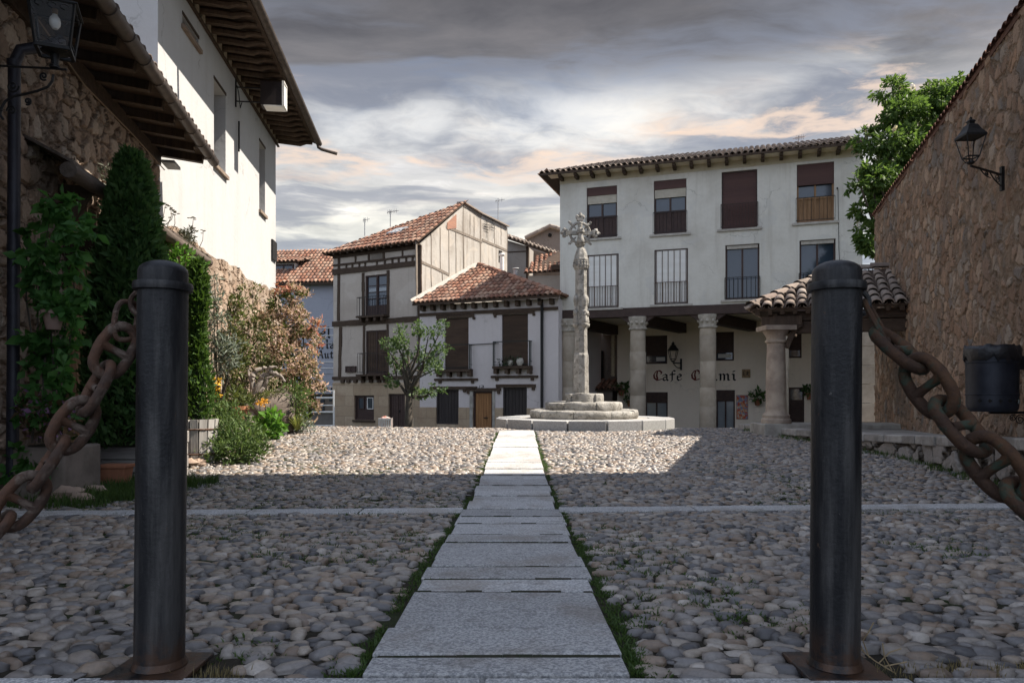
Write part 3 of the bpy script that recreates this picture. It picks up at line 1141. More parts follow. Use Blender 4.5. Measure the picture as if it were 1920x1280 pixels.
# ================================================================ long stone wall on the right
FR = Fac(1640, 16.0, -.329, -1)
WTOP = FR.uz(1635, 413)[1]
u_end = FR.u_(2600)
wl = thing("stone_wall", "long brown rubble wall with tiled coping, lantern and litter bin in front of it", "wall", FR.pt(4, .1))
gridwall("masonry", FR, 0.0, 11.5, lambda u: -.25, lambda u: WTOP, .024, WALLM, wl)
q = MB()
q.fbox(FR, 0.04, 11.5, -.3, WTOP - .03, -.55, -.06)
q.build("core", WALLM, wl)
# end face
q = MB()
q.fbox(FR, -.0, .06, -.3, WTOP - .01, -.55, -.03)
q.build("end_face", WALLM, wl)
# coping of small tiles
q = MB()
rnd = random.Random(3)
u = -.05
while u < 11.5:
    w = .17
    for n0, n1 in ((.055, -.28), (-.28, -.62)):
        r = .085
        vs = []
        zo = WTOP + .005 + rnd.uniform(0, .015)
        for nn, zz_ in ((n0, zo if n0 > 0 else zo + .10), (n1, zo + .10 if n0 > 0 else zo)):
            for k in range(7):
                a = math.pi * k / 6
                vs.append(FR.pt(u + w / 2 + math.cos(a) * r, zz_ + math.sin(a) * r * .7, nn))
        nb = len(vs)
        for k in range(7):
            a = math.pi * k / 6
            vs.append(FR.pt(u + w / 2 + math.cos(a) * (r - .02), (zo if n0 > 0 else zo + .10) + math.sin(a) * (r - .02) * .7, n0))
        q.add(vs, [(k, k + 1, k + 8, k + 7) for k in range(6)] + [(k, k + 1, nb + k + 1, nb + k) for k in range(6)], rnd.random())
    u += w
q.build("coping_tiles", m_tile("coping_tiles", [(0, (.10, .045, .035)), (.5, (.16, .075, .055)), (1, (.22, .12, .09))]), wl, smooth=True, recalc=False, weld=False, angle=0)
q = MB()
q.fbox(FR, -.03, 11.5, WTOP - .035, WTOP + .03, -.60, .012)
q.build("coping_bed", m_plain("coping_mortar", (.16, .085, .06), (.11, .06, .045), 8, .9, .5), wl)

# the tall church tower whose shade lies over the near half of the square
tw = thing("church_tower", "tall pale stone church tower outside the frame shading the near square", "tower", (12, 0, 0))
q = MB()
q.box(7.6, 15, -2.2, 8.26, -.3, 21)
q.build("wall", LOWM, tw)
q = MB()
q.box(7.4, 15.2, -2.4, 8.28, 21, 21.5)
q.build("cornice", M_STONEBLK, tw)
q = MB()
q.add([(7.35, -2.5, 21.5), (15.3, -2.5, 21.5), (15.3, 8.29, 21.5), (7.35, 8.29, 21.5), (11.3, 3, 26)], [(0, 1, 4), (1, 2, 4), (2, 3, 4), (3, 0, 4), (3, 2, 1, 0)])
q.build("roof", M_TILE, tw)

# ================================================================ raised terrace along the wall
tpts = [(1611, 812, 842), (1700, 816, 858), (1790, 818, 884), (1894, 820.5, 914), (2060, 826, 968), (2400, 836, 1085)]
edge = []
for px, yt, yb in tpts:
    d = ground_d(px, yb)
    p = P(px, yt, d)
    edge.append((p.x, d, p.z))
e0 = np.array(edge[0]); e1 = np.array(edge[1])
dirn = (e0 - e1); dirn = dirn / np.linalg.norm(dirn[:2])
far = [tuple(e0 + dirn * s) for s in (2.0, 4.6)]
line = [(*f[:2], float(gz(f[0], f[1])) + h) for f, h in zip(far[::-1], (.10, .15))] + edge
tr = thing("retaining_wall", "low grey stone retaining wall with pale coping below the litter bin", "wall", (edge[2][0], edge[2][1], 0))


class Path2:
    """a bent wall line: u along it"""

    def __init__(s, pts):
        s.p = [Vector(p) for p in pts]
        s.L = [0]
        for a, b in zip(s.p[:-1], s.p[1:]): s.L.append(s.L[-1] + (b.xy - a.xy).length)

    def at(s, u):
        i = max(0, min(len(s.L) - 2, int(np.searchsorted(s.L, u) - 1)))
        f = (u - s.L[i]) / (s.L[i + 1] - s.L[i])
        p = s.p[i].lerp(s.p[i + 1], f)
        d = (s.p[i + 1].xy - s.p[i].xy).normalized()
        return p, Vector((d.x, d.y, 0)), Vector((d.y, -d.x, 0))


LN = Path2(line)
Lt = LN.L[-1]
V, Fq = [], []
nu = int(Lt / .03)
nz = 16
for i in range(nu + 1):
    p, d, n_ = LN.at(Lt * i / nu)
    zb = float(gz(p.x, p.y)) - .08
    for k in range(nz + 1):
        V.append((p.x, p.y, zb + (p.z - .10 - zb) * k / nz))
for i in range(nu):
    for k in range(nz):
        a = i * (nz + 1) + k
        Fq.append((a, a + 1, a + nz + 2, a + nz + 1))
V = np.array(V); Fq = np.array(Fq)
nn = np.cross(V[Fq[0][1]] - V[Fq[0][0]], V[Fq[0][2]] - V[Fq[0][0]])
if nn[0] > 0: Fq = Fq[:, ::-1]
np_mesh("rubble_face", V, Fq, np.zeros(len(V)), LOWM, tr, smooth=True)
q = MB()
u = 0.0
rnd = random.Random(8)
while u < Lt - .05:
    L = min(rnd.uniform(.26, .55), Lt - u)
    p0, d, n_ = LN.at(u + .006)
    p1, _, _ = LN.at(u + L - .006)
    if n_.x > 0: n_ = -n_
    pr, h = rnd.uniform(.025, .055), rnd.uniform(.105, .125)
    a0, a1 = p0 + n_ * pr, p1 + n_ * pr
    b0, b1 = p0 - n_ * .34, p1 - n_ * .34
    q.hexa([(a0.x, a0.y, p0.z - h), (a1.x, a1.y, p1.z - h), (b1.x, b1.y, p1.z - h), (b0.x, b0.y, p0.z - h),
            (a0.x, a0.y, p0.z), (a1.x, a1.y, p1.z), (b1.x, b1.y, p1.z + .004), (b0.x, b0.y, p0.z + .004)], rnd.random())
    u += L
q.build("coping", m_plain("worn_coping_stone", (.40, .375, .345), (.24, .22, .20), 4, .9, .8, 24, toned=.18, bd=.02), tr, bevel=.014)
# terrace floor, from coping back to the wall
V, Fq = [], []
N = 40
for i in range(N + 1):
    p, d, n_ = LN.at(Lt * i / N)
    if n_.x > 0: n_ = -n_
    for k, s in enumerate((.3, 1.2, 4.5)):
        pp = p - n_ * s
        V.append((pp.x, pp.y, p.z - .012))
for i in range(N):
    for k in range(2):
        a = i * 3 + k
        Fq.append((a, a + 1, a + 4, a + 3))
tag(np_mesh("terrace", np.array(V), np.array(Fq), np.zeros(len(V)), m_plain("terrace_paving", (.30, .285, .26), (.17, .16, .145), 3, .9, .7, 18), at=(edge[2][0], edge[2][1], 0)), kind="structure")

# ================================================================ wall lantern (right)
def lantern_body(t, c, s, mat_bulb=None, glass=None, frame=M_IRON):
    """tapered four-sided street lantern hanging on its stem: c = centre of its bottom ring"""
    c = Vector(c)
    def ring(z, h): return [c + Vector((x * h, y * h, z)) for x, y in ((-1, -1), (1, -1), (1, 1), (-1, 1))]
    q = MB()
    b, tp = ring(.08 * s, .085 * s), ring(.40 * s, .15 * s)
    for i in range(4):
        q.bar(b[i], tp[i], .014 * s)
        q.bar(b[i], b[(i + 1) % 4], .018 * s)
        q.bar(tp[i], tp[(i + 1) % 4], .026 * s)
        q.bar(ring(.0, .045 * s)[i], b[i], .014 * s)
    q.lathe([(.03 * s, -.03 * s), (.06 * s, -.01 * s), (.06 * s, .01 * s), (.02 * s, .03 * s)], c, 10)
    q.build("cage", frame, t)
    q = MB()
    q.lathe([(.23 * s, .395 * s), (.225 * s, .42 * s), (.15 * s, .50 * s), (.10 * s, .58 * s), (.055 * s, .60 * s), (.055 * s, .625 * s), (.075 * s, .64 * s), (.05 * s, .665 * s), (.02 * s, .68 * s), (.025 * s, .70 * s), (0, .72 * s)], c, 4, phase=math.pi / 4)
    q.build("hood", frame, t)


lt = thing("wall_lantern", "black four-sided lantern on a scroll bracket on the brown rubble wall", "lantern", FR.at(1890, 330))
FRu = FR.u_(1890)
pl = FR.at(1890, 330)
armz = pl.z + .015
tip = P(1820, 322, FR.depth(1890) - .30)
q = MB()
q.bar(FR.pt(FRu, armz - .17, .055), FR.pt(FRu, armz + .09, .055), .035)
wallpt = FR.pt(FRu, armz, .055)
tipv = Vector((tip.x, tip.y, armz))
q.bar(wallpt, tipv, .018)
ax = (tipv - wallpt)
for (f0, f1, dz, r) in ((.03, .42, -.12, .05), (.38, .72, -.065, .032)):
    a, b = wallpt + ax * f0 + Vector((0, 0, dz)), wallpt + ax * f1
    pts = [a.lerp(b, k / 8) + Vector((0, 0, -.02 * math.sin(math.pi * k / 8))) for k in range(9)]
    q.tube(pts, .006, 6)
    cc = wallpt + ax * (f0 + .12) + Vector((0, 0, -r - .01))
    q.tube([cc + ax.normalized() * (r * (1 - k / 26) * math.cos(k * .5)) + Vector((0, 0, r * (1 - k / 26) * math.sin(k * .5))) for k in range(22)], .005, 6)
q.build("bracket", M_IRON, lt)
lantern_body(lt, tipv + Vector((0, 0, .035)), .66)

# ================================================================ litter bin
M_BIN = m_plain("dark_blue_grey_metal", (.016, .019, .028), (.026, .029, .040), 6, .45, .1, metal=.3, spec=.4)
db = 7.05
bc = P(1860, 771, db)
bn = thing("litter_bin", "black round litter bin with a bag folded over its rim beside the rubble wall", "bin", bc)
R_ = 43 / F * db
H_ = 112 / F * db
q = MB()
q.lathe([(0, .0), (R_ * .90, 0), (R_ * .97, .03), (R_ * .985, .06), (R_ * .985, H_ * .27), (R_ * 1.01, H_ * .275), (R_ * 1.01, H_ * .295), (R_ * .985, H_ * .30), (R_ * 1.0, H_ * .80), (R_ * 1.03, H_ * .81), (R_ * 1.03, H_ * .835), (R_, H_ * .84), (R_, H_ * 1.0), (R_ * .94, H_), (R_ * .93, H_ * .8), (0, H_ * .75)], bc, 36)
q.build("drum", M_BIN, bn, smooth=True)
q = MB()
prof = []
vs, fs = [], []
seg = 48
for i, (r, z) in enumerate([(.90, .90), (.95, 1.06), (1.03, 1.10), (1.08, 1.02), (1.075, .90), (1.045, .86)]):
    for k in range(seg):
        a = 2 * math.pi * k / seg
        j = mnoise.noise(Vector((math.cos(a) * 5, math.sin(a) * 5, i * .9)))
        j2 = mnoise.noise(Vector((math.cos(a) * 9, math.sin(a) * 9, i * 1.7 + 8)))
        zz_ = z + j * .05 + (j2 * .10 if i >= 4 else 0)
        rr = r + j * .045
        vs.append(bc + Vector((math.cos(a) * rr * R_, math.sin(a) * rr * R_, zz_ * H_)))
for i in range(5):
    for k in range(seg):
        fs.append((i * seg + k, i * seg + (k + 1) % seg, (i + 1) * seg + (k + 1) % seg, (i + 1) * seg + k))
q.add(vs, fs)
q.build("bin_bag", m_plain("black_plastic_bag", (.010, .010, .012), (.016, .016, .02), 9, .38, .7, 28, spec=.5), bn, smooth=True, angle=0)
q = MB()
for k, a in enumerate((-150, -128, -106, -84, -62)):
    aa = math.radians(a)
    c = bc + Vector((math.cos(aa) * R_ * .99, math.sin(aa) * R_ * .99, H_ * .18))
    tn = Vector((-math.sin(aa), math.cos(aa), 0)); up = Vector((0, 0, 1)); nn_ = Vector((math.cos(aa), math.sin(aa), 0))
    for w, h in ((.017, .006), (.006, .017)):
        q.obox(c, tn * w, nn_ * (.003 if w > .01 else .0035), up * h)
    q.build("cut_out", M_DARK, bn)
    q = MB()
q = MB()
aa = math.radians(-48)
c = bc + Vector((math.cos(aa) * R_ * .995, math.sin(aa) * R_ * .995, H_ * .17))
q.obox(c, Vector((-math.sin(aa), math.cos(aa), 0)) * .022, Vector((math.cos(aa), math.sin(aa), 0)) * .003, Vector((0, 0, .021)))
q.build("sticker", m_plain("pale_sticker", (.32, .34, .31), (.22, .24, .22), 40, .6, 0), bn)
q = MB()   # post with top clamp, support arm and scrolls; stands on the terrace
pxp = bc + Vector((R_ + .16, .03, 0))
q.bar((pxp.x, pxp.y, .18), (pxp.x, pxp.y, bc.z + H_ * 1.05), .045)
q.box(bc.x + R_ * .9, pxp.x + .03, pxp.y - .03, pxp.y + .03, bc.z + H_ * .70, bc.z + H_ * .93)
q.bar((bc.x - .02, bc.y + .01, bc.z - .012), (pxp.x, pxp.y, bc.z - .012), .024)
for cx_, r in ((.15, .035), (.22, .05)):
    cc = Vector((bc.x + cx_ + .07, bc.y + .02, bc.z - .03 - r))
    q.tube([cc + Vector((r * (1 - k / 26) * math.cos(k * .5 + 1), 0, r * (1 - k / 26) * math.sin(k * .5 + 1))) for k in range(22)], .005, 6)
q.build("stand", M_IRON, bn)

# ================================================================ tiled timber porch in the corner
M_PORCHPIL = m_plain("worn_sandstone", (.42, .35, .28), (.25, .20, .165), 2.6, .9, .6, 20, bd=.02)
pc = thing("timber_porch", "small porch roof of weathered barrel tiles on one stone column at the wall", "porch", P(1455, 800, 13.6))
eL, eR = P(1406, 572, 13.5), P(1703, 566, 12.55)
eR.z = eL.z = 2.33
rR, rL = P(1672, 497, 14.35), P(1556, 503, 15.0)
rR.z = rL.z = 3.24
bL = P(1452, 585, 16.6); bL.z = 2.33
tile_roof("roof_tiles", [eL, eR, rR, rL], (eL, eR), M_TILEOLD, pc, pitch=.20, tlen=.36, r=.095, bmat=M_TIMBERH)
tile_roof("roof_tiles", [bL, eL, rL], (bL, eL), M_TILEOLD, pc, pitch=.20, tlen=.36, r=.095, bmat=M_TIMBERH)
q = MB()
rnd = random.Random(2)
for a, b in ((rL, rR), (eL, rL)):
    n = int((b - a).length / .36)
    for i in range(n):
        p, p2 = a.lerp(b, i / n) + Vector((0, 0, .07)), a.lerp(b, (i + 1.12) / n) + Vector((0, 0, .045))
        q.tone = rnd.random()
        d = (p2 - p).normalized(); sd = d.cross(Vector((0, 0, 1))).normalized(); up = sd.cross(d)
        vs = []
        for pp, r in ((p, .115), (p2, .095)):
            for k in range(7):
                an = math.pi * k / 6
                vs.append(pp + sd * math.cos(an) * r + up * math.sin(an) * r * .8)
        q.add(vs, [(k, k + 1, k + 8, k + 7) for k in range(6)])
q.build("ridge_tiles", M_TILEOLD, pc, smooth=True, recalc=False, weld=False, angle=0)
# timbers
fd = (eR - eL); fd.z = 0; fdn = fd.normalized()
bk = Vector((-fdn.y, fdn.x, 0))
q = MB()
q.bar(eL + fdn * .32 + bk * .30 - Vector((0, 0, .13)), eR + bk * .30 - Vector((0, 0, .13)), .20, .17)
q.bar(eL + fdn * .32 + bk * .32 - Vector((0, 0, .34)), eR + bk * .32 - Vector((0, 0, .34)), .17, .22)
q.bar(eL + fdn * .40 + bk * .15 - Vector((0, 0, .18)), bL + fdn * .40 - Vector((0, 0, .18)), .17, .22)
q.build("beam", M_TIMBERH, pc, bevel=.012)
n = 12
for i in range(n):
    p = eL.lerp(eR, (i + .6) / n)
    q = MB()
    run = min(.55, .12 + .16 * i)
    sl_ = (rL.z - eL.z) / max(.3, (rL - eL).dot(bk))
    q.bar(p + Vector((0, 0, -.065)) + bk * .02, p + bk * run + Vector((0, 0, -.10 + sl_ * run)), .075, .09)
    q.build("rafter", M_TIMBER, pc)
q = MB()
colc = P(1455, 800, 13.55)
zc_top, zc_bot = P(0, 612, 13.55).z, P(0, 793, 13.55).z
rr = 17.5 / F * 13.55
# bracket (zapata) above capital, then curved brace to the right
zz0 = zc_top
q.bar(colc * 1 + fdn * -.26 + Vector((0, 0, zz0 + .10 - colc.z)), colc + fdn * .46 + Vector((0, 0, zz0 + .10 - colc.z)), .20, .18)
prev = colc + fdn * .46 + Vector((0, 0, zz0 + .03 - colc.z))
for k in range(1, 6):
    p = colc + fdn * (.46 - .055 * k) + Vector((0, 0, zz0 + .03 - .035 * k * k * .5 - colc.z))
    q.bar(prev, p, .16, .10); prev = p
q.build("bracket", M_TIMBER, pc, bevel=.01)
q = MB()
H = zc_top - zc_bot
q.lathe([(rr * 1.55, zc_bot), (rr * 1.55, zc_bot + .07), (rr * 1.38, zc_bot + .10), (rr * 1.42, zc_bot + .15), (rr * 1.12, zc_bot + .21), (rr * 1.07, zc_bot + .26),
         (rr * 1.02, zc_bot + H * .5), (rr * .93, zc_top - .34), (rr * .93, zc_top - .32), (rr * 1.12, zc_top - .30), (rr * 1.12, zc_top - .265), (rr * .98, zc_top - .25), (rr * 1.0, zc_top - .19), (rr * 1.35, zc_top - .10), (rr * 1.38, zc_top - .08)],
        (colc.x, colc.y, 0), 28, jit=.006)
q.box(colc.x - rr * 1.6, colc.x + rr * 1.6, colc.y - rr * 1.6, colc.y + rr * 1.6, zc_top - .08, zc_top + .005)
q.build("column", M_PORCHPIL, pc, smooth=True)
q = MB()
q.box(colc.x - .33, colc.x + 3.1, colc.y - .33, colc.y + .5, zc_bot - .4, zc_bot - .004)
q.build("plinth", M_STONEBLK, pc, bevel=.015)

# pale stone pier between porch and wall
pr_ = thing("stone_pier", "pale dressed stone pier between the porch and the rubble wall", "pier", P(1628, 800, 17.6))
q = MB()
d = 17.6
z0, z1 = -.4, P(0, 600, d).z
x0, x1 = P(1604, 0, d).x, P(1646, 0, d).x
h = z0
k = 0
while h < z1:
    hh = min(h + .46, z1)
    o_ = .006 * (k % 2)
    q.box(x0 - o_, x1 + o_, d - .02 - o_, d + .8, h + .003, hh - .003, random.random())
    h = hh; k += 1
q.build("block_course", m_plain("pale_limestone", (.50, .46, .40), (.37, .33, .28), 2.4, .9, .5, 22, toned=.1), pr_, bevel=.008)

# ================================================================ horse chestnut behind the wall
M_CHEST = m_leaf("chestnut_leaf", (.040, .085, .022), (.12, .19, .045), .45)
M_BLOS = m_leaf("chestnut_blossom", (.45, .38, .26), (.70, .62, .48), .3)
M_BARK = m_plain("grey_bark", (.10, .085, .07), (.055, .048, .04), 8, .9, .8, 30, stretch=(1, 1, .3), bd=.02)
ct = thing("chestnut_tree", "tall flowering horse chestnut tree rising above the brown rubble wall", "tree", (12.6, 22.5, -.5))
dt = 21.5
cl = []
for px, py, r, dd in [(1690, 215, 46, 0), (1735, 190, 46, .6), (1775, 178, 40, .2), (1800, 215, 55, 1), (1660, 255, 36, -.5), (1705, 270, 60, .5), (1740, 300, 70, 1), (1655, 305, 42, -.3),
                      (1665, 350, 48, 0), (1640, 345, 34, -.8), (1700, 370, 55, .6), (1640, 395, 28, -.6), (1665, 420, 36, 0), (1626, 455, 24, -.9), (1650, 472, 24, -.4), (1622, 330, 18, -1), (1780, 270, 60, 2.2), (1830, 190, 50, 1.5), (1685, 300, 40, 3), (1730, 230, 50, 2.5), (1660, 470, 30, .6), (1612, 340, 14, -1.2)]:
    p = P(px, py, dt + dd)
    s = r / F * dt
    for j in range(3):
        o_ = Vector((random.gauss(0, .5), random.gauss(0, .5), random.gauss(0, .4))) * s
        cl.append((p + o_, (s * .62, s * .7, s * .5)))
pts, outd = clump_pts(cl, 1150, 3, .45, sub=16)
leaf_mesh("crown", pts, M_CHEST, ct, .13, .42, outd, up=-.1, seed=1, droop=.35)
rg = np.random.default_rng(4)
idx = rg.choice(len(pts), 90, replace=False)
bp = []
for i in idx:
    if outd[i][2] < -.2: continue
    for k in range(26):
        f = k / 26
        bp.append(pts[i] + outd[i] * .1 + np.array([rg.normal() * .05 * (1 - f), rg.normal() * .05 * (1 - f), f * .3]))
leaf_mesh("blossom", np.array(bp), M_BLOS, ct, .07, .8, seed=2)
q = MB()
base = Vector((12.6, 22.5, -.9))
top = Vector((12.2, 22.2, 5.0))
q.tube([base, base.lerp(top, .35) + Vector((.1, 0, 0)), base.lerp(top, .7), top], [.32, .26, .2, .14], 10)
for c, r in cl[::3]:
    s = base.lerp(top, random.uniform(.45, 1))
    mid = s.lerp(c, .5) + Vector((0, 0, .25))
    q.tube([s, mid, c], [.09, .055, .02], 6)
q.build("trunk", M_BARK, ct, smooth=True)
# ================================================================ stone market cross
M_CROSS = None
m, t = M("lichened_limestone")
o = t.obj()
a = t.noise(o, 2.6, 6, .65).outputs[0]
b_ = t.noise(o, 11, 6, .72).outputs[0]
c_ = t.noise(o, 34, 5, .7).outputs[0]
c = t.mix(t.rng(a, .35, .65), (.40, .385, .355), (.27, .255, .23))
c = t.mix(t.math('MULTIPLY', t.rng(b_, .52, .62), .75), c, (.13, .125, .11))
c = t.mix(t.math('MULTIPLY', t.rng(c_, .55, .68), .5), c, (.17, .135, .10))
c = t.mix(t.math('MULTIPLY', t.rng(t.noise(o, 5, 4).outputs[0], .58, .66), .5), c, (.55, .53, .49))
t.out(c, .92, t.bump(t.math('ADD', b_, t.math('MULTIPLY', c_, .7)), .9, .03), 0, .15)
M_CROSS = m
MD = 16.5
mk = MD / F
cx0 = P(1095, 0, MD).x
gz0 = float(gz(cx0, MD - 2)) - .02
mc = thing("market_cross", "carved grey stone market cross on four round steps", "monument", (cx0, MD, gz0))
ZP = lambda py: ZC + (HZ - py) * mk
# bottom step of dressed granite blocks
q = MB()
rnd = random.Random(4)
R0, nb = 166 * mk, 16
zt = ZC + (HZ - 789) / F * (MD - R0)
for k in range(nb):
    a0, a1 = 2 * math.pi * (k + .02) / nb + .13, 2 * math.pi * (k + .98) / nb + .13
    ri = R0 - .55
    dr = rnd.uniform(-.012, .012)
    v = []
    for z in (gz0 - .2, zt + rnd.uniform(-.006, .006)):
        v += [(cx0 + math.cos(a0) * ri, MD + math.sin(a0) * ri, z), (cx0 + math.cos(a0) * (R0 + dr), MD + math.sin(a0) * (R0 + dr), z),
              (cx0 + math.cos(a1) * (R0 + dr), MD + math.sin(a1) * (R0 + dr), z), (cx0 + math.cos(a1) * ri, MD + math.sin(a1) * ri, z)]
    q.hexa(v, rnd.random())
q.build("granite_step", m_plain("dressed_granite", (.40, .40, .395), (.29, .285, .28), 40, .85, .5, 60, toned=.12), mc, bevel=.015)
q = MB()
q.lathe([(0, gz0), (R0 - .5, gz0), (R0 - .5, zt - .012), (0, zt - .012)], (cx0, MD, 0), 24)
q.build("step_infill", M_STONEBLK, mc)


def worn_step(r, z0, z1, nblk, seed, name):
    q = MB()
    rn = random.Random(seed)
    ph = rn.random()
    for k in range(nblk):
        a0, a1 = 2 * math.pi * k / nblk + ph, 2 * math.pi * (k + 1) / nblk + ph
        na, nr = 9, 9
        dz = rn.uniform(-.018, .012); dr = rn.uniform(-.03, .025)
        vs = []
        prof = [(.35, z1), (.75, z1), (.96, z1 - .003), (.99, z1 - .018), (1.0, z1 - .05), (1.005, (z0 + z1) / 2), (.995, z0 + .04), (.98, z0), (.5, z0)]
        for i in range(na + 1):
            f = i / na
            a = a0 + (a1 - a0) * (f * .985 + .0075)
            e = min(f, 1 - f) * 8
            edge_ = -.018 * max(0, 1 - e) if True else 0
            for (rr, z) in prof:
                nv = mnoise.noise(Vector((math.cos(a) * 4 * r, math.sin(a) * 4 * r, z * 6 + seed))) * .022 + mnoise.noise(Vector((math.cos(a) * 11, math.sin(a) * 11, z * 14 + seed))) * .010
                R_ = r * rr + (dr + nv + edge_ if rr > .9 else 0)
                zz_ = z + (dz + nv * .7 + edge_ * .5 if z > z0 + .06 else 0)
                vs.append((cx0 + math.cos(a) * R_, MD + math.sin(a) * R_, zz_))
        n = len(prof)
        fs = [(i * n + j, (i + 1) * n + j, (i + 1) * n + j + 1, i * n + j + 1) for i in range(na) for j in range(n - 1)]
        fs += [tuple(range(n)), tuple(range((na + 1) * n - 1, na * n - 1, -1))]
        q.add(vs, fs)
    return q.build(name, M_CROSS, mc, smooth=True, angle=55)


z2 = ZC + (HZ - 770) / F * (MD - 1.2)
z3 = ZC + (HZ - 753.5) / F * (MD - .85)
z4 = ZC + (HZ - 737.5) / F * (MD - .4)
worn_step(100 * mk, zt - .01, z2, 9, 3, "worn_step")
worn_step(71 * mk, z2 - .02, z3, 7, 9, "worn_step")
worn_step(34 * mk, z3 - .02, z4, 4, 5, "worn_step")
# shaft
sx = P(1089.5, 0, MD).x
zb, zs, zt1, zt2 = z4 - .02, ZP(664), ZP(505), ZP(488)
q = MB()


def octa(prof, jit=.006, name="shaft", seg=8):
    q = MB()
    n = len(prof)
    dens = []
    for (r0, a), (r1, b) in zip(prof[:-1], prof[1:]):
        k = max(1, int(abs(b - a) / .07))
        dens += [(r0 + (r1 - r0) * i / k, a + (b - a) * i / k) for i in range(k)]
    dens.append(prof[-1])
    q.lathe(dens, (sx, MD, 0), seg, phase=math.pi / 8)
    for i, v in enumerate(q.v):
        w = mnoise.noise(Vector(v) * 5) * jit * .9 + mnoise.noise(Vector(v) * 19) * jit * .5
        q.v[i] = (v[0] + w, v[1] - w * .6, v[2])
    return q.build(name, M_CROSS, mc, bevel=.006, angle=25)


u = mk
octa([(15.4 * u, zb), (14.4 * u, zs - .05), (14.4 * u, zs - .02), (12.6 * u, zs + .03)], .009, "shaft_base")
octa([(12.6 * u, zs + .02), (11.7 * u, ZP(600)), (11.3 * u, zt1)], .003)
octa([(12.2 * u, zt1 - .01), (14.5 * u, zt1 + .03), (14.0 * u, zt1 + .05), (13.8 * u, zt2 - .03), (15.0 * u, zt2), (14.4 * u, zt2 + .03)], .007, "carved_band")
octa([(13.6 * u, zt2 + .02), (12.4 * u, ZP(478)), (9.0 * u, ZP(468)), (5.2 * u, ZP(464))], .006, "shaft_cap")
q = MB()   # relief on the band
for k in range(16):
    a = 2 * math.pi * k / 16
    r = 13.6 * u
    c = Vector((sx + math.cos(a) * r, MD + math.sin(a) * r, (zt1 + zt2) / 2 + .02))
    q.blob(c + Vector((0, 0, .03)), (.022, .022, .028), 6, 4, .3, k)
    q.blob(c - Vector((0, 0, .035)), (.028, .028, .05), 6, 4, .3, k + 3)
q.build("band_relief", M_CROSS, mc, smooth=True, angle=0)
# four niche figures: canopy, head, robed body, corbel
for k in range(4):
    a = math.radians(-62 + 90 * k)
    q = MB()
    cx_, cy_ = sx + math.cos(a) * 11.2 * u, MD + math.sin(a) * 11.2 * u
    q.lathe([(0, ZP(550)), (.028, ZP(553)), (.058, ZP(558)), (.062, ZP(566)), (.045, ZP(569)), (.048, ZP(572)), (.03, ZP(575))], (cx_, cy_, 0), 8, jit=.012)
    q.lathe([(0, ZP(616)), (.03, ZP(615)), (.075, ZP(611)), (.08, ZP(607)), (.055, ZP(606))], (cx_, cy_, 0), 8, jit=.01)
    q.lathe([(.06, ZP(607)), (.067, ZP(603)), (.058, ZP(596)), (.05, ZP(590)), (.066, ZP(586)), (.064, ZP(583)), (.026, ZP(581.5)), (.03, ZP(579)), (.036, ZP(577)), (.028, ZP(574.5)), (0, ZP(573.5))], (cx_, cy_, 0), 10, jit=.012)
    tn = Vector((-math.sin(a), math.cos(a), 0)); ou = Vector((math.cos(a), math.sin(a), 0))
    c = Vector((cx_, cy_, ZP(588)))
    q.tube([c + tn * .06 + Vector((0, 0, .04)), c + tn * .055 + ou * .03 - Vector((0, 0, .02)), c + ou * .065 + Vector((0, 0, .01))], .018, 6)
    q.tube([c - tn * .06 + Vector((0, 0, .04)), c - tn * .055 + ou * .03 - Vector((0, 0, .03)), c + ou * .065 - Vector((0, 0, .02))], .018, 6)
    q.build("niche_figure", M_CROSS, mc, smooth=True, angle=0)
# the cross head
hc = Vector((P(1087.5, 0, MD).x, MD, ZP(437)))
q = MB()
rot = math.radians(6)
X_ = Vector((math.cos(rot), math.sin(rot), 0)); Z_ = Vector((0, 0, 1)); Y_ = Vector((-math.sin(rot), math.cos(rot), 0))
Rr = 19 * u
q.tube([hc + X_ * Rr * math.cos(2 * math.pi * k / 28) + Z_ * Rr * math.sin(2 * math.pi * k / 28) for k in range(28)], 2.5 * u, 8, closed=True)
for dx, dz in ((1, 0), (-1, 0), (0, 1), (0, -1)):
    D = X_ * dx + Z_ * dz
    S = X_ * dz + Z_ * dx
    q.bar(hc, hc + D * 25 * u, 7 * u, 7 * u, up=tuple(Y_))
    if dz >= 0:
        e = hc + D * 25 * u
        q.bar(e - D * 2 * u, e + D * 2.5 * u, 11 * u, 8 * u, up=tuple(Y_))
        for s_, l in ((-1, 5), (1, 5), (0, 9)):
            c = e + D * (5 + (3 if s_ == 0 else 0)) * u + S * s_ * 5.2 * u
            q.blob(c, (4.2 * u, 3.6 * u, 4.2 * u), 7, 5, .35, s_ + 5)
        q.blob(e + D * 11.5 * u, (2.6 * u, 2.6 * u, 2.6 * u), 6, 4, .2, 2)
for sx_, sz_ in ((1, 1), (-1, 1), (1, -1), (-1, -1)):
    D = (X_ * sx_ + Z_ * sz_).normalized()
    S = (X_ * sx_ - Z_ * sz_).normalized()
    b0 = hc + D * Rr
    q.tube([b0, b0 + D * 5 * u, b0 + D * 9 * u + S * 2 * u * sz_], [3.4 * u, 2.6 * u, .8 * u], 6)
    q.blob(b0 + D * 9.2 * u, 2.6 * u, 6, 4, .3, 3)
    b1 = hc + D * (Rr - 3 * u)
    q.tube([b1, b1 - D * 6 * u], [2.2 * u, .8 * u], 6)
q.lathe([(6.2 * u, ZP(464)), (7.5 * u, ZP(461)), (10 * u, ZP(458.5)), (9.5 * u, ZP(457)), (3 * u, ZP(455))], (hc.x, hc.y, 0), 8, jit=.01)
q.build("cross_head", M_CROSS, mc, smooth=True, angle=50)
q = MB()
fc = hc - Y_ * 5 * u
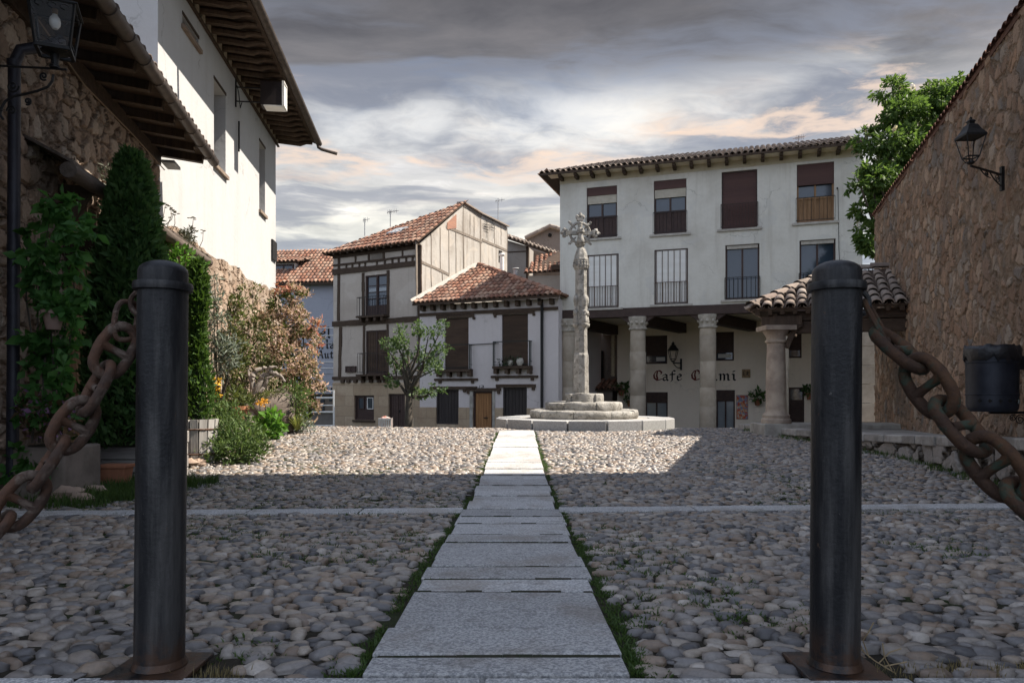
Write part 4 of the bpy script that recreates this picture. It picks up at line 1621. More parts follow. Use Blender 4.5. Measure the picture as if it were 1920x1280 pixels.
q.lathe([(7.0 * u, ZP(457)), (7.2 * u, ZP(452)), (5.6 * u, ZP(445)), (4.6 * u, ZP(438)), (6.4 * u, ZP(433.5)), (6.0 * u, ZP(430)), (2.6 * u, ZP(428.5)), (3.2 * u, ZP(426)), (3.4 * u, ZP(423.5)), (2.4 * u, ZP(421)), (3.4 * u, ZP(420)), (3.0 * u, ZP(418)), (0, ZP(417))], (fc.x, fc.y, 0), 10, jit=.02)
q.tube([fc + X_ * 5.5 * u + Z_ * 4 * u, fc + X_ * 5.5 * u - Y_ * 2.5 * u, fc - Y_ * 6 * u + Z_ * 1 * u], 1.7 * u, 6)
q.tube([fc - X_ * 5.5 * u + Z_ * 4 * u, fc - X_ * 5.5 * u - Y_ * 2.5 * u - Z_ * 1 * u, fc - Y_ * 6 * u + Z_ * .5 * u], 1.7 * u, 6)
q.blob(fc - Y_ * 5.5 * u + X_ * 2.5 * u + Z_ * 6 * u, (1.8 * u, 1.8 * u, 2.2 * u), 6, 5, .2, 1)
q.build("cross_figure", M_CROSS, mc, smooth=True, angle=0)

# ================================================================ lettering with a broad pen
GLYPH = {
    'C': [[(.78, .82), (.6, 1.0), (.3, .92), (.12, .6), (.16, .25), (.42, .03), (.82, .16)], [(.42, .90), (.36, .5), (.44, .12)], [(.78, .82), (.74, .66)]],
    'a': [[(.12, .50), (.34, .62), (.52, .52), (.52, .10), (.64, .0)], [(.52, .36), (.2, .30), (.14, .12), (.30, .0), (.52, .12)]],
    'f': [[(.60, .92), (.42, 1.0), (.30, .86), (.30, .0), (.18, -.06)], [(.08, .60), (.58, .62)]],
    'e': [[(.14, .34), (.52, .42), (.50, .56), (.32, .63), (.14, .46), (.14, .14), (.30, .0), (.56, .14)]],
    'h': [[(.16, 1.0), (.16, .04), (.26, 0)], [(.16, .48), (.40, .64), (.54, .50), (.54, .06), (.42, -.16)]],
    'u': [[(.06, .60), (.16, .56), (.16, .10), (.28, .0), (.50, .12)], [(.50, .62), (.50, .10), (.62, .0)]],
    'm': [[(.06, .58), (.16, .60), (.16, .0)], [(.16, .48), (.34, .62), (.44, .52), (.44, .0)], [(.44, .48), (.62, .62), (.72, .52), (.72, .06), (.82, 0)]],
    'n': [[(.06, .58), (.16, .60), (.16, .0)], [(.16, .48), (.36, .62), (.48, .52), (.48, .06), (.58, 0)]],
    'i': [[(.08, .60), (.20, .56), (.20, .08), (.32, .0)], [(.14, .86), (.26, .86)]],
    'H': [[(.14, 1), (.18, .5), (.10, 0)], [(.18, .56), (.5, .7), (.68, .5), (.64, .12), (.5, -.1)], [(.62, 1.0), (.56, .7)]],
    'o': [[(.32, .62), (.12, .48), (.12, .14), (.30, .0), (.52, .16), (.52, .48), (.32, .62)]],
    't': [[(.26, .84), (.24, .1), (.36, .0), (.50, .10)], [(.08, .60), (.48, .62)]],
    'l': [[(.10, 1.0), (.20, .96), (.20, .08), (.32, .0)]],
    'A': [[(.06, .0), (.30, .95), (.44, 1.0), (.62, .06), (.74, 0)], [(.16, .40), (.56, .42)]],
    'r': [[(.06, .58), (.18, .58), (.18, .0), (.28, .0)], [(.18, .48), (.34, .62), (.48, .54)]],
    'z': [[(.08, .60), (.50, .60), (.10, .04), (.54, .02)]],
}
ADV = {'C': .98, 'a': .74, 'f': .66, 'e': .70, 'h': .74, 'u': .74, 'm': .94, 'i': .44, 'H': .88, 'o': .70, 't': .60, 'l': .44, 'A': .86, 'r': .58, 'n': .68, 'z': .66, ' ': .5}


def letters(q, fac, text, u0, z0, h, n, pen=.13, stretch=1.0, adv=None):
    """returns end u; letters drawn as pen strokes standing a few millimetres proud of the wall"""
    nib = Vector((math.cos(math.radians(42)), math.sin(math.radians(42)))) * pen * .5
    thin = Vector((-nib.y, nib.x)) * .22
    lift = 0.0
    u = u0
    for ch in text:
        for stroke in GLYPH.get(ch, []):
            for (ax, ay), (bx, by) in zip(stroke[:-1], stroke[1:]):
                a, b = Vector((ax, ay)), Vector((bx, by))
                c4 = [nib + thin, nib - thin, -nib - thin, -nib + thin]
                pts = [a + c for c in c4] + [b + c for c in c4]
                # convex hull
                ps = sorted(set((round(p.x, 5), round(p.y, 5)) for p in pts))
                def half(ps):
                    o = []
                    for p in ps:
                        while len(o) >= 2 and (o[-1][0] - o[-2][0]) * (p[1] - o[-2][1]) - (o[-1][1] - o[-2][1]) * (p[0] - o[-2][0]) <= 0: o.pop()
                        o.append(p)
                    return o[:-1]
                hull = half(ps) + half(ps[::-1])
                lift += .0007
                q.prism([fac.pt(u + x * h * stretch, z0 + y * h, n + .004) for x, y in hull], fac.n * (.006 + lift % .012))
        u += (adv or ADV[ch]) * h * stretch
    return u


# ================================================================ windows and railings
def railing(fac, u0, u1, z0, z1, n, mat, parent, bars=9, sides=True, r=.014, nside=.02, gap=.0):
    q = MB()
    q.bar(fac.pt(u0, z1, n), fac.pt(u1, z1, n), .032, .022)
    q.bar(fac.pt(u0, z0 + .05, n), fac.pt(u1, z0 + .05, n), .026, .02)
    for i in range(bars + 1):
        uu = u0 + (u1 - u0) * i / bars
        q.bar(fac.pt(uu, z0 + (.0 if i in (0, bars) else .05), n), fac.pt(uu, z1, n), r)
    if sides and n - nside > .08:
        for uu in (u0, u1):
            q.bar(fac.pt(uu, z1, n), fac.pt(uu, z1, nside), .026)
            q.bar(fac.pt(uu, z0 + .05, n), fac.pt(uu, z0 + .05, nside), .022)
            k = max(1, int((n - nside) / .14))
            for j in range(1, k):
                nn_ = nside + (n - nside) * j / k
                q.bar(fac.pt(uu, z0 + .05, nn_), fac.pt(uu, z1, nn_), r)
    return q.build("railing", mat, parent)


def frame_mb(q, fac, u0, u1, z0, z1, n0, n1, w, cross=()):
    q.fbox(fac, u0, u0 + w, z0, z1, n0, n1)
    q.fbox(fac, u1 - w, u1, z0, z1, n0, n1)
    q.fbox(fac, u0 + w, u1 - w, z0, z0 + w, n0, n1)
    q.fbox(fac, u0 + w, u1 - w, z1 - w, z1, n0, n1)
    for c in cross: q.fbox(fac, c - w / 2, c + w / 2, z0 + w, z1 - w, n0, n1 - .004)


# ================================================================ café building with arcade
M_CAFE = m_plaster("grey_white_render", (.66, .64, .585), (.43, .40, .345), .5, .6, .8, .25, (.56, .55, .52))
M_CREAM = m_plaster("cream_render", (.84, .745, .635), (.68, .585, .48), .3, .4, .8)
M_SHUTBR = m_plain("red_brown_shutter", (.085, .042, .036), (.070, .034, .030), 3, .6, .35, 60, stretch=(.02, .02, 1))
M_SHUTW = m_plain("white_roller_shutter", (.80, .79, .76), (.74, .725, .69), 4, .75, .4, 60, stretch=(.1, .1, 1))
M_FRBROWN = m_plain("dark_brown_joinery", (.045, .026, .024), (.060, .036, .030), 8, .6, .3)
M_FRWOOD = m_wood("varnished_wood", (.20, .115, .06), (.30, .18, .10), 2)
M_SILL = m_plain("pale_sill_stone", (.46, .43, .385), (.36, .335, .30), 6, .9, .4)
M_RUSTBAR = m_plain("rusty_bars", (.15, .085, .05), (.06, .05, .045), 14, .8, .4)
M_COLUMN = m_plain("arcade_sandstone", (.42, .36, .29), (.31, .26, .205), 1.5, .9, .6, 16, toned=.16, bd=.02)

FC = Fac(1050, 31.5, 2.985, -1)
cf = thing("cafe_building", "grey rendered cafe building with arcade of round pillars and eight upper windows", "building", FC.pt(6, -.9))
uR = FC.u_(1617)
zEL, zER = FC.uz(1050, 338)[1], FC.uz(1612, 271)[1]
zE = (zEL + zER) / 2
zB = (FC.uz(1054, 603)[1] + FC.uz(1402, 581)[1]) / 2      # underside of the beam
zW = (FC.uz(1054, 583)[1] + FC.uz(1300, 571)[1]) / 2      # underside of the render
WIN = [(1100, 350, 1157, 446, 'a'), (1226, 337, 1287, 438, 'a'), (1353, 320, 1420, 428, 'b'), (1494, 306, 1564, 416, 'c'),
       (1100, 477, 1160, 577, 'd'), (1227, 467, 1290, 570, 'd'), (1360, 458, 1424, 561, 'e'), (1499, 449, 1567, 553, 'e')]
holes = [FC.rect(*w[:4]) for w in WIN]
panel(FC, [(0, zW), (uR, zW), (uR, zE), (0, zE)], holes, .22).build("front_wall", M_CAFE, cf, recalc=False)
q = MB()
q.fbox(FC, 0, uR, zE - .32, zE - .02, .003, .02)
q.build("eave_band", m_plaster("stained_band", (.52, .47, .36), (.40, .33, .22), .6, .6), cf)
M_CAFES = m_plaster("white_render", (.74, .73, .70), (.5, .48, .44), .4, .3)
q = MB()
q.fbox(FC, uR - .02, uR, -1.6, zE, -9.5, -.002)
q.fbox(FC, 0, .02, zB, zE, -9.5, -.002)
q.fbox(FC, .02, uR - .02, zB, zE, -9.5, -9.4)
q.fbox(FC, .02, uR - .02, zW, zE, -1.25, -1.2)
q.build("side_wall", M_CAFES, cf)
# roof
ov = .62
rz = .42
el, er = FC.pt(-.75, zE + .02, ov), FC.pt(uR + .12, zE + .02, ov)
rl, rr_ = FC.pt(-.75 + 2.2, zE + 1.9, -4.7), FC.pt(uR + .12, zE + 1.9, -4.7)
tile_roof("roof_tiles", [el, er, rr_, rl], (el, er), M_TILEOLD, cf, pitch=.235, tlen=.42, r=.105, bmat=M_TIMBERH, under=.06)
bl = FC.pt(-.75, zE + .02, -9.6)
tile_roof("roof_tiles", [bl, el, rl], (bl, el), M_TILE, cf, pitch=.26, tlen=.42, r=.11, bmat=M_TIMBERH)
q = MB()
q.add([rl, rr_, FC.pt(uR + .12, zE, -10), bl], [(0, 1, 2, 3)])
q.build("rear_roof", M_TILE, cf)
q = MB()
q.fbox(FC, -.4, uR, zE - .035, zE - .005, 0.01, ov - .05)
q.build("soffit", M_CREAM, cf)
nb = 18
for i in range(nb):
    uu = .12 + (uR - .3) * i / (nb - 1)
    q = MB()
    q.fbox(FC, uu - .065, uu + .065, zE - .20, zE - .04, 0.0, ov - .14)
    q.fbox(FC, uu - .06, uu + .06, zE - .14, zE - .04, ov - .14, ov - .03)
    q.build("eave_bracket", M_TIMBER, cf)
q = MB()
q.bar(FC.pt(-.7, zE - .015, ov + .03), FC.pt(uR + .1, zE - .015, ov + .03), .05, .08)
q.build("fascia", M_TIMBERH, cf)
# drain pipe and cable
q = MB()
c0 = FC.at(1570, 354, .05)
q.tube([FC.at(1571, 352, .05), FC.at(1573, 470, .05), FC.at(1576, 520, .05)], .012, 6)
q.blob(FC.at(1570, 353, .07), .04, 6, 4, 0)
q.build("cable", M_IRON, cf)

for (x0, y0, x1, y1, kind), (u0, u1, z0, z1) in zip(WIN, holes):
    w, h = u1 - u0, z1 - z0
    um = (u0 + u1) / 2
    q = MB()
    if kind == 'd':
        frame_mb(q, FC, u0, u1, z0, z1, -.20, .0, .05)
        win = q.build("window", M_FRBROWN, cf)
        s = MB()
        s.fbox(FC, u0 + .05, u1 - .05, z0 + .05, z1 - .05, -.07, -.02)
        s.build("shutter", M_SHUTW, win)
        s = MB()
        for i in range(6):
            uu = u0 + .08 + (w - .16) * i / 5
            s.bar(FC.pt(uu, z0 + .06, .004), FC.pt(uu, z1 - .06, .004), .022)
        s.build("bar", M_RUSTBAR, win)
        railing(FC, u0 + .02, u1 - .02, z0 + .02, z0 + h * .40, .05, M_RUSTBAR, win, 12, r=.018, nside=-.02)
    elif kind == 'b':
        frame_mb(q, FC, u0, u1, z0, z1, -.20, -.06, .05)
        win = q.build("window", M_FRBROWN, cf)
        s = MB()
        nl = 26
        for i in range(nl):
            a = z0 + .05 + (h - .1) * i / nl
            s.fbox(FC, u0 + .05, u1 - .05, a + .004, a + (h - .1) / nl, -.15, -.10)
        s.fbox(FC, u0 + .05, u1 - .05, z0 + .05, z1 - .05, -.16, -.14)
        s.build("shutter", M_SHUTBR, win)
        railing(FC, u0 - .02, u1 + .02, z0 + .03, z0 + h * .42, .12, M_BROWN, win, 12, r=.02)
    else:
        frame_mb(q, FC, u0, u1, z0, z1, -.21, -.10, .07, (um,))
        if kind in 'ac': q.fbox(FC, u0 + .07, u1 - .07, z0 + h * .40, z0 + h * .40 + .08, -.205, -.108)
        win = q.build("window", M_FRWOOD if kind == 'c' else M_FRBROWN, cf)
        s = MB()
        s.fbox(FC, u0 + .06, u1 - .06, z0 + (h * .40 if kind in 'ac' else .06), z1 - .06, -.185, -.165)
        s.build("pane", M_GLASS, win)
        if kind in 'ac':
            s = MB()
            n_ = 8
            for i in range(n_):
                a = u0 + .07 + (w - .14) * i / n_
                if abs(a - um) < .05: continue
                s.fbox(FC, a + .006, a + (w - .14) / n_ - .006, z0 + .07, z0 + h * .395, -.18, -.125 + .006 * (i % 2))
            s.fbox(FC, u0 + .07, u1 - .07, z0 + .07, z0 + h * .40, -.19, -.15)
            s.build("lower_panel", M_FRWOOD if kind == 'c' else M_FRBROWN, win)
            s = MB()
            t0 = .16 if kind == 'a' else .36
            s.fbox(FC, u0 + .01, u1 - .01, z1 - h * t0, z1 - .005, -.12, -.04)
            s.build("shutter_box", M_SHUTBR, win)
            if kind == 'a':
                s = MB()
                for i in range(6):
                    a = z1 - h * .32 + h * .16 * i / 6
                    s.fbox(FC, u0 + .03, u1 - .03, a, a + h * .16 / 6 - .005, -.115, -.075)
                s.build("roller_blind", m_plain("cream_blind", (.52, .48, .40), (.45, .41, .34), 4, .7, .2), win)
            railing(FC, u0 - .03, u1 + .03, z0 + .03, z0 + h * (.40 if kind == 'a' else .42), .05, M_IRON, win, 5, r=.010, nside=-.02)
        else:
            s = MB()
            s.fbox(FC, u0 + .06, u1 - .06, z1 - .16, z1 - .03, -.12, -.05)
            s.build("shutter_box", M_SILL, win)
            s = MB()
            s.fbox(FC, u0 + .07, um - .05, z0 + .1, z1 - .2, -.24, -.23)
            s.build("curtain", M_LGLASS, win)
            railing(FC, u0 - .02, u1 + .02, z0 + .02, z0 + h * .40, .06, M_IRON, win, 8, r=.018, nside=-.02)
    s = MB()
    s.fbox(FC, u0 - .18, u1 + .18, z0 - .10, z0 - .002, -.05, .07)
    s.build("sill", M_SILL, win, bevel=.01)
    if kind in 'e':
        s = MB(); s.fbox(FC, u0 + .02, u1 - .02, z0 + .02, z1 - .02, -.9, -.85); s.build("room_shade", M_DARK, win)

# beam, ceiling and joists of the arcade
q = MB()
q.fbox(FC, -.02, uR, zB, zW - .003, -.45, .03)
q.build("arcade_beam", M_BROWN, cf, bevel=.01)
DBK = -5.5
q = MB()
q.fbox(FC, 0, uR, zB + .16, zB + .22, DBK, -.452)
q.build("ceiling", M_CREAM, cf)
for px in (1068, 1196, 1327, 1462, 1560):
    uu = FC.u_(px, -.25)
    # joist running from the pillar back to the wall, with a wedge-shaped shoe
    q = MB()
    e_ = FC.at(px + 84, 612, DBK + .25)
    q.bar(FC.pt(uu + .1, zB - .10, -.62), Vector((e_.x, e_.y, zB - .10)), .40, .46)
    q.build("joist", M_BROWN, cf, bevel=.015)
    q = MB()
    for s_ in (-1, 1):
        q = MB()
        q.prism([FC.pt(uu + s_ * .30, zB, -.40), FC.pt(uu + s_ * .75, zB, -.40), FC.pt(uu + s_ * .30, zB - .30, -.40)], FC.n * .36)
        q.build("corbel", M_BROWN, cf)
gzc = -1.05
for i, (px, r) in enumerate(((1066, .33), (1196, .335), (1327, .33), (1462, .33))):
    uu = FC.u_(px, -.22)
    c = FC.pt(uu, 0, -.22)
    q = MB()
    rnd = random.Random(i)
    z = gzc
    while z < zB - .55:
        z2_ = min(z + rnd.uniform(.75, 1.25), zB - .52)
        jr = rnd.uniform(-.012, .012)
        q.tone = rnd.random()
        q.lathe([(r + jr - .008, z), (r + jr, z + .02), (r + jr, z2_ - .02), (r + jr - .008, z2_)], c, 26, jit=.012)
        z = z2_
    q.build("pillar", M_COLUMN, cf, smooth=True)
    q = MB()
    q.lathe([(r + .0, zB - .56), (r + .06, zB - .54), (r + .06, zB - .47), (r + .01, zB - .45), (r + .05, zB - .2), (r + .09, zB - .08), (r + .09, zB + .0)], c, 26, jit=.02)
    for k in range(10):
        a = 2 * math.pi * k / 10
        q.blob(c + Vector((math.cos(a) * (r + .045), math.sin(a) * (r + .045), zB - .26)), (.07, .07, .08), 6, 5, .2, k)
    q.build("capital", m_plain("carved_limestone", (.46, .42, .365), (.33, .295, .25), 5, .9, .6, 25), cf, smooth=True, angle=50)

# back wall of the arcade with its openings
FB = Fac(1050, 31.5, 2.985, -1)
FB.o = FB.o + FB.n * DBK
BW = [(1209, 629, 1251, 682, 'w'), (1341, 622, 1376, 676, 'w'), (1478, 618, 1503, 671, 'w'), (1210, 735, 1252, 806, 'd'), (1343, 731, 1378, 806, 'd'), (1479, 726, 1508, 797, 'e')]
bh = [FB.rect(*b[:4]) for b in BW]
uBL, uBR = FB.u_(1158), FB.u_(1660)
panel(FB, [(uBL, -1.5), (uBR, -1.5), (uBR, zB + .16), (uBL, zB + .16)], bh, .18).build("arcade_back_wall", M_CREAM, cf, recalc=False)
q = MB()
q.fbox(FB, uBL - .02, uBL, -1.5, zB + .16, -4, -.002)
q.fbox(FB, uBL, uBR, -1.5, zB + .16, -.9, -.8)
q.build("inner_wall", M_CREAM, cf)
for (x0, y0, x1, y1, kind), (u0, u1, z0, z1) in zip(BW, bh):
    um, h = (u0 + u1) / 2, z1 - z0
    q = MB()
    frame_mb(q, FB, u0, u1, z0, z1, -.17, -.05, .07, (um,) if kind == 'd' else ())
    win = q.build("window" if kind == 'w' else "door", M_FRBROWN, cf)
    if kind == 'w':
        s = MB()
        s.fbox(FB, u0 + .07, u1 - .07, z0 + h * .28, z1 - .05, -.12, -.075)
        s.build("shutter", M_FRBROWN, win)
        s = MB(); s.fbox(FB, u0 + .06, u1 - .06, z0 + .06, z0 + h * .29, -.15, -.13); s.build("pane", M_GLASS, win)
        if x0 < 1450:
            s = MB(); s.fbox(FB, um + (.0 if x0 < 1300 else -.3), u1 - .12, z0 + .14, z0 + h * .24, -.128, -.12); s.build("notice", m_plain("white_notice", (.62, .62, .6), (.5, .5, .5), 30, .7, 0), win)
    elif kind == 'd':
        s = MB(); s.fbox(FB, u0 + .02, u1 - .02, z1 - h * .28, z1 - .03, -.12, -.04); s.build("shutter_box", M_FRBROWN, win)
        s = MB(); s.fbox(FB, u0 + .06, u1 - .06, z0 + .06, z1 - h * .28, -.15, -.13); s.build("pane", M_LGLASS, win)
        s = MB(); s.fbox(FB, um - .03, um + .03, z0 + h * .36, z0 + h * .40, -.05, .01); s.build("handle", M_IRON, win)
    else:
        s = MB(); s.fbox(FB, u0 + .06, u1 - .06, z1 - h * .33, z1 - .06, -.15, -.13); s.build("pane", M_GLASS, win)
        s = MB(); s.fbox(FB, u0 + .06, u1 - .06, z0, z1 - h * .33, -.15, -.10)
        for i in range(2):
            for k in range(3):
                a = u0 + .12 + (u1 - u0 - .24) * i / 2; b = z0 + .15 + h * .19 * k
                s.fbox(FB, a + .02, a + (u1 - u0 - .24) / 2 - .02, b, b + h * .15, -.10, -.075)
        s.build("door_leaf", M_FRBROWN, win)
M_INKB = m_plain("black_lettering", (.012, .011, .011), (.02, .018, .017), 20, .7, 0)
M_INKR = m_plain("dark_red_lettering", (.13, .022, .016), (.17, .03, .022), 20, .7, 0)
zl = FB.uz(1290, 713)[1]
hl = FB.uz(1290, 694)[1] - zl
q = MB()
letters(q, FB, "C", FB.u_(1223.5), zl, hl, 0, .15, 1.15)
q.build("capital_letter", M_INKR, cf)
q = MB()
letters(q, FB, "C", FB.u_(1294.5), zl, hl, 0, .15, 1.15)
q.build("capital_letter", M_INKR, cf)
q = MB()
letters(q, FB, "afe", FB.u_(1240.5), zl, hl, 0, .15, 1.0)
q.build("lettering", M_INKB, cf)
q = MB()
letters(q, FB, "humi", FB.u_(1310), zl, hl, 0, .15, 1.26)
q.build("lettering", M_INKB, cf)
# the dark lane at the left end of the arcade, with its little tiled roof and pipe
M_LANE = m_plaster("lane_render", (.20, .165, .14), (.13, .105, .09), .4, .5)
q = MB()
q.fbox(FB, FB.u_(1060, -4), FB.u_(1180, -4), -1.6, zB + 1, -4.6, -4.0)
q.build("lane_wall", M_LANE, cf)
q = MB()
q.fbox(FB, FB.u_(1126, -3.9), FB.u_(1131, -3.9), .9, 3.1, -3.99, -3.9)
q.build("lane_window", M_DARK, cf)
q = MB()
q.tube([FB.at(1149, 612, .12), FB.at(1149, 705, .12)], .09, 10)
for y in (640, 668, 700): q.tube([FB.at(1149, y, .12), FB.at(1149, y + 2, .12)], .11, 10)
q.build("drain_pipe", m_plain("cream_pipe", (.50, .42, .30), (.40, .33, .24), 8, .6, .1), cf, smooth=True)
a, b = FB.at(1072, 730, .6), FB.at(1166, 728, .6)
c, d_ = FB.at(1160, 712, -1.2), FB.at(1078, 714, -1.2)
b.z = a.z; d_.z = c.z
tile_roof("lean_to_roof", [a, b, c, d_], (a, b), M_TILE, cf, pitch=.26, tlen=.4, r=.11, bmat=M_TIMBERH)
q = MB()
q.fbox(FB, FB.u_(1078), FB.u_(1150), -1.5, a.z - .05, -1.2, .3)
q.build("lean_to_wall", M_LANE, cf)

# things on the arcade wall
def wall_lantern2(name, label, fac, px, py, s):
    p = fac.at(px, py)
    t = thing(name, label, "lantern", p)
    u0, z0 = fac.uz(px, py)
    q = MB()
    q.bar(fac.pt(u0, z0 - .28 * s, .03), fac.pt(u0, z0 + .28 * s, .03), .08 * s)
    tip = fac.pt(u0 - .34 * s, z0 + .06 * s, .42 * s)
    q.bar(fac.pt(u0, z0 + .06 * s, .03), tip, .05 * s)
    mid = fac.pt(u0, z0 - .15 * s, .03)
    q.tube([mid.lerp(tip, k / 8) + Vector((0, 0, -.10 * s * math.sin(math.pi * k / 8))) for k in range(9)], .02 * s, 6)
    q.build("bracket", M_IRON, t)
    lantern_body(t, tip + Vector((0, 0, .08 * s)), s * 1.35)


wall_lantern2("wall_lantern", "black lantern on a bracket above the blackletter cafe sign", FB, 1277, 683, 1.0)
M_TERRA = m_plain("terracotta", (.36, .155, .085), (.28, .12, .07), 7, .85, .3)
M_GREENL = m_leaf("pot_plant_leaf", (.035, .075, .022), (.085, .16, .045), .3)


def pot_plant(name, label, p, r, h, leafr, n, mat=M_GREENL, size=.09, group=None, flower=None, pmat=None, cat="flowerpot", seed=0):
    t = thing(name, label, cat, p, group)
    q = MB()
    q.lathe([(r * .62, 0), (r * .95, h * .8), (r * 1.06, h * .8), (r * 1.08, h), (r * .92, h), (r * .88, h * .85), (0, h * .82)], p, 16)
    q.build("pot", pmat or M_TERRA, t, smooth=True)
    c = Vector(p) + Vector((0, 0, h + leafr * .45))
    pts, o_ = clump_pts([(c, (leafr, leafr, leafr * .8)), (c + Vector((leafr * .5, 0, -leafr * .3)), (leafr * .6,) * 3)], n / leafr ** 2 * .6, seed, .3)
    leaf_mesh("foliage", pts, mat, t, size, .5, o_, seed=seed)
    if flower:
        idx = np.random.default_rng(seed).choice(len(pts), len(pts) // 5)
        leaf_mesh("flowers", pts[idx] + o_[idx] * leafr * .15, flower, t, size * .8, .8, o_[idx], seed=seed + 1)
    return t


for i, (px, py, lf, lab) in enumerate(((1165, 742, .42, "trailing plant in a terracotta pot hung on the white corner of the lane"),
                                       (1181, 762, .30, "drooping dry plant in a small pot beside the second arcade pillar"),
                                       (1420, 760, .46, "leafy pot plant hung on the cream wall beside the colourful poster"),
                                       (1518, 749, .36, "small pot plant hung on the cream wall right of the panelled door"))):
    p = FB.at(px, py, .28)
    t = pot_plant("flowerpot", lab, p, .16, .30, lf * .75, 60, size=.16, group="flowerpots hung on the arcade wall", seed=i)
    q = MB()
    q.tube([p + FB.n * -.27 + Vector((0, 0, .28)), p + Vector((0, 0, .30))], .012, 5)
    q.tube([p + Vector((math.cos(2 * math.pi * k / 12) * .17, math.sin(2 * math.pi * k / 12) * .17, .25)) for k in range(12)], .01, 5, closed=True)
    q.build("hanger", M_IRON, t)
# tiled poster
m, t = M("poster_print")
o = t.obj()
v = t.n('ShaderNodeTexVoronoi', {'Vector': t.scale(o, (5, 5, 4)), 'Scale': 3.2}, feature='F1')
sp2 = t.n('ShaderNodeSeparateColor', {0: v.outputs['Color']})
c = t.ramp(sp2.outputs[0], [(0, (.45, .09, .05)), (.3, (.50, .42, .33)), (.5, (.55, .25, .12)), (.7, (.20, .24, .36)), (1, (.10, .05, .05))], 'CONSTANT')
t.out(c, .6)
ps = thing("wall_poster", "colourful printed panel on the cream wall beside the middle cafe door", "poster", FB.at(1394, 785))
q = MB()
u0, u1, z0, z1 = FB.rect(1381, 741, 1402, 785)
q.fbox(FB, u0, u1, z0, z1, .004, .03)
q.build("print", m, ps)
s = MB()
frame_mb(s, FB, u0 - .02, u1 + .02, z0 - .02, z1 + .02, .004, .034, .03)
s.build("border", m_plain("poster_border", (.40, .33, .28), (.3, .22, .18), 10, .7, 0), ps)
pq = thing("wall_plaque", "small square stone plaque with carved marks right of the cafe lettering", "plaque", FB.at(1399, 700))
q = MB()
u0, u1, z0, z1 = FB.rect(1391, 692, 1407, 708)
q.fbox(FB, u0, u1, z0, z1, .003, .06)
q.build("slab", m_plain("ochre_stone", (.34, .24, .14), (.26, .18, .10), 8, .9, .5), pq, bevel=.01)
q = MB()
for a, b in (((.2, .75), (.2, .25)), ((.2, .75), (.42, .75)), ((.2, .5), (.38, .5)), ((.6, .75), (.6, .25)), ((.6, .75), (.82, .6)), ((.82, .6), (.6, .5)), ((.42, .28), (.2, .25)), ((.82, .25), (.6, .5))):
    A = FB.pt(u0 + (u1 - u0) * a[0], z0 + (z1 - z0) * a[1], .064); B = FB.pt(u0 + (u1 - u0) * b[0], z0 + (z1 - z0) * b[1], .064)
    q.bar(A, B, .03, .012, up=tuple(FB.n))
q.build("carving", M_BROWN, pq)
# ================================================================ timber-framed house
M_OLDP = m_plaster("old_beige_render", (.50, .44, .385), (.34, .285, .245), .45, .55, 1.0, .4, (.56, .505, .45))
M_WHITEP = m_plaster("weathered_white_render", (.46, .435, .40), (.25, .215, .18), .7, .6, 1.0, .4, (.50, .45, .39))
m, t = M("sandstone_ashlar")
o = t.obj()
pv = t.n('ShaderNodeVectorMath', {0: o, 1: t.n('ShaderNodeVectorMath', {0: t.noise(o, 1.5, 3).outputs['Color'], 'Scale': .10}, operation='SCALE').outputs[0]}, operation='ADD').outputs[0]
bk_ = t.n('ShaderNodeTexBrick', {'Vector': t.n('ShaderNodeMapping', {'Vector': pv, 'Rotation': (math.radians(90), 0, 0)}).outputs[0], 'Color1': (.50, .40, .29, 1), 'Color2': (.38, .29, .20, 1), 'Mortar': (.27, .21, .155, 1), 'Scale': 1.0, 'Mortar Size': .012, 'Mortar Smooth': .6, 'Brick Width': .95, 'Row Height': .52})
n_ = t.noise(o, 2.3, 6, .65).outputs[0]
c = t.mix(t.math('MULTIPLY', t.rng(n_, .45, .7), .5), bk_.outputs[0], (.30, .205, .14))
c = t.mix(t.math('MULTIPLY', t.rng(t.noise(o, 16, 5, .7).outputs[0], .45, .7), .3), c, (.22, .17, .13))
t.out(c, .92, t.bump(t.math('ADD', t.noise(o, 16, 5, .7).outputs[0], t.math('MULTIPLY', bk_.outputs['Fac'], -1.5)), .5, .02), 0, .12)
M_ASHLAR = m
M_BLIND = m_plain("woven_brown_blind", (.085, .055, .038), (.055, .036, .026), 4, .85, .5, 90, stretch=(.2, .2, 1))
M_GREYTIM = m_wood("greyed_timber", (.17, .14, .115), (.27, .235, .20), 2)
M_LEAD = m_plain("lead_sheet", (.40, .41, .42), (.27, .28, .29), 6, .6, .3)

FT = Fac(790, 34.0, 1.8, -1)          # origin at the right-hand corner, u negative to the left
th = thing("timber_framed_house", "old half-timbered house with beige plaster panels, stone ground floor and red tiled roof", "house", FT.pt(-2.5, -.9))
uL = FT.u_(625)
ZT = lambda y: FT.uz(707, y)[1]
zeave, zstone, zbase = FT.uz(740, 466)[1], FT.uz(680, 717)[1], -1.6
TW = [(695, 469, 719, 492, 'v'), (685, 515, 727, 596, 'b'), (686, 619, 725, 702, 's')]
TG = [(665, 741, 702, 787, 'g'), (729, 738, 760, 812, 'd')]
h1 = [FT.rect(*w[:4]) for w in TW]
h2 = [FT.rect(*w[:4]) for w in TG]
panel(FT, [(uL, zstone), (0, zstone), (0, zeave), (uL, zeave)], h1, .16).build("front_wall", M_OLDP, th, recalc=False)
panel(FT, [(uL - .03, zbase), (0.03, zbase), (0.03, zstone), (uL - .03, zstone)], h2, .20, .035).build("stone_ground_floor", M_ASHLAR, th, recalc=False)
q = MB()
q.fbox(FT, uL - .03, .03, zstone - .1, zstone, -.1, .034)
q.build("stone_ledge", M_ASHLAR, th)
q = MB()
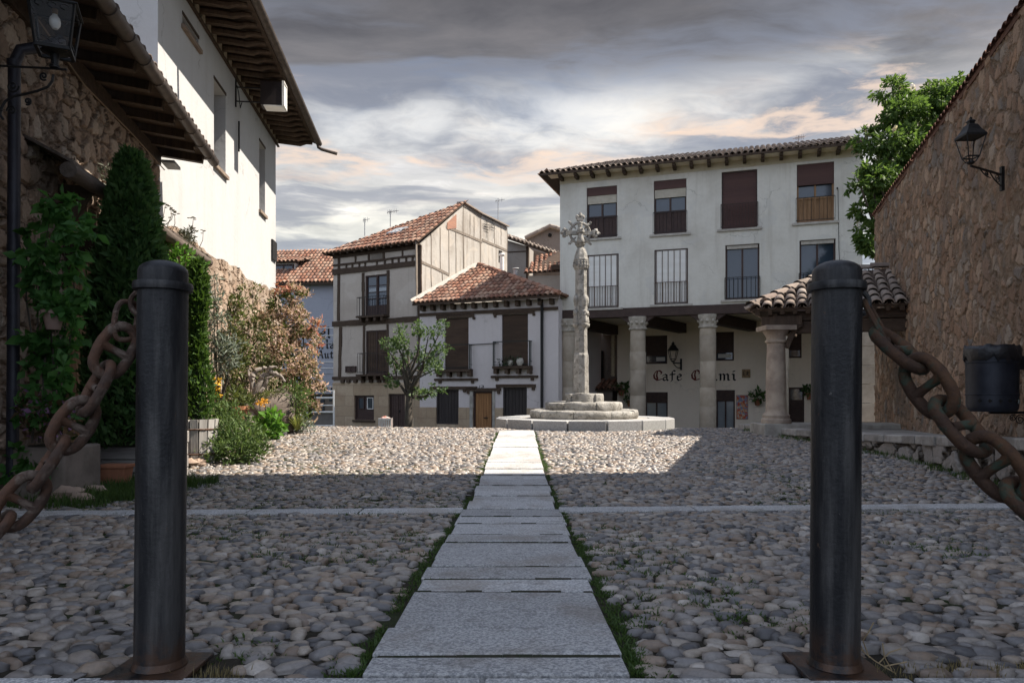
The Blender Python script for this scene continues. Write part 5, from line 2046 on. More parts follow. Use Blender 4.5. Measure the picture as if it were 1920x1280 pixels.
q.fbox(FT, uL, -.01, zbase, zeave, -7, -.75)
q.fbox(FT, uL, uL + .05, zbase, zeave, -.76, -.01)
q.build("house_body", M_OLDP, th)
zb1 = (FT.uz(700, 497)[1], FT.uz(700, 508)[1])
zb2 = (FT.uz(700, 597)[1], FT.uz(700, 609)[1])
zb3 = (FT.uz(680, 706)[1], FT.uz(680, 714)[1])
rt = random.Random(12)


def timber(q, fac, u0, z0, u1, z1, w, n=.03, wob=.015):
    """hewn timber, slightly wavering"""
    k = 5
    pts = []
    for i in range(k + 1):
        f = i / k
        pts.append((u0 + (u1 - u0) * f + (rt.uniform(-wob, wob) if 0 < i < k else 0), z0 + (z1 - z0) * f + (rt.uniform(-wob, wob) if 0 < i < k else 0)))
    for (a, b), (c, d) in zip(pts[:-1], pts[1:]):
        L = math.hypot(c - a, d - b)
        px_, pz_ = -(d - b) / L * w / 2, (c - a) / L * w / 2
        ww = rt.uniform(.88, 1.1)
        poly = [fac.pt(a - px_ * ww, b - pz_ * ww, -.02), fac.pt(c - px_ * ww, d - pz_ * ww, -.02), fac.pt(c + px_ * ww, d + pz_ * ww, -.02), fac.pt(a + px_ * ww, b + pz_ * ww, -.02)]
        q.prism(poly, fac.n * (n + .02 + rt.uniform(0, .006)))


def tpart(u0, z0, u1, z1, w, n=.03, name="timber", fac=None, root=None):
    q = MB()
    timber(q, fac or FT, u0, z0, u1, z1, w, n)
    return q.build(name, M_GREYTIM if fac is not None else (M_TIMBER if abs(z1 - z0) > abs(u1 - u0) else M_TIMBERH), root or th)


U = FT.u_
for z, w, n in (((zb1[0] + zb1[1]) / 2, .27, .06), ((zb2[0] + zb2[1]) / 2, .25, .07), (zb3[0] - .06, .17, .07)):
    tpart(uL - .03, z, .02, z, w, n, "beam")
tpart(uL, zb1[0] + .20, 0, zb1[0] + .20 + .02, .10, .05, "beam")
tpart(uL, zeave - .06, 0, zeave - .06, .16, .05, "beam")
tpart(-.07, zb2[0], -.07, zeave, .20, .05, "post")
tpart(-.07, zstone + .1, -.07, zb2[1], .17, .05, "post")
tpart(U(635), zb2[0], U(636), zeave, .16, .03, "post")
tpart(U(637), zb3[0], U(639), zb2[1], .19, .03, "post")
for px in (667, 755):
    tpart(U(px), zb1[0] + .2, U(px), zeave, .09, .03, "post")
for px in (692, 720):
    tpart(U(px), zb1[0] + .2, U(px), zeave, .12, .035, "post")
for px in (681.5, 728): tpart(U(px), zb2[0], U(px), zb1[1] - .05, .16, .045, "post")
for px in (683, 727): tpart(U(px), zb3[0], U(px), zb2[1], .12, .04, "post")
for px in (650, 661, 674, 685, 707, 722, 736, 748, 762, 774):
    tpart(U(px), zb1[0], U(px), zb1[0] + .18, .11, .03, "joist_end")
for px in (644, 655, 668, 682, 697, 712, 724):
    q = MB(); q.fbox(FT, U(px) - .1, U(px) + .1, zb3[0] - .30, zb3[0] - .14, 0, .12); q.build("joist_end", M_TIMBER, th)
# balcony floors
for zz_, x0, x1 in ((zb2[0] + .03, 677, 729), (zb3[0] + .02, 677, 729)):
    q = MB(); q.fbox(FT, U(x0), U(x1), zz_, zz_ + .09, -.02, .40)
    for px in (684, 697, 711, 724): q.fbox(FT, U(px) - .07, U(px) + .07, zz_ - .18, zz_ - .005, 0, .36)
    q.build("balcony_floor", M_TIMBERH, th)
for (x0, y0, x1, y1, kind), (u0, u1, z0, z1) in zip(TW + TG, h1 + h2):
    um, h = (u0 + u1) / 2, z1 - z0
    q = MB()
    n1 = -.04
    if kind == 'd': n1 = -.06
    frame_mb(q, FT, u0, u1, z0, z1, -.15, n1, .07, (um,) if kind in 'bsd' else ())
    win = q.build("door" if kind == 'd' else "window", M_FRBROWN, th)
    s = MB()
    if kind == 'v':
        s.fbox(FT, u0 + .05, u1 - .05, z0 + .05, z1 - .05, -.15, -.14); s.build("pane", M_DARK, win)
    elif kind == 'b':
        s.fbox(FT, u0 + .05, u1 - .05, z0 + h * .3, z1 - .08, -.13, -.11); s.build("pane", M_GLASS, win)
        for a, b in ((u0 + .07, um - .04), (um + .04, u1 - .07)):
            s = MB()
            s.fbox(FT, a, b, z0 + .05, z0 + h * .3, -.13, -.075)
            for k in (.45, .6, .75): s.fbox(FT, a, b, z0 + h * k, z0 + h * k + .03, -.109, -.075)
            for c in (a, b - .03): s.fbox(FT, c, c + .03, z0 + h * .301, z1 - .085, -.1095, -.074)
            s.build("door_leaf", M_FRBROWN, win)
        s = MB()
        for a, b in ((u0 + .16, um - .1), (um + .1, u1 - .16)): s.fbox(FT, a, b, z0 + h * .62, z0 + h * .7, -.107, -.10)
        s.build("curtain", M_LGLASS, win)
        railing(FT, u0 - .22, u1 + .02, z0 + .06, z0 + h * .48, .36, M_IRON, win, 10, r=.016)
    elif kind == 's':
        for k in range(14):
            a = u0 + .07 + (u1 - u0 - .14) * k / 14
            s.fbox(FT, a + .004, a + (u1 - u0 - .14) / 14 - .004, z0 + .06, z1 - .07, -.12, -.075 + .008 * (k % 2))
        s.build("shutter", M_BLIND, win)
        railing(FT, u0 - .22, u1 + .02, z0 + .06, z0 + h * .48, .36, M_IRON, win, 10, r=.016)
    elif kind == 'g':
        s.fbox(FT, u0 + .06, u1 - .06, z0 + .06, z1 - .06, -.14, -.10); s.build("shutter", M_FRBROWN, win)
        for a, b in ((.16, .42), (.60, .88)):
            s = MB(); s.fbox(FT, u0 + (u1 - u0) * a, u0 + (u1 - u0) * b, z0 + h * .46, z1 - .12, -.098, -.09); s.build("pane", M_GLASS, win)
            s = MB(); frame_mb(s, FT, u0 + (u1 - u0) * a - .02, u0 + (u1 - u0) * b + .02, z0 + h * .44, z1 - .10, -.097, -.06, .035); s.build("sash", M_SHUTW if a > .5 else M_FRBROWN, win)
        s = MB(); s.fbox(FT, u0 - .08, u1 + .08, z0 - .10, z0 - .003, -.05, .10); s.build("sill", M_TIMBERH, win)
    else:
        for k in range(6):
            a = u0 + .08 + (u1 - u0 - .16) * k / 6
            s.fbox(FT, a + .005, a + (u1 - u0 - .16) / 6 - .005, z0, z1 - .07, -.13, -.085)
        s.build("door_leaf", M_FRBROWN, win)
        s = MB(); s.fbox(FT, um + .08, um + .12, z0 + 1.0, z0 + 1.12, -.085, -.04); s.build("handle", M_IRON, win)
q = MB()   # dark lamp panel between floors
u0, u1, z0, z1 = FT.rect(650, 687, 668, 697)
q.fbox(FT, u0, u1, z0, z1, .002, .06)
frame_mb(q, FT, u0 - .02, u1 + .02, z0 - .02, z1 + .02, .002, .09, .04, ((u0 + u1) / 2,))
q.build("wall_vent", M_FRBROWN, th)
# roof and gable side
FS = Fac(790, 34.0, 1, 1.8)
zl = FS.uz(790, 458)[1]
apex = FS.at(868, 384); apex2 = FS.at(900, 402); farp = FS.at(951, 427)
us = lambda p: (p.xy - FS.o.xy).dot(FS.u.xy)
outl = [(0, zbase), (us(farp), zbase), (us(farp), farp.z), (us(apex2), apex2.z), (us(apex), apex.z), (0, zl)]
panel(FS, outl, [], .1).build("side_wall", M_WHITEP, th, recalc=False)
q = MB()
q.prism([FS.pt(u, z, -.02) for u, z in outl], FS.n * -.25)
q.build("gable_body", M_WHITEP, th)
ea, eb = FT.pt(uL - .32, zeave + .06, .42), FT.pt(.10, zeave + .10, .42)
ap = Vector(apex) + FS.n * .12 + Vector((0, 0, .10))
al = FT.pt(uL - .32, zeave + .08, -4.4)
tile_roof("roof_tiles", [ea, eb, ap], (ea, eb), M_TILE, th, pitch=.24, tlen=.42, r=.105, bmat=M_TIMBERH)
tile_roof("roof_tiles", [al, ea, ap], (al, ea), M_TILE, th, pitch=.26, tlen=.42, r=.11, bmat=M_TIMBERH)
q = MB()
rb = Vector(farp) + Vector((0, 0, .06))
q.add([ap, rb, FT.pt(uL, zeave + .3, -9), al], [(0, 1, 2, 3)])
q.build("rear_roof", M_TILE, th)
q = MB()
p0, p1 = FS.pt(us(apex2), apex2.z + .03, .16), FS.pt(us(farp), farp.z + .03, .16)
for a, b in ((ap, p0), (p0, p1)):
    q.prism([a, b, b - FS.n * .5 + Vector((0, 0, .03)), a - FS.n * .5 + Vector((0, 0, .03))], Vector((0, 0, .07)))
q.build("verge_cap", M_TILEOLD, th)
q = MB()
p2, p3 = p0.lerp(p1, .05) + Vector((0, 0, .75)), p1 + Vector((0, 0, .12))
q.add([p0, p1, p3 - FS.n * 2.2, p2 - FS.n * 2.2], [(0, 1, 2, 3)])
q.build("slate_slope", M_LEAD, th)
for i in range(13):
    p = ea.lerp(eb, (i + .5) / 13)
    q = MB(); q.bar(p - Vector((0, 0, .05)) - FT.n * .02, p - Vector((0, 0, .02)) - FT.n * .45, .09, .10); q.build("rafter", M_TIMBER, th)
q = MB()
c = ea.lerp(eb, .42).lerp(ap, .34) + Vector((0, 0, .1))
q.obox(c, FT.u * .36, (ap - ea.lerp(eb, .5)).normalized() * .30, Vector((0, 0, .05)))
q.build("skylight", M_LEAD, th)
# brick chimney shoulder and timber lattice of the side wall
q = MB()
q.prism([FS.at(838, 418, .0), FS.at(855, 402, .0), FS.at(855, 428, .0), FS.at(838, 430, .0)], FS.n * .03)
m, t = M("red_brick")
b_ = t.n('ShaderNodeTexBrick', {'Vector': t.n('ShaderNodeMapping', {'Vector': t.obj(), 'Rotation': (math.radians(90), 0, 0)}).outputs[0], 'Color1': (.38, .17, .10, 1), 'Color2': (.28, .12, .08, 1), 'Mortar': (.35, .30, .26, 1), 'Scale': 5.0})
t.out(b_.outputs[0], .9)
q.build("brick_patch", m, th)
sides = [((25, 375), (165, 440)), ((150, 200), (330, 275)), ((330, 265), (455, 320))]
zoom = lambda x, y: FS.uz(780 + x / 2.666, 350 + y / 2.666)
for a, b in sides:
    a, b = zoom(*a), zoom(*b)
    tpart(*a, *b, .13, .02, "brace", FS)
for x, ya, yb in ((2, 272, 560), (75, 235, 400), (120, 205, 415), (163, 215, 440), (198, 225, 440), (236, 105, 420), (238, 250, 420), (270, 140, 240), (290, 150, 250), (322, 145, 400), (392, 190, 285), (425, 200, 290), (455, 205, 310), (130, 425, 500), (75, 400, 520)):
    a, b = zoom(x, ya), zoom(x + (2 if ya > 200 else 0), yb)
    tpart(*a, *b, (.045 if x not in (322, 2) else .12), .014, "stud", FS)
tpart(*zoom(236, 92), *zoom(325, 145), .15, .03, "brace", FS)
# dry little antenna remains on the side wall
q = MB()
u0, u1, z0, z1 = FS.rect(935, 470, 941, 492)
q.fbox(FS, u0, u1, z0, z1, -.02, .025)
q.build("side_window", M_DARK, th)
q = MB()
for x, y in ((345, 200), (350, 215), (378, 205)):
    u_, z_ = zoom(x, y)
    q.bar(FS.pt(u_, z_ + .5, .06), FS.pt(u_ + .1, z_ - .6, .06), .015)
    for k in range(3): q.bar(FS.pt(u_ - .22, z_ + .1 * k, .08), FS.pt(u_ + .3, z_ + .15 * k, .08), .015)
q.build("wire_bundle", M_IRON, th)

# ================================================================ white house with hipped roof
M_LILAC = m_plaster("mauve_white_render", (.60, .555, .55), (.47, .42, .41), .25, .35, .7, .2)
M_DKWOOD = m_wood("black_brown_door_wood", (.035, .030, .030), (.055, .047, .045), 2)
M_ORWOOD = m_wood("orange_brown_door_wood", (.25, .125, .055), (.36, .19, .085), 2)
FM = Fac(787, 33.7, 2.32, -1)
mh = thing("white_house", "low mauve-white house with hipped red tile roof, wicker blinds and orange brown door", "house", FM.pt(3, -.9))
uM = FM.u_(1047)
zE1 = FM.uz(915, 566)[1]
zst = FM.uz(900, 764)[1]
MW = [(833.6, 596, 878.6, 692, 'w'), (941, 589, 990, 686, 'w')]
MG = [(818, 730, 860, 795, 's'), (887, 733, 923.6, 812, 'o'), (943, 726, 988, 788, 's')]
hm1 = [FM.rect(*w[:4]) for w in MW]
hm2 = [FM.rect(*w[:4]) for w in MG]
hmu = [(a, b, max(c, zst + .002), d) for a, b, c, d in hm2]
outer = [(0, zst)]
for a, b, c, d in hm2: outer += [(a, zst), (a, d), (b, d), (b, zst)]
outer += [(uM, zst), (uM, zE1), (0, zE1)]
mb_ = panel(FM, outer, hm1, .18)
for a, b, c, d in hm2:
    for s0, s1 in (((a, zst), (a, d)), ((a, d), (b, d)), ((b, d), (b, zst))):
        mb_.add([FM.pt(*s0), FM.pt(*s1), FM.pt(*s1, -.2), FM.pt(*s0, -.2)], [(0, 1, 2, 3)])
mb_.build("front_wall", M_LILAC, mh, recalc=False)
# stone base, in the stretches between the openings
q = MB()
cuts = [0] + [v for a, b, c, d in hm2 for v in (a, b)] + [uM]
for i in range(0, len(cuts), 2): q.fbox(FM, cuts[i], cuts[i + 1], -1.6, zst, -.2, .03)
for a, b, c, d in hm2:
    if c > -1.0: q.fbox(FM, a, b, -1.6, c, -.2, .026)
q.build("stone_base", M_ASHLAR, mh)
q = MB()
q.fbox(FM, 0, uM, -1.6, zE1, -6.5, -.75)
q.fbox(FM, uM - .03, uM, -1.6, zE1, -.76, -.003)
q.fbox(FM, 0, .03, -1.6, zE1, -.76, -.003)
q.build("house_body", M_LILAC, mh)
for (x0, y0, x1, y1, kind), (u0, u1, z0, z1) in zip(MW, hm1):
    w, h = u1 - u0, z1 - z0
    q = MB(); frame_mb(q, FM, u0, u1, z0, z1, -.17, -.10, .07)
    win = q.build("window", M_FRBROWN, mh)
    s = MB()
    n_ = 34
    for k in range(n_):
        a = z0 + .05 + (h - .1) * k / n_
        s.fbox(FM, u0 + .03, u1 - .03, a + .006, a + (h - .1) / n_, -.09, -.055 - .012 * math.sin(k * .5))
    s.fbox(FM, u0 + .03, u1 - .03, z0 + .05, z1 - .05, -.098, -.088)
    s.build("wicker_blind", M_BLIND, win)
    s = MB(); s.fbox(FM, u0 - .42, u1 + .30, z1 + .01, z1 + .14, -.1, .06)
    for uu in (u0 - .38, u1 + .22): s.fbox(FM, uu, uu + .12, z1 - .10, z1 + .012, 0, .055)
    s.build("lintel", M_TIMBERH, win)
    s = MB(); s.fbox(FM, u0 - .34, u1 + .22, z0 - .12, z0 - .003, -.05, .30); s.build("balcony_floor", M_TIMBERH, win)
    for k in range(4):
        uu = u0 - .22 + (w + .36) * k / 3
        s = MB(); s.fbox(FM, uu - .08, uu + .08, z0 - .34, z0 - .123, 0, .26); s.build("joist_end", M_TIMBER, win)
    s = MB(); s.fbox(FM, u0 - .52, u1 + .48, z0 - .52, z0 - .42, -.05, .07)
    for uu in (u0 - .30, u1 + .14): s.fbox(FM, uu, uu + .14, z0 - .64, z0 - .522, 0, .06)
    s.build("ledge_beam", M_TIMBERH, win)
    q2 = MB()
    zt_ = z0 + h * .47
    a0, a1 = u0 - .30, u1 + .18
    q2.bar(FM.pt(a0, zt_, .28), FM.pt(a1, zt_, .28), .035)
    for uu in (a0, a1):
        q2.bar(FM.pt(uu, z0, .28), FM.pt(uu, zt_, .28), .035)
        q2.bar(FM.pt(uu, zt_, .28), FM.pt(uu, zt_, 0), .03)
        q2.bar(FM.pt(uu, z0 + .2, .28), FM.pt(uu, z0 + .2, 0), .02)
        for k in range(1, 4): q2.bar(FM.pt(uu, z0, .28 * k / 4), FM.pt(uu, zt_, .28 * k / 4), .018)
    q2.bar(FM.pt(a0, z0 + .06, .28), FM.pt(a1, z0 + .06, .28), .02)
    q2.build("railing", m_plain("green_black_iron", (.014, .022, .020), (.02, .03, .028), 10, .6, .1), win)
for (x0, y0, x1, y1, kind), (u0, u1, z0, z1) in zip(MG, hm2):
    w, h = u1 - u0, z1 - z0
    q = MB(); frame_mb(q, FM, u0, u1, z0, z1, -.19, -.04, .08)
    win = q.build("door", M_DKWOOD if kind == 's' else M_FRBROWN, mh)
    nb_ = 6
    s = MB()
    for k in range(nb_):
        a = u0 + .08 + (w - .16) * k / nb_
        s.fbox(FM, a + .006, a + (w - .16) / nb_ - .006, z0 + .04, z1 - .08, -.15, -.09, random.random())
    s.fbox(FM, u0 + .08, u1 - .08, z0 + .04, z1 - .08, -.17, -.149)
    s.build("door_leaf", M_DKWOOD if kind == 's' else M_ORWOOD, win)
    if kind == 'o':
        s = MB(); s.fbox(FM, u0 + w * .5, u0 + w * .72, z0 + h * .36, z0 + h * .38, -.09, -.05); s.build("handle", M_IRON, win)
        s = MB(); s.fbox(FM, u0 - .16, u0 - .003, z0, z1, -.1, .04); s.fbox(FM, u1 + .003, u1 + .12, z0, z1, -.1, .04); s.build("jamb", M_STONEBLK, win)
    dz = .14 if kind == 's' else -.10
    s = MB(); s.fbox(FM, u0 - .32, u1 + (.95 if x0 < 850 else .42), z1 + .01, z1 + .14, -.1, .07)
    for uu in (u0 - .30, u1 + .24): s.fbox(FM, uu, uu + .14, z1 - .12, z1 + .012, 0, .06)
    s.build("lintel", M_TIMBERH, win)
q = MB()   # house number 12
uN, zN = FM.uz(898, 729)
for du, segs in ((0, [((.5, 1), (.5, 0))]), (.14, [((0, 1), (1, 1)), ((1, 1), (1, .5)), ((1, .5), (0, .5)), ((0, .5), (0, 0)), ((0, 0), (1, 0))])):
    for (a, b), (c, d) in segs: q.bar(FM.pt(uN + du + a * .09, zN + b * .16, .012), FM.pt(uN + du + c * .09, zN + d * .16, .012), .022)
q.build("house_number", M_INKB, mh)
zr = zE1 + .06
ea, eb = FM.pt(-.12, zr, .45), FM.pt(uM + .2, zr + .02, .45)
ap = FM.at(898, 498, -3.6)
tile_roof("roof_tiles", [ea, eb, ap], (ea, eb), M_TILE, mh, pitch=.235, tlen=.40, r=.105, bmat=M_TIMBERH)
er = FM.pt(uM + .2, zr + .02, -7)
tile_roof("roof_tiles", [eb, er, ap], (eb, er), M_TILE, mh, pitch=.25, tlen=.40, r=.11, bmat=M_TIMBERH)
q = MB()
n_ = 14
for i in range(n_):
    p, p2 = eb.lerp(ap, i / n_) + Vector((0, 0, .08)), eb.lerp(ap, (i + 1.1) / n_) + Vector((0, 0, .06))
    q.tone = random.random()
    q.tube([p, p2], [.12, .10], 8)
q.build("hip_tiles", M_TILE, mh, smooth=True)
q = MB()
p = ea + Vector((0, 0, .06))
q.prism([p, ap + Vector((0, 0, .02)), ap + Vector((0, 0, .16)) - FM.u * .25, p + Vector((0, 0, .14)) - FM.u * .12], FM.n * -.12)
q.build("flashing", M_SILL, mh)
q = MB(); q.bar(ea - Vector((0, 0, .06)), eb - Vector((0, 0, .06)), .05, .09); q.build("fascia", M_TIMBERH, mh)
q = MB(); q.fbox(FM, 0, uM, zE1 - .50, zE1 - .37, 0, .08); q.build("eave_beam", M_TIMBERH, mh)
for i in range(13):
    uu = .25 + (uM - .5) * i / 12
    q = MB(); q.fbox(FM, uu - .085, uu + .085, zE1 - .27, zE1 - .02, -.05, .27); q.build("eave_bracket", M_TIMBER, mh)
q = MB(); 
px = 1016
q.tube([FM.at(1010, 553, .45), FM.at(1011, 562, .25), FM.at(px, 572, .10), FM.at(px, 680, .09), FM.at(px, 800, .09)], .065, 10)
q.build("downpipe", M_IRON, mh, smooth=True)
q = MB(); q.bar(FM.at(880, 646, .04), FM.at(935, 643, .04), .025); q.build("cable", M_IRON, mh)
# pots on the balcony
for i, (px, r, lab) in enumerate(((957, .12, "small white pot on the right-hand balcony of the white house"), (975, .16, "round pale jug at the end of the right-hand balcony"))):
    p = FM.at(px, 680, .25); p.z = hm1[1][2] + .002
    t = thing("balcony_pot", lab, "pot", p, "pots on the balcony")
    q = MB(); q.lathe([(r * .6, 0), (r, r * .9), (r * .95, r * 1.5), (r * .75, r * 1.9), (r * .85, r * 2.1), (r * .7, r * 2.1), (0, r * 1.2)], p, 14)
    q.build("pot_body", M_SILL, t, smooth=True)
pts, o_ = clump_pts([((FM.pt(hm1[1][0] + .15 + .35 * k, hm1[1][2] + .2, .3)), (.2, .15, .18)) for k in range(3)], 500, 3, .2)
t = thing("balcony_plant", "low dark plants along the right-hand balcony floor", "plant", FM.pt(hm1[1][0] + .4, hm1[1][2], .3))
leaf_mesh("foliage", pts, m_leaf("dark_plant_leaf", (.015, .028, .014), (.04, .065, .03), .2), t, .10, .4, o_)

# ================================================================ roofs and walls behind
M_GREYR = m_plaster("grey_brown_render", (.36, .33, .30), (.26, .23, .205), .4, .5, .6)
FB1 = Fac(950, 44, 1, -.25)
b1 = thing("rear_house", "plain grey house behind the white house with long sloping tile eave", "house", FB1.pt(1, -1))
z1, z2_ = FB1.uz(952, 446)[1], FB1.uz(1030, 472)[1]
u0, u1, u2 = FB1.u_(944), FB1.u_(990), FB1.u_(1049)
q = MB()
q.prism([FB1.pt(u0, -2, 0), FB1.pt(u1, -2, 0), FB1.pt(u1, FB1.uz(990, 462)[1], 0), FB1.pt(u0, z1 - .05, 0)], FB1.n * -6)
q.build("wall", M_GREYR, b1)
q = MB()
q.prism([FB1.pt(u1 + .01, -2, -1.6), FB1.pt(u2 + 1, -2, -1.6), FB1.pt(u2 + 1, z2_ - .5, -1.6), FB1.pt(u1 + .01, FB1.uz(990, 460)[1], -1.6)], FB1.n * -4)
q.build("recessed_wall", m_plaster("brown_rough_wall", (.22, .17, .135), (.12, .09, .07), .6, .7), b1)
q = MB(); q.fbox(FB1, u1 - .12, u1 + .02, -2, FB1.uz(990, 462)[1], -.3, .03); q.build("corner_post", M_TIMBER, b1)
q = MB(); q.fbox(FB1, u0, u1 - .12, FB1.uz(970, 473)[1], FB1.uz(970, 471)[1], .0, .03); q.build("beam", M_TIMBERH, b1)
ea, eb = FB1.at(940, 441, .5), FB1.at(1052, 480, .5)
up_ = Vector((0, 0, 1.5)) - FB1.n * 4
tile_roof("roof_tiles", [ea, eb, eb + up_ * .15, ea + up_ * .15], (ea, eb), M_TILEOLD, b1, pitch=.26, tlen=.42, r=.11, bmat=M_TIMBERH, under=.12)
FB2 = Fac(985, 50, 1, -.1)
b2 = thing("gabled_house", "small dark gable with tiled verge rising behind the grey house", "house", FB2.pt(1.5, -1))
g = [(985, 449), (1032, 427), (1056, 434), (1056, 480), (985, 480)]
gp = [FB2.uz(*p) for p in g]
q = MB()
q.prism([FB2.pt(*gp[0]), FB2.pt(*gp[1]), FB2.pt(*gp[2]), FB2.pt(gp[2][0], -2), FB2.pt(gp[0][0], -2)], FB2.n * -6)
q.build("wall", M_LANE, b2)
for a, b in ((0, 1), (1, 2)):
    A, B = FB2.pt(*gp[a], .35), FB2.pt(*gp[b], .35)
    d = (B - A).normalized()
    q = MB()
    n_ = max(2, int((B - A).length / .4))
    for row in range(4):
        for i in range(n_):
            p, p2 = A.lerp(B, i / n_) - FB2.n * row * .28 + Vector((0, 0, .05)), A.lerp(B, (i + 1.1) / n_) - FB2.n * row * .28 + Vector((0, 0, .08))
            q.tone = random.random()
            q.tube([p, p2], [.12, .12], 6)
    q.prism([A, B, B - FB2.n * 6.2, A - FB2.n * 6.2], Vector((0, 0, .06)))
    q.build("roof_tiles", M_TILEOLD, b2, smooth=True)
q = MB(); q.blob(FB2.at(1031, 441, .05), .14, 8, 4, 0); q.build("vent", M_DARK, b2)
FB3 = Fac(985, 40, 1, -.1)
b3 = thing("annex_roof", "low red tile roof squeezed between the grey house and the cafe", "roof", FB3.pt(1, 3))
ea, eb = FB3.at(982, 512, .3), FB3.at(1062, 508, .3)
ra, rb_ = FB3.at(1010, 484, -2.2), FB3.at(1062, 466, -2.2)
tile_roof("roof_tiles", [ea, eb, rb_, ra], (ea, eb), M_TILE, b3, pitch=.24, tlen=.40, r=.105, bmat=M_TIMBERH)
q = MB(); q.fbox(FB3, FB3.u_(990), FB3.u_(1075), -2, ea.z - .1, -2, 0); q.build("wall", M_GREYR, b3)
q = MB(); q.fbox(FB3, FB3.u_(1034), FB3.u_(1060), FB3.uz(1040, 508)[1], FB3.uz(1040, 500)[1], .31, .6); q.build("dormer_beam", M_TIMBERH, b3)
# flues and antennas
q = MB()
for lab, px, yt, yb, d, r, mat in (("slim white metal flue standing against the half-timbered side wall", 941, 474, 512, 37.2, .16, M_SHUTW), ("short dull metal chimney pot behind the hipped roof", 967, 502, 522, 36.5, .19, M_LEAD)):
    p = P(px, yb, d)
    t = thing("flue_pipe", lab, "flue", p)
    hh = (yb - yt) / F * d
    q = MB(); q.lathe([(r * .7, 0), (r * .7, hh * .75), (r * .62, hh * .76), (r * .62, hh * .84)], p, 14); q.build("pipe", mat, t, smooth=True)
    q = MB(); q.lathe([(r * .8, hh * .85), (r, hh * .9), (r * .85, hh * .97), (0, hh)], p, 14); q.build("cowl", mat, t, smooth=True)


def antenna(lab, px, yt, yb, d, ang, els, size):
    p = P(px, yb, d)
    hh = (yb - yt) / F * d
    t = thing("tv_antenna", lab, "antenna", p)
    q = MB(); q.tube([p, p + Vector((0, 0, hh))], .025, 6); q.build("mast", M_LEAD, t)
    q = MB()
    dr = Vector((math.cos(ang), math.sin(ang), .25)).normalized()
    a = p + Vector((0, 0, hh * .9))
    q.bar(a - dr * size * .4, a + dr * size, .028)
    sd = dr.cross(Vector((0, 0, 1))).normalized()
    for k in range(els):
        c = a + dr * size * (-.3 + 1.25 * k / els)
        q.bar(c - sd * size * (.4 - .03 * k), c + sd * size * (.4 - .03 * k), .018)
        q.bar(c - Vector((0, 0, .12)), c + Vector((0, 0, .12)), .016)
    q.build("aerial", M_LEAD, t)


antenna("tv antenna with angled aerial on the half-timbered house roof", 732, 394, 425, 37, .4, 6, .45)
antenna("thin tv antenna mast left on the half-timbered house roof", 684, 409, 442, 37, .3, 3, .25)
antenna("tall tv antenna mast above the slate-capped side wall", 934, 372, 412, 40, .3, 3, .4)
antenna("small tv antenna on the cafe roof ridge", 1497, 255, 285, 33, .5, 5, .5)

# ================================================================ blue-grey hotel
M_BLUE = m_plaster("blue_grey_render", (.36, .375, .43), (.30, .31, .36), .2, .3, .6, .15)
FHO = Fac(517, 46, 1, -.12)
ho = thing("hotel", "blue-grey hotel with blackletter name, red tile roof and white dormer", "building", FHO.pt(2, -1.2))
uh0, uh1 = FHO.u_(470), FHO.u_(665)
zh = FHO.uz(580, 532)[1]
zl_ = FHO.uz(600, 738)[1]
q = MB(); q.fbox(FHO, uh0, uh1, zl_, zh, -7, 0); q.build("wall", M_BLUE, ho)
q = MB(); q.fbox(FHO, uh0, uh1, -2.5, zl_ - .01, -7, -.5); q.build("ground_floor", m_plaster("brown_grey_wall", (.20, .17, .145), (.14, .12, .10), .4, .4), ho)
ea, eb = FHO.pt(uh0, zh + .02, .5), FHO.pt(uh1, zh + .02, .5)
rz_ = FHO.uz(560, 470, -3.5)[1]
ra, rb_ = FHO.pt(uh0, rz_, -3.5), FHO.pt(uh1, rz_, -3.5)
tile_roof("roof_tiles", [ea, eb, rb_, ra], (ea, eb), M_TILE, ho, pitch=.25, tlen=.42, r=.11, bmat=M_TIMBERH)
q = MB(); q.bar(ea - Vector((0, 0, .07)), eb - Vector((0, 0, .07)), .06, .12); q.build("fascia", M_TIMBERH, ho)
# dormer
du0, du1 = FHO.u_(512, -1), FHO.u_(553, -1)
dz0, dz1 = FHO.uz(535, 525, -1)[1], FHO.uz(535, 493, -1)[1]
q = MB(); q.fbox(FHO, du0, du1 + .02, dz0 - .6, dz1, -3.4, -1.0); dm = q.build("dormer", M_SHUTW, ho)
q = MB(); frame_mb(q, FHO, du0 + .05, du1 - .05, dz0, dz1 - .1, -.998, -.93, .10, ((du0 + du1) / 2,)); q.build("dormer_frame", M_FRBROWN, dm)
q = MB(); q.fbox(FHO, du0 + .08, du1 - .08, dz0 + .05, dz1 - .15, -.998, -.96); q.build("pane", M_GLASS, dm)
a, b = FHO.pt(du0 - .3, dz1 + .02, -.6), FHO.pt(du1 + .35, dz1 + .02, -.6)
tile_roof("dormer_roof", [a, b, b + Vector((.6, 0, .75)) - FHO.n * 2.6, a + Vector((0, 0, .75)) - FHO.n * 2.6], (a, b), M_TILE, ho, pitch=.25, tlen=.42, r=.11, bmat=M_TIMBERH)
q = MB()
u0, u1, z0, z1 = FHO.rect(519, 541, 540, 558)
q.fbox(FHO, u0, u1, z0, z1, .0, .03); q.build("window", M_GLASS, ho)
q = MB()
hh_ = FHO.uz(600, 615)[1] - FHO.uz(600, 634)[1]
z0 = FHO.uz(600, 633)[1]
letters(q, FHO, "Hotel", FHO.u_(560), z0, hh_, 0, .19, 1.0)
z0 = FHO.uz(600, 653)[1]
letters(q, FHO, "Arlanza", FHO.u_(588), z0, hh_ * .85, 0, .19, 1.0)
z0 = FHO.uz(600, 671)[1]
letters(q, FHO, "Auteu", FHO.u_(596), z0, hh_ * .75, 0, .18, 1.0)
q.build("lettering", M_INKB, ho)
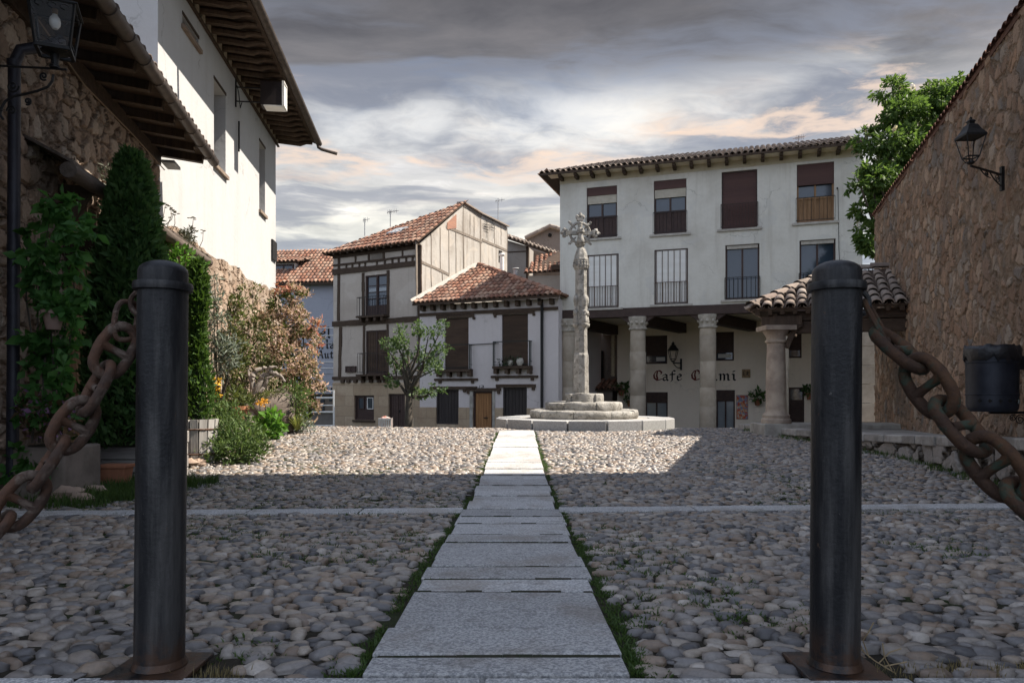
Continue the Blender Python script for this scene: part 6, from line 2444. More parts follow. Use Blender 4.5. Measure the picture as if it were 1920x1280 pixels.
for y in (615, 629, 643.5, 678, 690, 700, 724):
    q = MB(); zz_ = FHO.uz(600, y)[1]; q.fbox(FHO, FHO.u_(560), uh1, zz_ - .022, zz_ + .022, .005, .03); q.build("moulding", M_SHUTW if y not in (643.5, 700) else M_LEAD, ho)
for px in (590, 601, 611, 621):
    q = MB(); u0, u1, z0, z1 = FHO.rect(px, 727, px + 3, 733); q.fbox(FHO, u0, u1, z0, z1, .0, .08); q.build("joist_end", M_DARK, ho)
q = MB(); u0, u1, z0, z1 = FHO.rect(575, 742, 603, 790); q.fbox(FHO, u0, u1, z0, z1, -.5, -.44); q.build("shop_window", M_GLASS, ho)
q = MB(); u0, u1, z0, z1 = FHO.rect(612, 742, 621, 752); q.fbox(FHO, u0, u1, z0, z1, -.5, -.44); q.build("vent_window", M_GLASS, ho)
# white pipe railing in front of the lane
FRL = Fac(560, 34, 1, -.1)
rl_ = thing("pipe_railing", "white horizontal pipe railing across the lane before the hotel", "railing", FRL.pt(1, -1))
q = MB()
for y, r in ((733, .03), (746, .045), (760, .025), (772.5, .04), (798, .03)):
    q.tube([FRL.at(574, y), FRL.at(627, y - .5)], r, 8)
q.build("rail", M_SHUTW, rl_)
for px in (575.5, 626):
    q = MB(); q.tube([FRL.at(px, 731), FRL.at(px, 812)], .045, 8); q.build("post", M_SHUTW, rl_)
q = MB(); q.prism([FRL.at(578, 774, -.1), FRL.at(624, 774, -.1), FRL.at(624, 812, -.1), FRL.at(578, 812, -.1)], FRL.n * -.05)
q.build("infill_panel", m_plain("grey_brown_panel", (.17, .155, .145), (.14, .13, .12), 5, .8, .1), rl_)

# ================================================================ small tree before the timber house
M_OAK = m_leaf("small_tree_leaf", (.05, .095, .036), (.12, .175, .07), .4)
dT = 26.0
stb = P(767, 806, dT)
stt = thing("young_tree", "small open-crowned tree standing before the half-timbered house", "tree", stb)
q = MB()
tp = [P(767, 812, dT), P(766, 770, dT), P(768, 735, dT), P(764, 712, dT)]
q.tube(tp, [.17, .13, .11, .09], 10)
ends = [(722, 650, .2), (740, 635, -.5), (752, 622, .3), (735, 668, .2), (755, 655, -.3), (748, 690, .4), (732, 700, -.3), (760, 682, .5), (790, 618, 0), (803, 630, -.3), (826, 622, .2), (828, 660, -.2), (808, 672, .1), (820, 690, -.4), (800, 700, .3), (812, 735, 0), (790, 738, .2), (786, 655, .5)]
sp_src = [P(766, 745, dT), P(768, 735, dT), P(764, 712, dT)]
for i, (px, py, dd) in enumerate(ends):
    e = P(px, py, dT + dd)
    s = sp_src[i % 3]
    m1 = s.lerp(e, .45) + Vector((random.uniform(-.15, .15), random.uniform(-.2, .2), random.uniform(-.1, .25)))
    q.tube([s, m1, e], [.06, .04, .014], 6)
q.build("trunk", M_BARK, stt, smooth=True)
cl = []
for px, py, dd in ends:
    for j in range(3):
        s = random.uniform(.12, .27)
        cl.append((P(px + random.gauss(0, 8), py + random.gauss(0, 8), dT + dd + random.gauss(0, .25)), (s, s, s * .75)))
pts, o_ = clump_pts(cl, 520, 8, .2)
leaf_mesh("crown", pts, M_OAK, stt, .10, .55, o_, seed=3)
# white crate at its foot
wc = thing("white_crate", "small white slatted crate with red content beside the young tree", "crate", P(723, 806, 27.5))
q = MB()
p = P(723, 803, 27.5)
for k in range(7):
    xx = p.x - .22 + .44 * k / 6
    q.box(xx - .022, xx + .022, p.y - .18, p.y - .15, p.z - .1, p.z + .40)
    q.box(xx - .022, xx + .022, p.y + .15, p.y + .18, p.z - .1, p.z + .40)
q.box(p.x - .25, p.x + .25, p.y - .2, p.y - .182, p.z + .33, p.z + .39)
q.box(p.x - .25, p.x + .25, p.y - .2, p.y - .182, p.z + .02, p.z + .08)
q.build("crate_body", M_SHUTW, wc)
q = MB(); q.box(p.x - .2, p.x + .2, p.y - .14, p.y + .14, p.z, p.z + .36); q.blob((p.x, p.y, p.z + .38), (.19, .13, .09), 9, 5, .3, 2); q.build("content", m_plain("red_white_content", (.55, .5, .47), (.40, .10, .06), 9, .8, .3), wc)
# ================================================================ white house on the left with deep eave
M_WHITE = m_plaster("bright_limewash", (.505, .51, .515), (.40, .385, .365), .30, .35, .6, .2)
FW = Fac(296, 11.0, -.115, 1)
wh = thing("limewashed_house", "tall white limewashed house with deep timber eave over a rubble stone base", "house", FW.pt(4, 0))
uWf = FW.u_(517)
zWt = FW.uz(517, 262)[1]
zWs = FW.uz(514, 557)[1]
WW = [(342, 28, 372, 92), (401, 148, 423, 330), (486, 264, 497, 405)]
wholes = []
for x0, y0, x1, y1 in WW:
    wholes.append((FW.u_(x0), FW.u_(x1), FW.uz(x1, y1)[1], FW.uz(x0, y0)[1]))
panel(FW, [(0, zWs), (uWf, zWs), (uWf, zWt), (0, zWt)], wholes, .34).build("front_wall", M_WHITE, wh, recalc=False)
# face towards the camera
FWg = Fac(296, 11.0, 1, .42)
FWg = Fac(296, 11.0, 1, -.10)
q = MB()
panel(FWg, [(-7, 0), (0, 0), (0, zWt), (-7, zWt)], [], .1, mb=q)
q.build("end_wall", M_WHITE, wh, recalc=False)
q = MB()
q.fbox(FW, uWf - .03, uWf, -1, zWt, -8, -.003)
q.fbox(FW, .3, uWf, -1, zWt, -8, -.9)
q.build("house_body", M_WHITE, wh)
for (u0, u1, z0, z1) in wholes:
    q = MB()
    frame_mb(q, FW, u0, u1, z0, z1, -.34, -.28, .07, ((u0 + u1) / 2,))
    win = q.build("window", M_FRBROWN, wh)
    s = MB(); s.fbox(FW, u0 + .05, u1 - .05, z0 + .05, z1 - .05, -.33, -.31); s.build("pane", M_GLASS, win)
    s = MB(); s.fbox(FW, u0 - .06, u1 + .06, z0 - .07, z0 - .002, -.30, .06); s.build("sill", m_plain("worn_brown_sill", (.28, .22, .17), (.2, .15, .12), 6, .9, .4), win)
    s = MB(); s.fbox(FW, u0 - .02, u1 + .02, z1 + .002, z1 + .06, -.30, .012); s.build("lintel", M_TIMBERH, win)
q = MB()
u0, u1, z0, z1 = FW.rect(508, 452, 516, 488)
q.fbox(FW, u0, u1, z0, z1, .003, .05)
q.build("wall_plate", M_IRON, wh)
q = MB()
zc_ = FW.uz(445, 260)[1]
q.tube([FW.pt(FW.u_(443.5), zc_ - .3, .05), FW.pt(FW.u_(443.5), zc_ + .35, .05)], .02, 6)
q.build("cable", M_IRON, wh)
# deep eave: round rafters with curved ends, boards and tiles
ovh = 1.0
zo = zWt + .06
nr = 25
for i in range(nr):
    uu = .12 + (uWf + .15 - .12) * i / (nr - 1)
    q = MB()
    pts = [FW.pt(uu, zo - .02, -.15), FW.pt(uu, zo - .075, ovh * .45), FW.pt(uu, zo - .10, ovh * .62), FW.pt(uu, zo - .06, ovh * .78), FW.pt(uu, zo - .075, ovh * .94)]
    q.tube(pts, [.075, .075, .07, .048, .038], 8)
    q.build("rafter", M_TIMBER, wh, smooth=True)
    q = MB()
    if i < nr - 1:
        du = (uWf + .03) / (nr - 1)
        q.fbox(FW, uu + .07, uu + du - .07, zo - .17, zo + .03, .004, .05)
        q.build("cove_block", m_plain("cream_cove", (.46, .40, .31), (.36, .30, .23), 8, .9, .4) if i == 0 else bpy.data.materials["cream_cove"], wh)
q = MB(); q.fbox(FW, 0, uWf + .2, zo - .20, zo - .163, .004, .06); q.build("wall_plate_beam", M_TIMBERH, wh)
q = MB()
eA, eB = FW.pt(-.2, zo + .005, ovh + .02), FW.pt(uWf + .32, zo + .005, ovh + .02)
rA, rB = FW.pt(-.2, zo + 2.0, -4), FW.pt(uWf + .32, zo + 2.0, -4)
tile_roof("roof_tiles", [eA, eB, rB, rA], (eA, eB), M_TILEOLD, wh, pitch=.24, tlen=.42, r=.105, bmat=M_TIMBERH, under=.05)
q = MB(); q.fbox(FW, -.15, uWf + .3, zo + .0, zo + .025, .0, ovh - .02); q.build("soffit_boards", M_TIMBERH, wh)
m_gut = m_plain("weathered_gutter_metal", (.12, .095, .08), (.075, .06, .052), 8, .6, .2, metal=.3)
q = MB()
gp = [FW.pt(-.2, zo - .01, ovh + .09), FW.pt(uWf * .5, zo - .03, ovh + .09), FW.pt(uWf + .34, zo - .05, ovh + .09)]
for a, b in zip(gp[:-1], gp[1:]):
    vs = []
    for p in (a, b):
        for k in range(9):
            an = math.pi + math.pi * k / 8
            vs.append(p + FW.n * math.cos(an) * .085 + Vector((0, 0, math.sin(an) * .085 + .05)))
    q.add(vs, [(k, k + 1, k + 10, k + 9) for k in range(8)])
    q.add([v - Vector((0, 0, .006)) for v in vs], [(k + 1, k, k + 9, k + 10) for k in range(8)])
q.build("gutter", m_gut, wh, smooth=True, recalc=False, weld=False, angle=0)
for uu in (FW.u_(437, .9), uWf + .25):
    q = MB()
    a = FW.pt(uu, zo - .04, ovh + .07)
    q.tube([a, a + Vector((0, 0, -.10)) + FW.n * .02, a + FW.n * .10 + Vector((0, 0, -.15)), a + FW.n * .52 + Vector((0, 0, -.26))], .045, 10)
    q.build("rain_spout", m_gut, wh, smooth=True)
# rubble base of the white house
gridwall("stone_base", FW, .0, uWf + .05, lambda u: -.4, lambda u: zWs + .05 * math.sin(u * 2.1) + .03 * math.sin(u * 5), .035, LEFTM, wh, n=.14)
q = MB(); q.fbox(FW, -.02, uWf + .04, -.4, zWs - .02, -.3, .10); q.build("base_core", LEFTM, wh)
# projecting sign box on two arms
ua, za = 0, 0
sb = thing("sign_box", "white-faced dark sign box held on two iron arms below the deep eave", "sign box", FW.at(441, 190))
ua, za = FW.uz(441, 168)
zb_ = FW.uz(441, 190)[1]
q = MB()
for z in (za + .05, zb_):
    q.bar(FW.pt(ua, z, .01), FW.pt(ua, z, .62), .022)
q.bar(FW.pt(ua, zb_ - .12, .012), FW.pt(ua, za + .25, .012), .03)
q.tube([FW.pt(ua + .02, za + .1, .03), FW.pt(ua + .05, za - .05, .06), FW.pt(ua + .06, zb_ - .12, .09), FW.pt(ua, zb_ - .02, .14)], .01, 6)
q.build("bracket", M_IRON, sb)
q = MB()
q.fbox(FW, ua - .15, ua + .15, zb_ - .10, za + .16, .55, 1.00)
q.build("housing", m_plain("dark_sign_housing", (.035, .026, .026), (.025, .02, .02), 8, .5, .1), sb, bevel=.008)
q = MB()
q.fbox(FW, ua - .151, ua + .151, zb_ - .08, za + .14, 1.001, 1.03)
frame_mb(q, FW, ua - .16, ua + .16, zb_ - .11, za + .17, 1.001, 1.05, .02)
q.fbox(FW, ua - .15, ua + .15, zb_ - .125, zb_ - .102, .62, 1.03)
q.build("white_face", M_SHUTW, sb)

# ================================================================ stone house with gutter, near left
FL = Fac(20, 6.4, -.194, 1)
sh = thing("stone_house", "rough stone house at the near left with dark timber eave and long gutter", "house", FL.pt(1, 0))
uLe = FL.u_(295)
zLt = FL.uz(295, 288)[1]
dh = (FL.u_(118), FL.u_(170), -.5, FL.uz(160, 420)[1])
gridwall("masonry", FL, -5.0, uLe, lambda u: -.35, lambda u: zLt, .03, LEFTM, sh, holes=[dh])
q = MB()
q.fbox(FL, -5, uLe - .01, 1.9 + .6, zLt, -3, -.08)
q.fbox(FL, -5, dh[0] - .02, -.35, 2.52, -3, -.08)
q.fbox(FL, dh[1] + .02, uLe - .01, -.35, 2.52, -3, -.08)
q.fbox(FL, dh[0] - .05, dh[1] + .05, -.35, 2.6, -1.4, -1.3)
q.build("house_body", LEFTM, sh)
q = MB()
for k in range(6):
    a = dh[0] + (dh[1] - dh[0]) * k / 6
    q.fbox(FL, a + .008, a + (dh[1] - dh[0]) / 6 - .008, -.3, dh[3], -.42, -.36)
q.build("door", M_TIMBER, sh)
q = MB(); q.fbox(FL, dh[0] - .15, dh[1] + .15, dh[3], dh[3] + .16, -.3, .06); q.build("door_lintel", M_TIMBERH, sh)
q = MB(); q.fbox(FL, dh[1] - .06, dh[1] + .34, dh[2], dh[3] - .004, -.34, .09); q.build("added_dark_post", M_TIMBER, sh, bevel=.02)  # added dark post covering the sunlit strip so the doorway reads shaded
q = MB(); q.fbox(FL, -5, uLe + .02, zLt - .16, zLt + .02, -.2, .05); q.build("wall_plate_beam", M_TIMBERH, sh)
zg = zLt - .12
for i in range(18):
    uu = -4.5 + (uLe + .1 + 4.5) * i / 17
    q = MB()
    q.bar(FL.pt(uu, zLt + .09, -.3), FL.pt(uu, zLt - .02, .62), .10, .11)
    q.build("rafter", M_TIMBER, sh)
q = MB(); q.prism([FL.pt(-5, zLt + .03, .66), FL.pt(uLe + .3, zLt + .03, .66), FL.pt(uLe + .3, zLt + .14, -.3), FL.pt(-5, zLt + .14, -.3)], Vector((0, 0, .02))); q.build("soffit_boards", M_TIMBERH, sh)
eA, eB = FL.pt(-5, zLt + .06, .66), FL.pt(uLe + .28, zLt + .06, .66)
rA, rB = FL.pt(-5, zLt + 1.0, -2.6), FL.pt(uLe + .28, zLt + 1.0, -2.6)
M_TILEDK = m_tile("dark_grey_roof_tiles", [(0, (.10, .085, .08)), (.4, (.17, .135, .12)), (.8, (.23, .18, .155)), (1, (.15, .11, .095))], (.075, .07, .06), .5)
tile_roof("roof_tiles", [eA, eB, rB, rA], (eA, eB), M_TILEDK, sh, pitch=.21, tlen=.38, r=.095, bmat=M_TIMBERH)
q = MB()
gz_ = zLt + .01
vs = []
for p in (FL.pt(-5, gz_, .74), FL.pt(uLe + .30, gz_ - .03, .74)):
    for k in range(11):
        an = math.pi + math.pi * k / 10
        vs.append(p + FL.n * math.cos(an) * .075 + Vector((0, 0, math.sin(an) * .085 + .04)))
q.add(vs, [(k, k + 1, k + 12, k + 11) for k in range(10)] + [tuple(range(11, 22))])
q.add([v * 1 + Vector((0, 0, .008)) for v in vs], [(k + 1, k, k + 11, k + 12) for k in range(10)])
for uu in np.arange(-4.5, uLe + .2, .52):
    f = (uu + 5) / (uLe + 5.3)
    p = FL.pt(uu, gz_ - .03 * f, .74)
    q.tube([p + FL.n * math.cos(math.pi + math.pi * k / 8) * .078 + Vector((0, 0, math.sin(math.pi + math.pi * k / 8) * .088 + .04)) for k in range(9)], .007, 5)
q.build("gutter", m_gut, sh, smooth=True, recalc=False, weld=False, angle=0)
# downpipe with elbow
M_PIPE = m_plain("dark_painted_pipe", (.022, .022, .030), (.035, .034, .045), 7, .5, .15, metal=.2, spec=.4)
dpx = P(27, 100, 6.2)
q = MB()
zz_ = P(0, 92, 6.2).z
e0 = Vector((dpx.x, dpx.y, zz_))
q.tube([e0 + Vector((.24, .26, .20)), e0 + Vector((.20, .14, .09)), e0 + Vector((.15, .08, .05)), e0 + Vector((.04, .02, .0)), e0 + Vector((0, 0, -.12)), Vector((dpx.x - .01, dpx.y, 1.0)), Vector((dpx.x - .02, dpx.y, -.2))], .048, 14)
for z in (zz_ - .15, 2.0, 1.18, .62):
    q.tube([Vector((dpx.x - .005, dpx.y, z)), Vector((dpx.x - .005, dpx.y, z + .05))], .053, 14)
q.build("downpipe", M_PIPE, sh, smooth=True)
q = MB(); q.fbox(FL, uLe - .25, uLe + .10, zLt - .20, zLt - .16, .12, .30); q.build("light_tube", M_LEAD, sh)
q = MB()
q.tube([FL.pt(.3, zLt - .10, .10), FL.pt(1.4, zLt - .25, .10), FL.pt(3.0, zLt - .22, .10), FL.pt(uLe, zLt - .24, .10)], .008, 5)
q.build("cable", m_plain("pale_cable", (.25, .18, .12), (.2, .15, .1), 5, .7, 0), sh)

# glass lantern with a bare bulb on a scrolled arm
dl = 5.6
lc = P(103, 58, dl)
gl = thing("bulb_lantern", "glazed iron lantern with a bare white bulb on a scrolled wall arm", "lantern", lc)
m, t = M("clear_lantern_glass")
g_ = t.n('ShaderNodeBsdfGlass', {'Color': (.9, .92, .93, 1), 'Roughness': .02, 'IOR': 1.1})
tr = t.n('ShaderNodeBsdfTransparent', {'Color': (.98, .98, .98, 1)})
gs = t.n('ShaderNodeBsdfGlossy', {'Color': (1, 1, 1, 1), 'Roughness': .05})
m1 = t.n('ShaderNodeMixShader', {0: .012, 1: tr.outputs[0], 2: gs.outputs[0]})
t.n('ShaderNodeOutputMaterial', {'Surface': m1.outputs[0]})
M_CLEAR = m
s = 1 / F * dl
zt_, zb_ = P(0, 17, dl).z, P(0, 98, dl).z
ra_, rb2 = 37 * s, 27 * s
yaw = math.radians(24)
cr = lambda x, y: Vector((x * math.cos(yaw) - y * math.sin(yaw), x * math.sin(yaw) + y * math.cos(yaw), 0))
ring = lambda z, h: [Vector((lc.x, lc.y, z)) + cr(x * h, y * h) for x, y in ((-1, -1), (1, -1), (1, 1), (-1, 1))]
T_, B_ = ring(zt_, ra_), ring(zb_, rb2)
q = MB()
for i in range(4):
    q.bar(T_[i], B_[i], 4 * s)
    q.bar(T_[i], T_[(i + 1) % 4], 5 * s)
    q.bar(B_[i], B_[(i + 1) % 4], 6 * s)
    for (a, b) in ((.12, T_), (.86, T_)):
        c1, c2 = T_[i].lerp(B_[i], a), T_[(i + 1) % 4].lerp(B_[(i + 1) % 4], a)
        for k in (.22, .5, .78):
            cc = c1.lerp(c2, k)
            dd = (c2 - c1).normalized()
            q.tube([cc + dd * (7 * s * math.cos(j * .8)) + Vector((0, 0, 5 * s * math.sin(j * .8))) for j in range(7)], .9 * s, 5)
q.lathe([(rb2 * .9, zb_ - .5 * s), (8 * s, zb_ - 4 * s), (6 * s, zb_ - 24 * s), (9 * s, zb_ - 26 * s), (9 * s, zb_ - 30 * s)], (lc.x, lc.y, 0), 10)
q.build("cage", M_IRON, gl)
q = MB()
T2 = ring(zt_ + 1 * s, ra_ * 1.12)
top = Vector((lc.x, lc.y, zt_ + 12 * s))
q.add(T2 + [p - Vector((0, 0, 2 * s)) for p in T2] + [top], [(0, 1, 8), (1, 2, 8), (2, 3, 8), (3, 0, 8), (4, 5, 1, 0), (5, 6, 2, 1), (6, 7, 3, 2), (7, 4, 0, 3), (7, 6, 5, 4)])
q.lathe([(9 * s, zt_ + 8 * s), (10 * s, zt_ + 14 * s), (5 * s, zt_ + 18 * s), (0, zt_ + 24 * s)], (lc.x, lc.y, 0), 10)
q.build("hood", M_IRON, gl)
for i in range(4):
    q = MB()
    q.add([T_[i], T_[(i + 1) % 4], B_[(i + 1) % 4], B_[i]], [(0, 1, 2, 3)])
    q.build("pane", M_CLEAR, gl, recalc=False)
q = MB()
bz = P(0, 42, dl).z
q.lathe([(0, bz - 14 * s), (5 * s, bz - 12.5 * s), (9 * s, bz - 6 * s), (9.8 * s, bz), (8.5 * s, bz + 7 * s), (5 * s, bz + 12 * s), (4.5 * s, bz + 14 * s)], (lc.x, lc.y, 0), 18)
bl_ = q.build("bulb", m_plain("milky_bulb", (.72, .72, .70), (.66, .66, .64), 3, .25, 0, spec=.6), gl, smooth=True)
q = MB(); q.lathe([(4.6 * s, bz + 14 * s), (5 * s, bz + 25 * s)], (lc.x, lc.y, 0), 12); q.build("bulb_cap", m_plain("brass_cap", (.30, .20, .10), (.25, .16, .08), 8, .5, 0, metal=.5), bl_)
q = MB()   # arm and scrolls, running back to the wall on the left
ay = zb_ - 30 * s
wl_ = P(-40, 130, dl)
q.tube([Vector((lc.x + 22 * s, lc.y, ay - 3 * s)), Vector((lc.x, lc.y, ay - 1 * s)), Vector((P(-92, 0, dl).x, lc.y, ay + 9 * s))], 2.2 * s, 8)
sc1 = [(100, 140), (98, 152), (90, 163), (70, 171), (45, 177), (25, 181), (10, 190), (2, 204), (0, 215), (6, 224)]
q.tube([P(4, 206, dl), P(-40, 226, dl), P(-92, 252, dl)], 2.2 * s, 8)
q.tube([P(x, y, dl) for x, y in sc1], 2.4 * s, 8)
for cx_, cy_, r, ph, dr in ((24, 162, 12, 0, 1), (82, 143, 8, 1, 1), (52, 190, 7, 2, -1), (22, 207, 9, 3, 1)):
    q.tube([P(cx_ + r * (1 - k / 24) * math.cos(ph + dr * k * .45), cy_ + r * (1 - k / 24) * math.sin(ph + dr * k * .45), dl) for k in range(22)], 1.9 * s, 6)
q.bar(P(-92, 112, dl), P(-92, 272, dl), 7 * s)
q.build("bracket", M_IRON, gl)

# ================================================================ rustic canopy over the door
FCn = Fac(20, 6.4, -.194, 1)
M_LOG = m_wood("weathered_log", (.085, .068, .056), (.16, .13, .11), 1, scale=.8, bump=.9)
cn = thing("rustic_canopy", "rustic wooden canopy of weathered boards overgrown with succulents on the left wall", "canopy", FL.pt(2.2, 2.5))
off = .38
ca, cb = FL.at(128, 318, off), FL.at(392, 492, off)
q = MB()
q.tube([ca, ca.lerp(cb, .3) + Vector((0, 0, .02)), ca.lerp(cb, .7) - Vector((0, 0, .015)), cb], [.075, .07, .075, .07], 12)
q.build("front_log", M_LOG, cn, smooth=True)
q = MB()
nB = 22
for i in range(nB):
    a = ca.lerp(cb, i / nB) + Vector((0, 0, .06)); b = ca.lerp(cb, (i + .95) / nB) + Vector((0, 0, .06))
    bk_ = -FL.n * .66 + Vector((0, 0, .36 + random.uniform(-.02, .02)))
    fr_ = FL.n * random.uniform(.0, .05)
    q.prism([a + fr_, b + fr_, b + bk_, a + bk_], Vector((0, 0, .03)), random.random())
q.build("roof_boards", M_LOG, cn)
for f in (.12, .97):
    p = ca.lerp(cb, f)
    q = MB()
    q.bar(p - Vector((0, 0, .03)), p - FL.n * off + Vector((0, 0, -.03)), .09, .08)
    q.build("cross_beam", M_TIMBER, cn)
    q = MB()
    q.bar(p - FL.n * .08 - Vector((0, 0, .04)), p - FL.n * off - Vector((0, 0, .55)), .08, .08)
    q.build("brace", M_TIMBER, cn)
M_SUCC = m_leaf("succulent_leaf", (.045, .055, .038), (.11, .115, .075), .15)
cp_ = []
rg = np.random.default_rng(9)
for i in range(26):
    f = rg.random() ** .8
    p = ca.lerp(cb, .15 + .83 * f) - FL.n * rg.uniform(.05, .5) + Vector((0, 0, .12 + rg.uniform(0, .2)))
    cp_.append((p, (.09, .13, .10)))
pts, o_ = clump_pts(cp_, 2600, 9, .2)
leaf_mesh("succulent_growth", pts, M_SUCC, cn, .05, .28, o_, up=.7, seed=9)
q = MB()
for i in range(9):
    p = ca.lerp(cb, rg.uniform(.45, .98)) + Vector((0, 0, .2)) - FL.n * rg.uniform(.05, .3)
    e = p + Vector((rg.uniform(-.05, .15), rg.uniform(-.1, .1), rg.uniform(.15, .32)))
    q.tube([p, p.lerp(e, .5) + Vector((.03, 0, 0)), e], [.006, .005, .003], 5)
    for k in range(5):
        q.blob(e + Vector((rg.normal() * .03, rg.normal() * .03, rg.normal() * .02)), (.03, .012, .008), 5, 3, .2, k)
    q.build("dry_stem", bpy.data.materials.get("dry_stem") or m_plain("dry_stem", (.10, .085, .06), (.14, .12, .08), 8, .9, 0), cn)
    q = MB()

# ================================================================ plants of the left side
M_CON = m_leaf("conifer_spray", (.038, .098, .030), (.10, .18, .055), .4, .6)
M_CONL = m_leaf("bright_conifer_spray", (.030, .070, .014), (.085, .150, .028), .3, .6)


def conifer(label, base, h, r, mat, n, seed, size, prof=None, group="columnar conifers by the left wall"):
    t = thing("conifer", label, "conifer", base, group)
    rg = np.random.default_rng(seed)
    f = rg.random(n) ** .85
    pr = prof or (lambda f: (1 - f) ** .62 * (.62 + .38 * np.minimum(1, f * 7)))
    a = rg.random(n) * 2 * np.pi
    lump = 1 + .16 * np.sin(a * 5 + f * 23) * np.sin(f * 31 + a * 2) + .09 * rg.normal(size=n)
    rad = r * pr(f) * lump * (.72 + .28 * rg.random(n) ** .4)
    p = np.stack([base[0] + np.cos(a) * rad, base[1] + np.sin(a) * rad, base[2] + f * h], 1)
    o_ = np.stack([np.cos(a) * .55, np.sin(a) * .55, np.full(n, .9)], 1)
    tn = np.clip(.25 + .5 * (lump - .85) * 2 + .25 * rg.normal(size=n), 0, 1)
    leaf_mesh("foliage", p, mat, t, size, .42, o_, tone=tn, up=.25, seed=seed)
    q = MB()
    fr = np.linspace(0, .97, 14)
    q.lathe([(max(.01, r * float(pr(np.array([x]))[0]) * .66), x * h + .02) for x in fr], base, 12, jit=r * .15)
    q.build("dark_core", m_plain("conifer_inside", (.016, .022, .012), (.024, .03, .016), 12, .95, .5) if "conifer_inside" not in bpy.data.materials else bpy.data.materials["conifer_inside"], t)  # dark filler body inside the crown, coloured as its shaded depth
    return t


cb_ = P(246, 830, 7.55); cb_.z = .22
conifer("large dark green conical conifer in the shade behind the left bollard", cb_, (830 - 275) / F * 7.55 - .05, 84 / F * 7.55, M_CON, 26000, 4, .07, lambda f: (1 - f) ** .50 * (.80 + .20 * np.minimum(1, f * 6)))
cb2 = P(371, 800, 8.95); cb2.z = .42
conifer("narrow sunlit bright green conifer in a weathered wooden tub", cb2, 2.0, .155, M_CONL, 5200, 6, .06, lambda f: (1 - f ** 3) ** .5 * (.75 + .25 * np.sin(f * 9)))
M_GREYW = m_wood("grey_weathered_wood", (.22, .20, .19), (.34, .32, .30), 0, scale=.8)
M_GREYWV = m_wood("grey_weathered_stave", (.30, .28, .26), (.44, .42, .40), 2, scale=.8)
tb = thing("wooden_tub", "pale weathered wooden tub holding the narrow sunlit conifer", "planter", (cb2.x, cb2.y, float(gz(cb2.x, cb2.y))))
q = MB()
gzz = float(gz(cb2.x, cb2.y))
for k in range(14):
    a = 2 * math.pi * k / 14
    c = Vector((cb2.x, cb2.y, 0)) + Vector((math.cos(a), math.sin(a), 0)) * .19
    tn = Vector((-math.sin(a), math.cos(a), 0)); ou = Vector((math.cos(a), math.sin(a), 0))
    lo, hi = c - ou * .02 + Vector((0, 0, gzz)), c + ou * .02 + Vector((0, 0, .45))
    q.hexa([lo - tn * .040, lo + tn * .040, lo + tn * .040 + ou * .03, lo - tn * .040 + ou * .03, hi - tn * .044, hi + tn * .044, hi + tn * .044 + ou * .03, hi - tn * .044 + ou * .03], random.random())
q.build("stave", M_GREYWV, tb)
q = MB()
for z in (.0, .30):
    q.tube([Vector((cb2.x + math.cos(2 * math.pi * k / 24) * .232, cb2.y + math.sin(2 * math.pi * k / 24) * .232, gzz + .12 + z)) for k in range(24)], .012, 5, closed=True)
q.build("hoop", M_RUST, tb)
q = MB(); q.lathe([(0, .30), (.18, .30), (.18, .40), (0, .41)], (cb2.x, cb2.y, 0), 14); q.build("soil", M_EARTH, tb)
# sleeper planter
sp_t = thing("sleeper_planter", "long planter of grey wooden sleepers below the large dark conifer", "planter", P(255, 890, 7.45))
q = MB()
x0, x1 = P(152, 0, 7.4).x, P(305, 0, 7.4).x
zp0, zp1 = -.18, P(0, 812, 7.4).z
for i in range(4):
    a, b = zp0 + (zp1 - zp0) * i / 4, zp0 + (zp1 - zp0) * (i + 1) / 4
    for (bx0, bx1, by0, by1) in ((x0, x1, 7.38, 7.46), (x0, x1, 7.92, 8.0), (x1 - .08, x1, 7.465, 7.915), (x0, x0 + .08, 7.465, 7.915)):
        j = random.uniform(-.008, .008)
        q.box(bx0 + j, bx1 + j, by0 + j, by1 + j, a + .004, b - .004, random.random())
q.build("sleeper", M_GREYW, sp_t, bevel=.008)
q = MB(); q.box(x0 + .09, x1 - .09, 7.47, 7.91, zp0, zp1 - .06); q.build("soil", M_EARTH, sp_t)
# pale block trough at the far left
tb2 = thing("stone_trough", "pale stone trough under the climbing creeper at the left edge", "trough", P(90, 905, 6.25))
q = MB()
x0, x1 = P(30, 0, 6.2).x, P(128, 0, 6.2).x
q.box(x0, x1, 6.15, 6.7, -.16, P(0, 838, 6.2).z)
q.build("trough_block", m_plain("pale_trough_stone", (.24, .20, .17), (.15, .125, .105), 3, .9, .6, 16), tb2, bevel=.02)
q = MB(); q.box(x0 + .08, x1 - .08, 6.22, 6.62, .18, P(0, 838, 6.2).z + .012); q.build("soil", M_EARTH, tb2, bevel=.01)

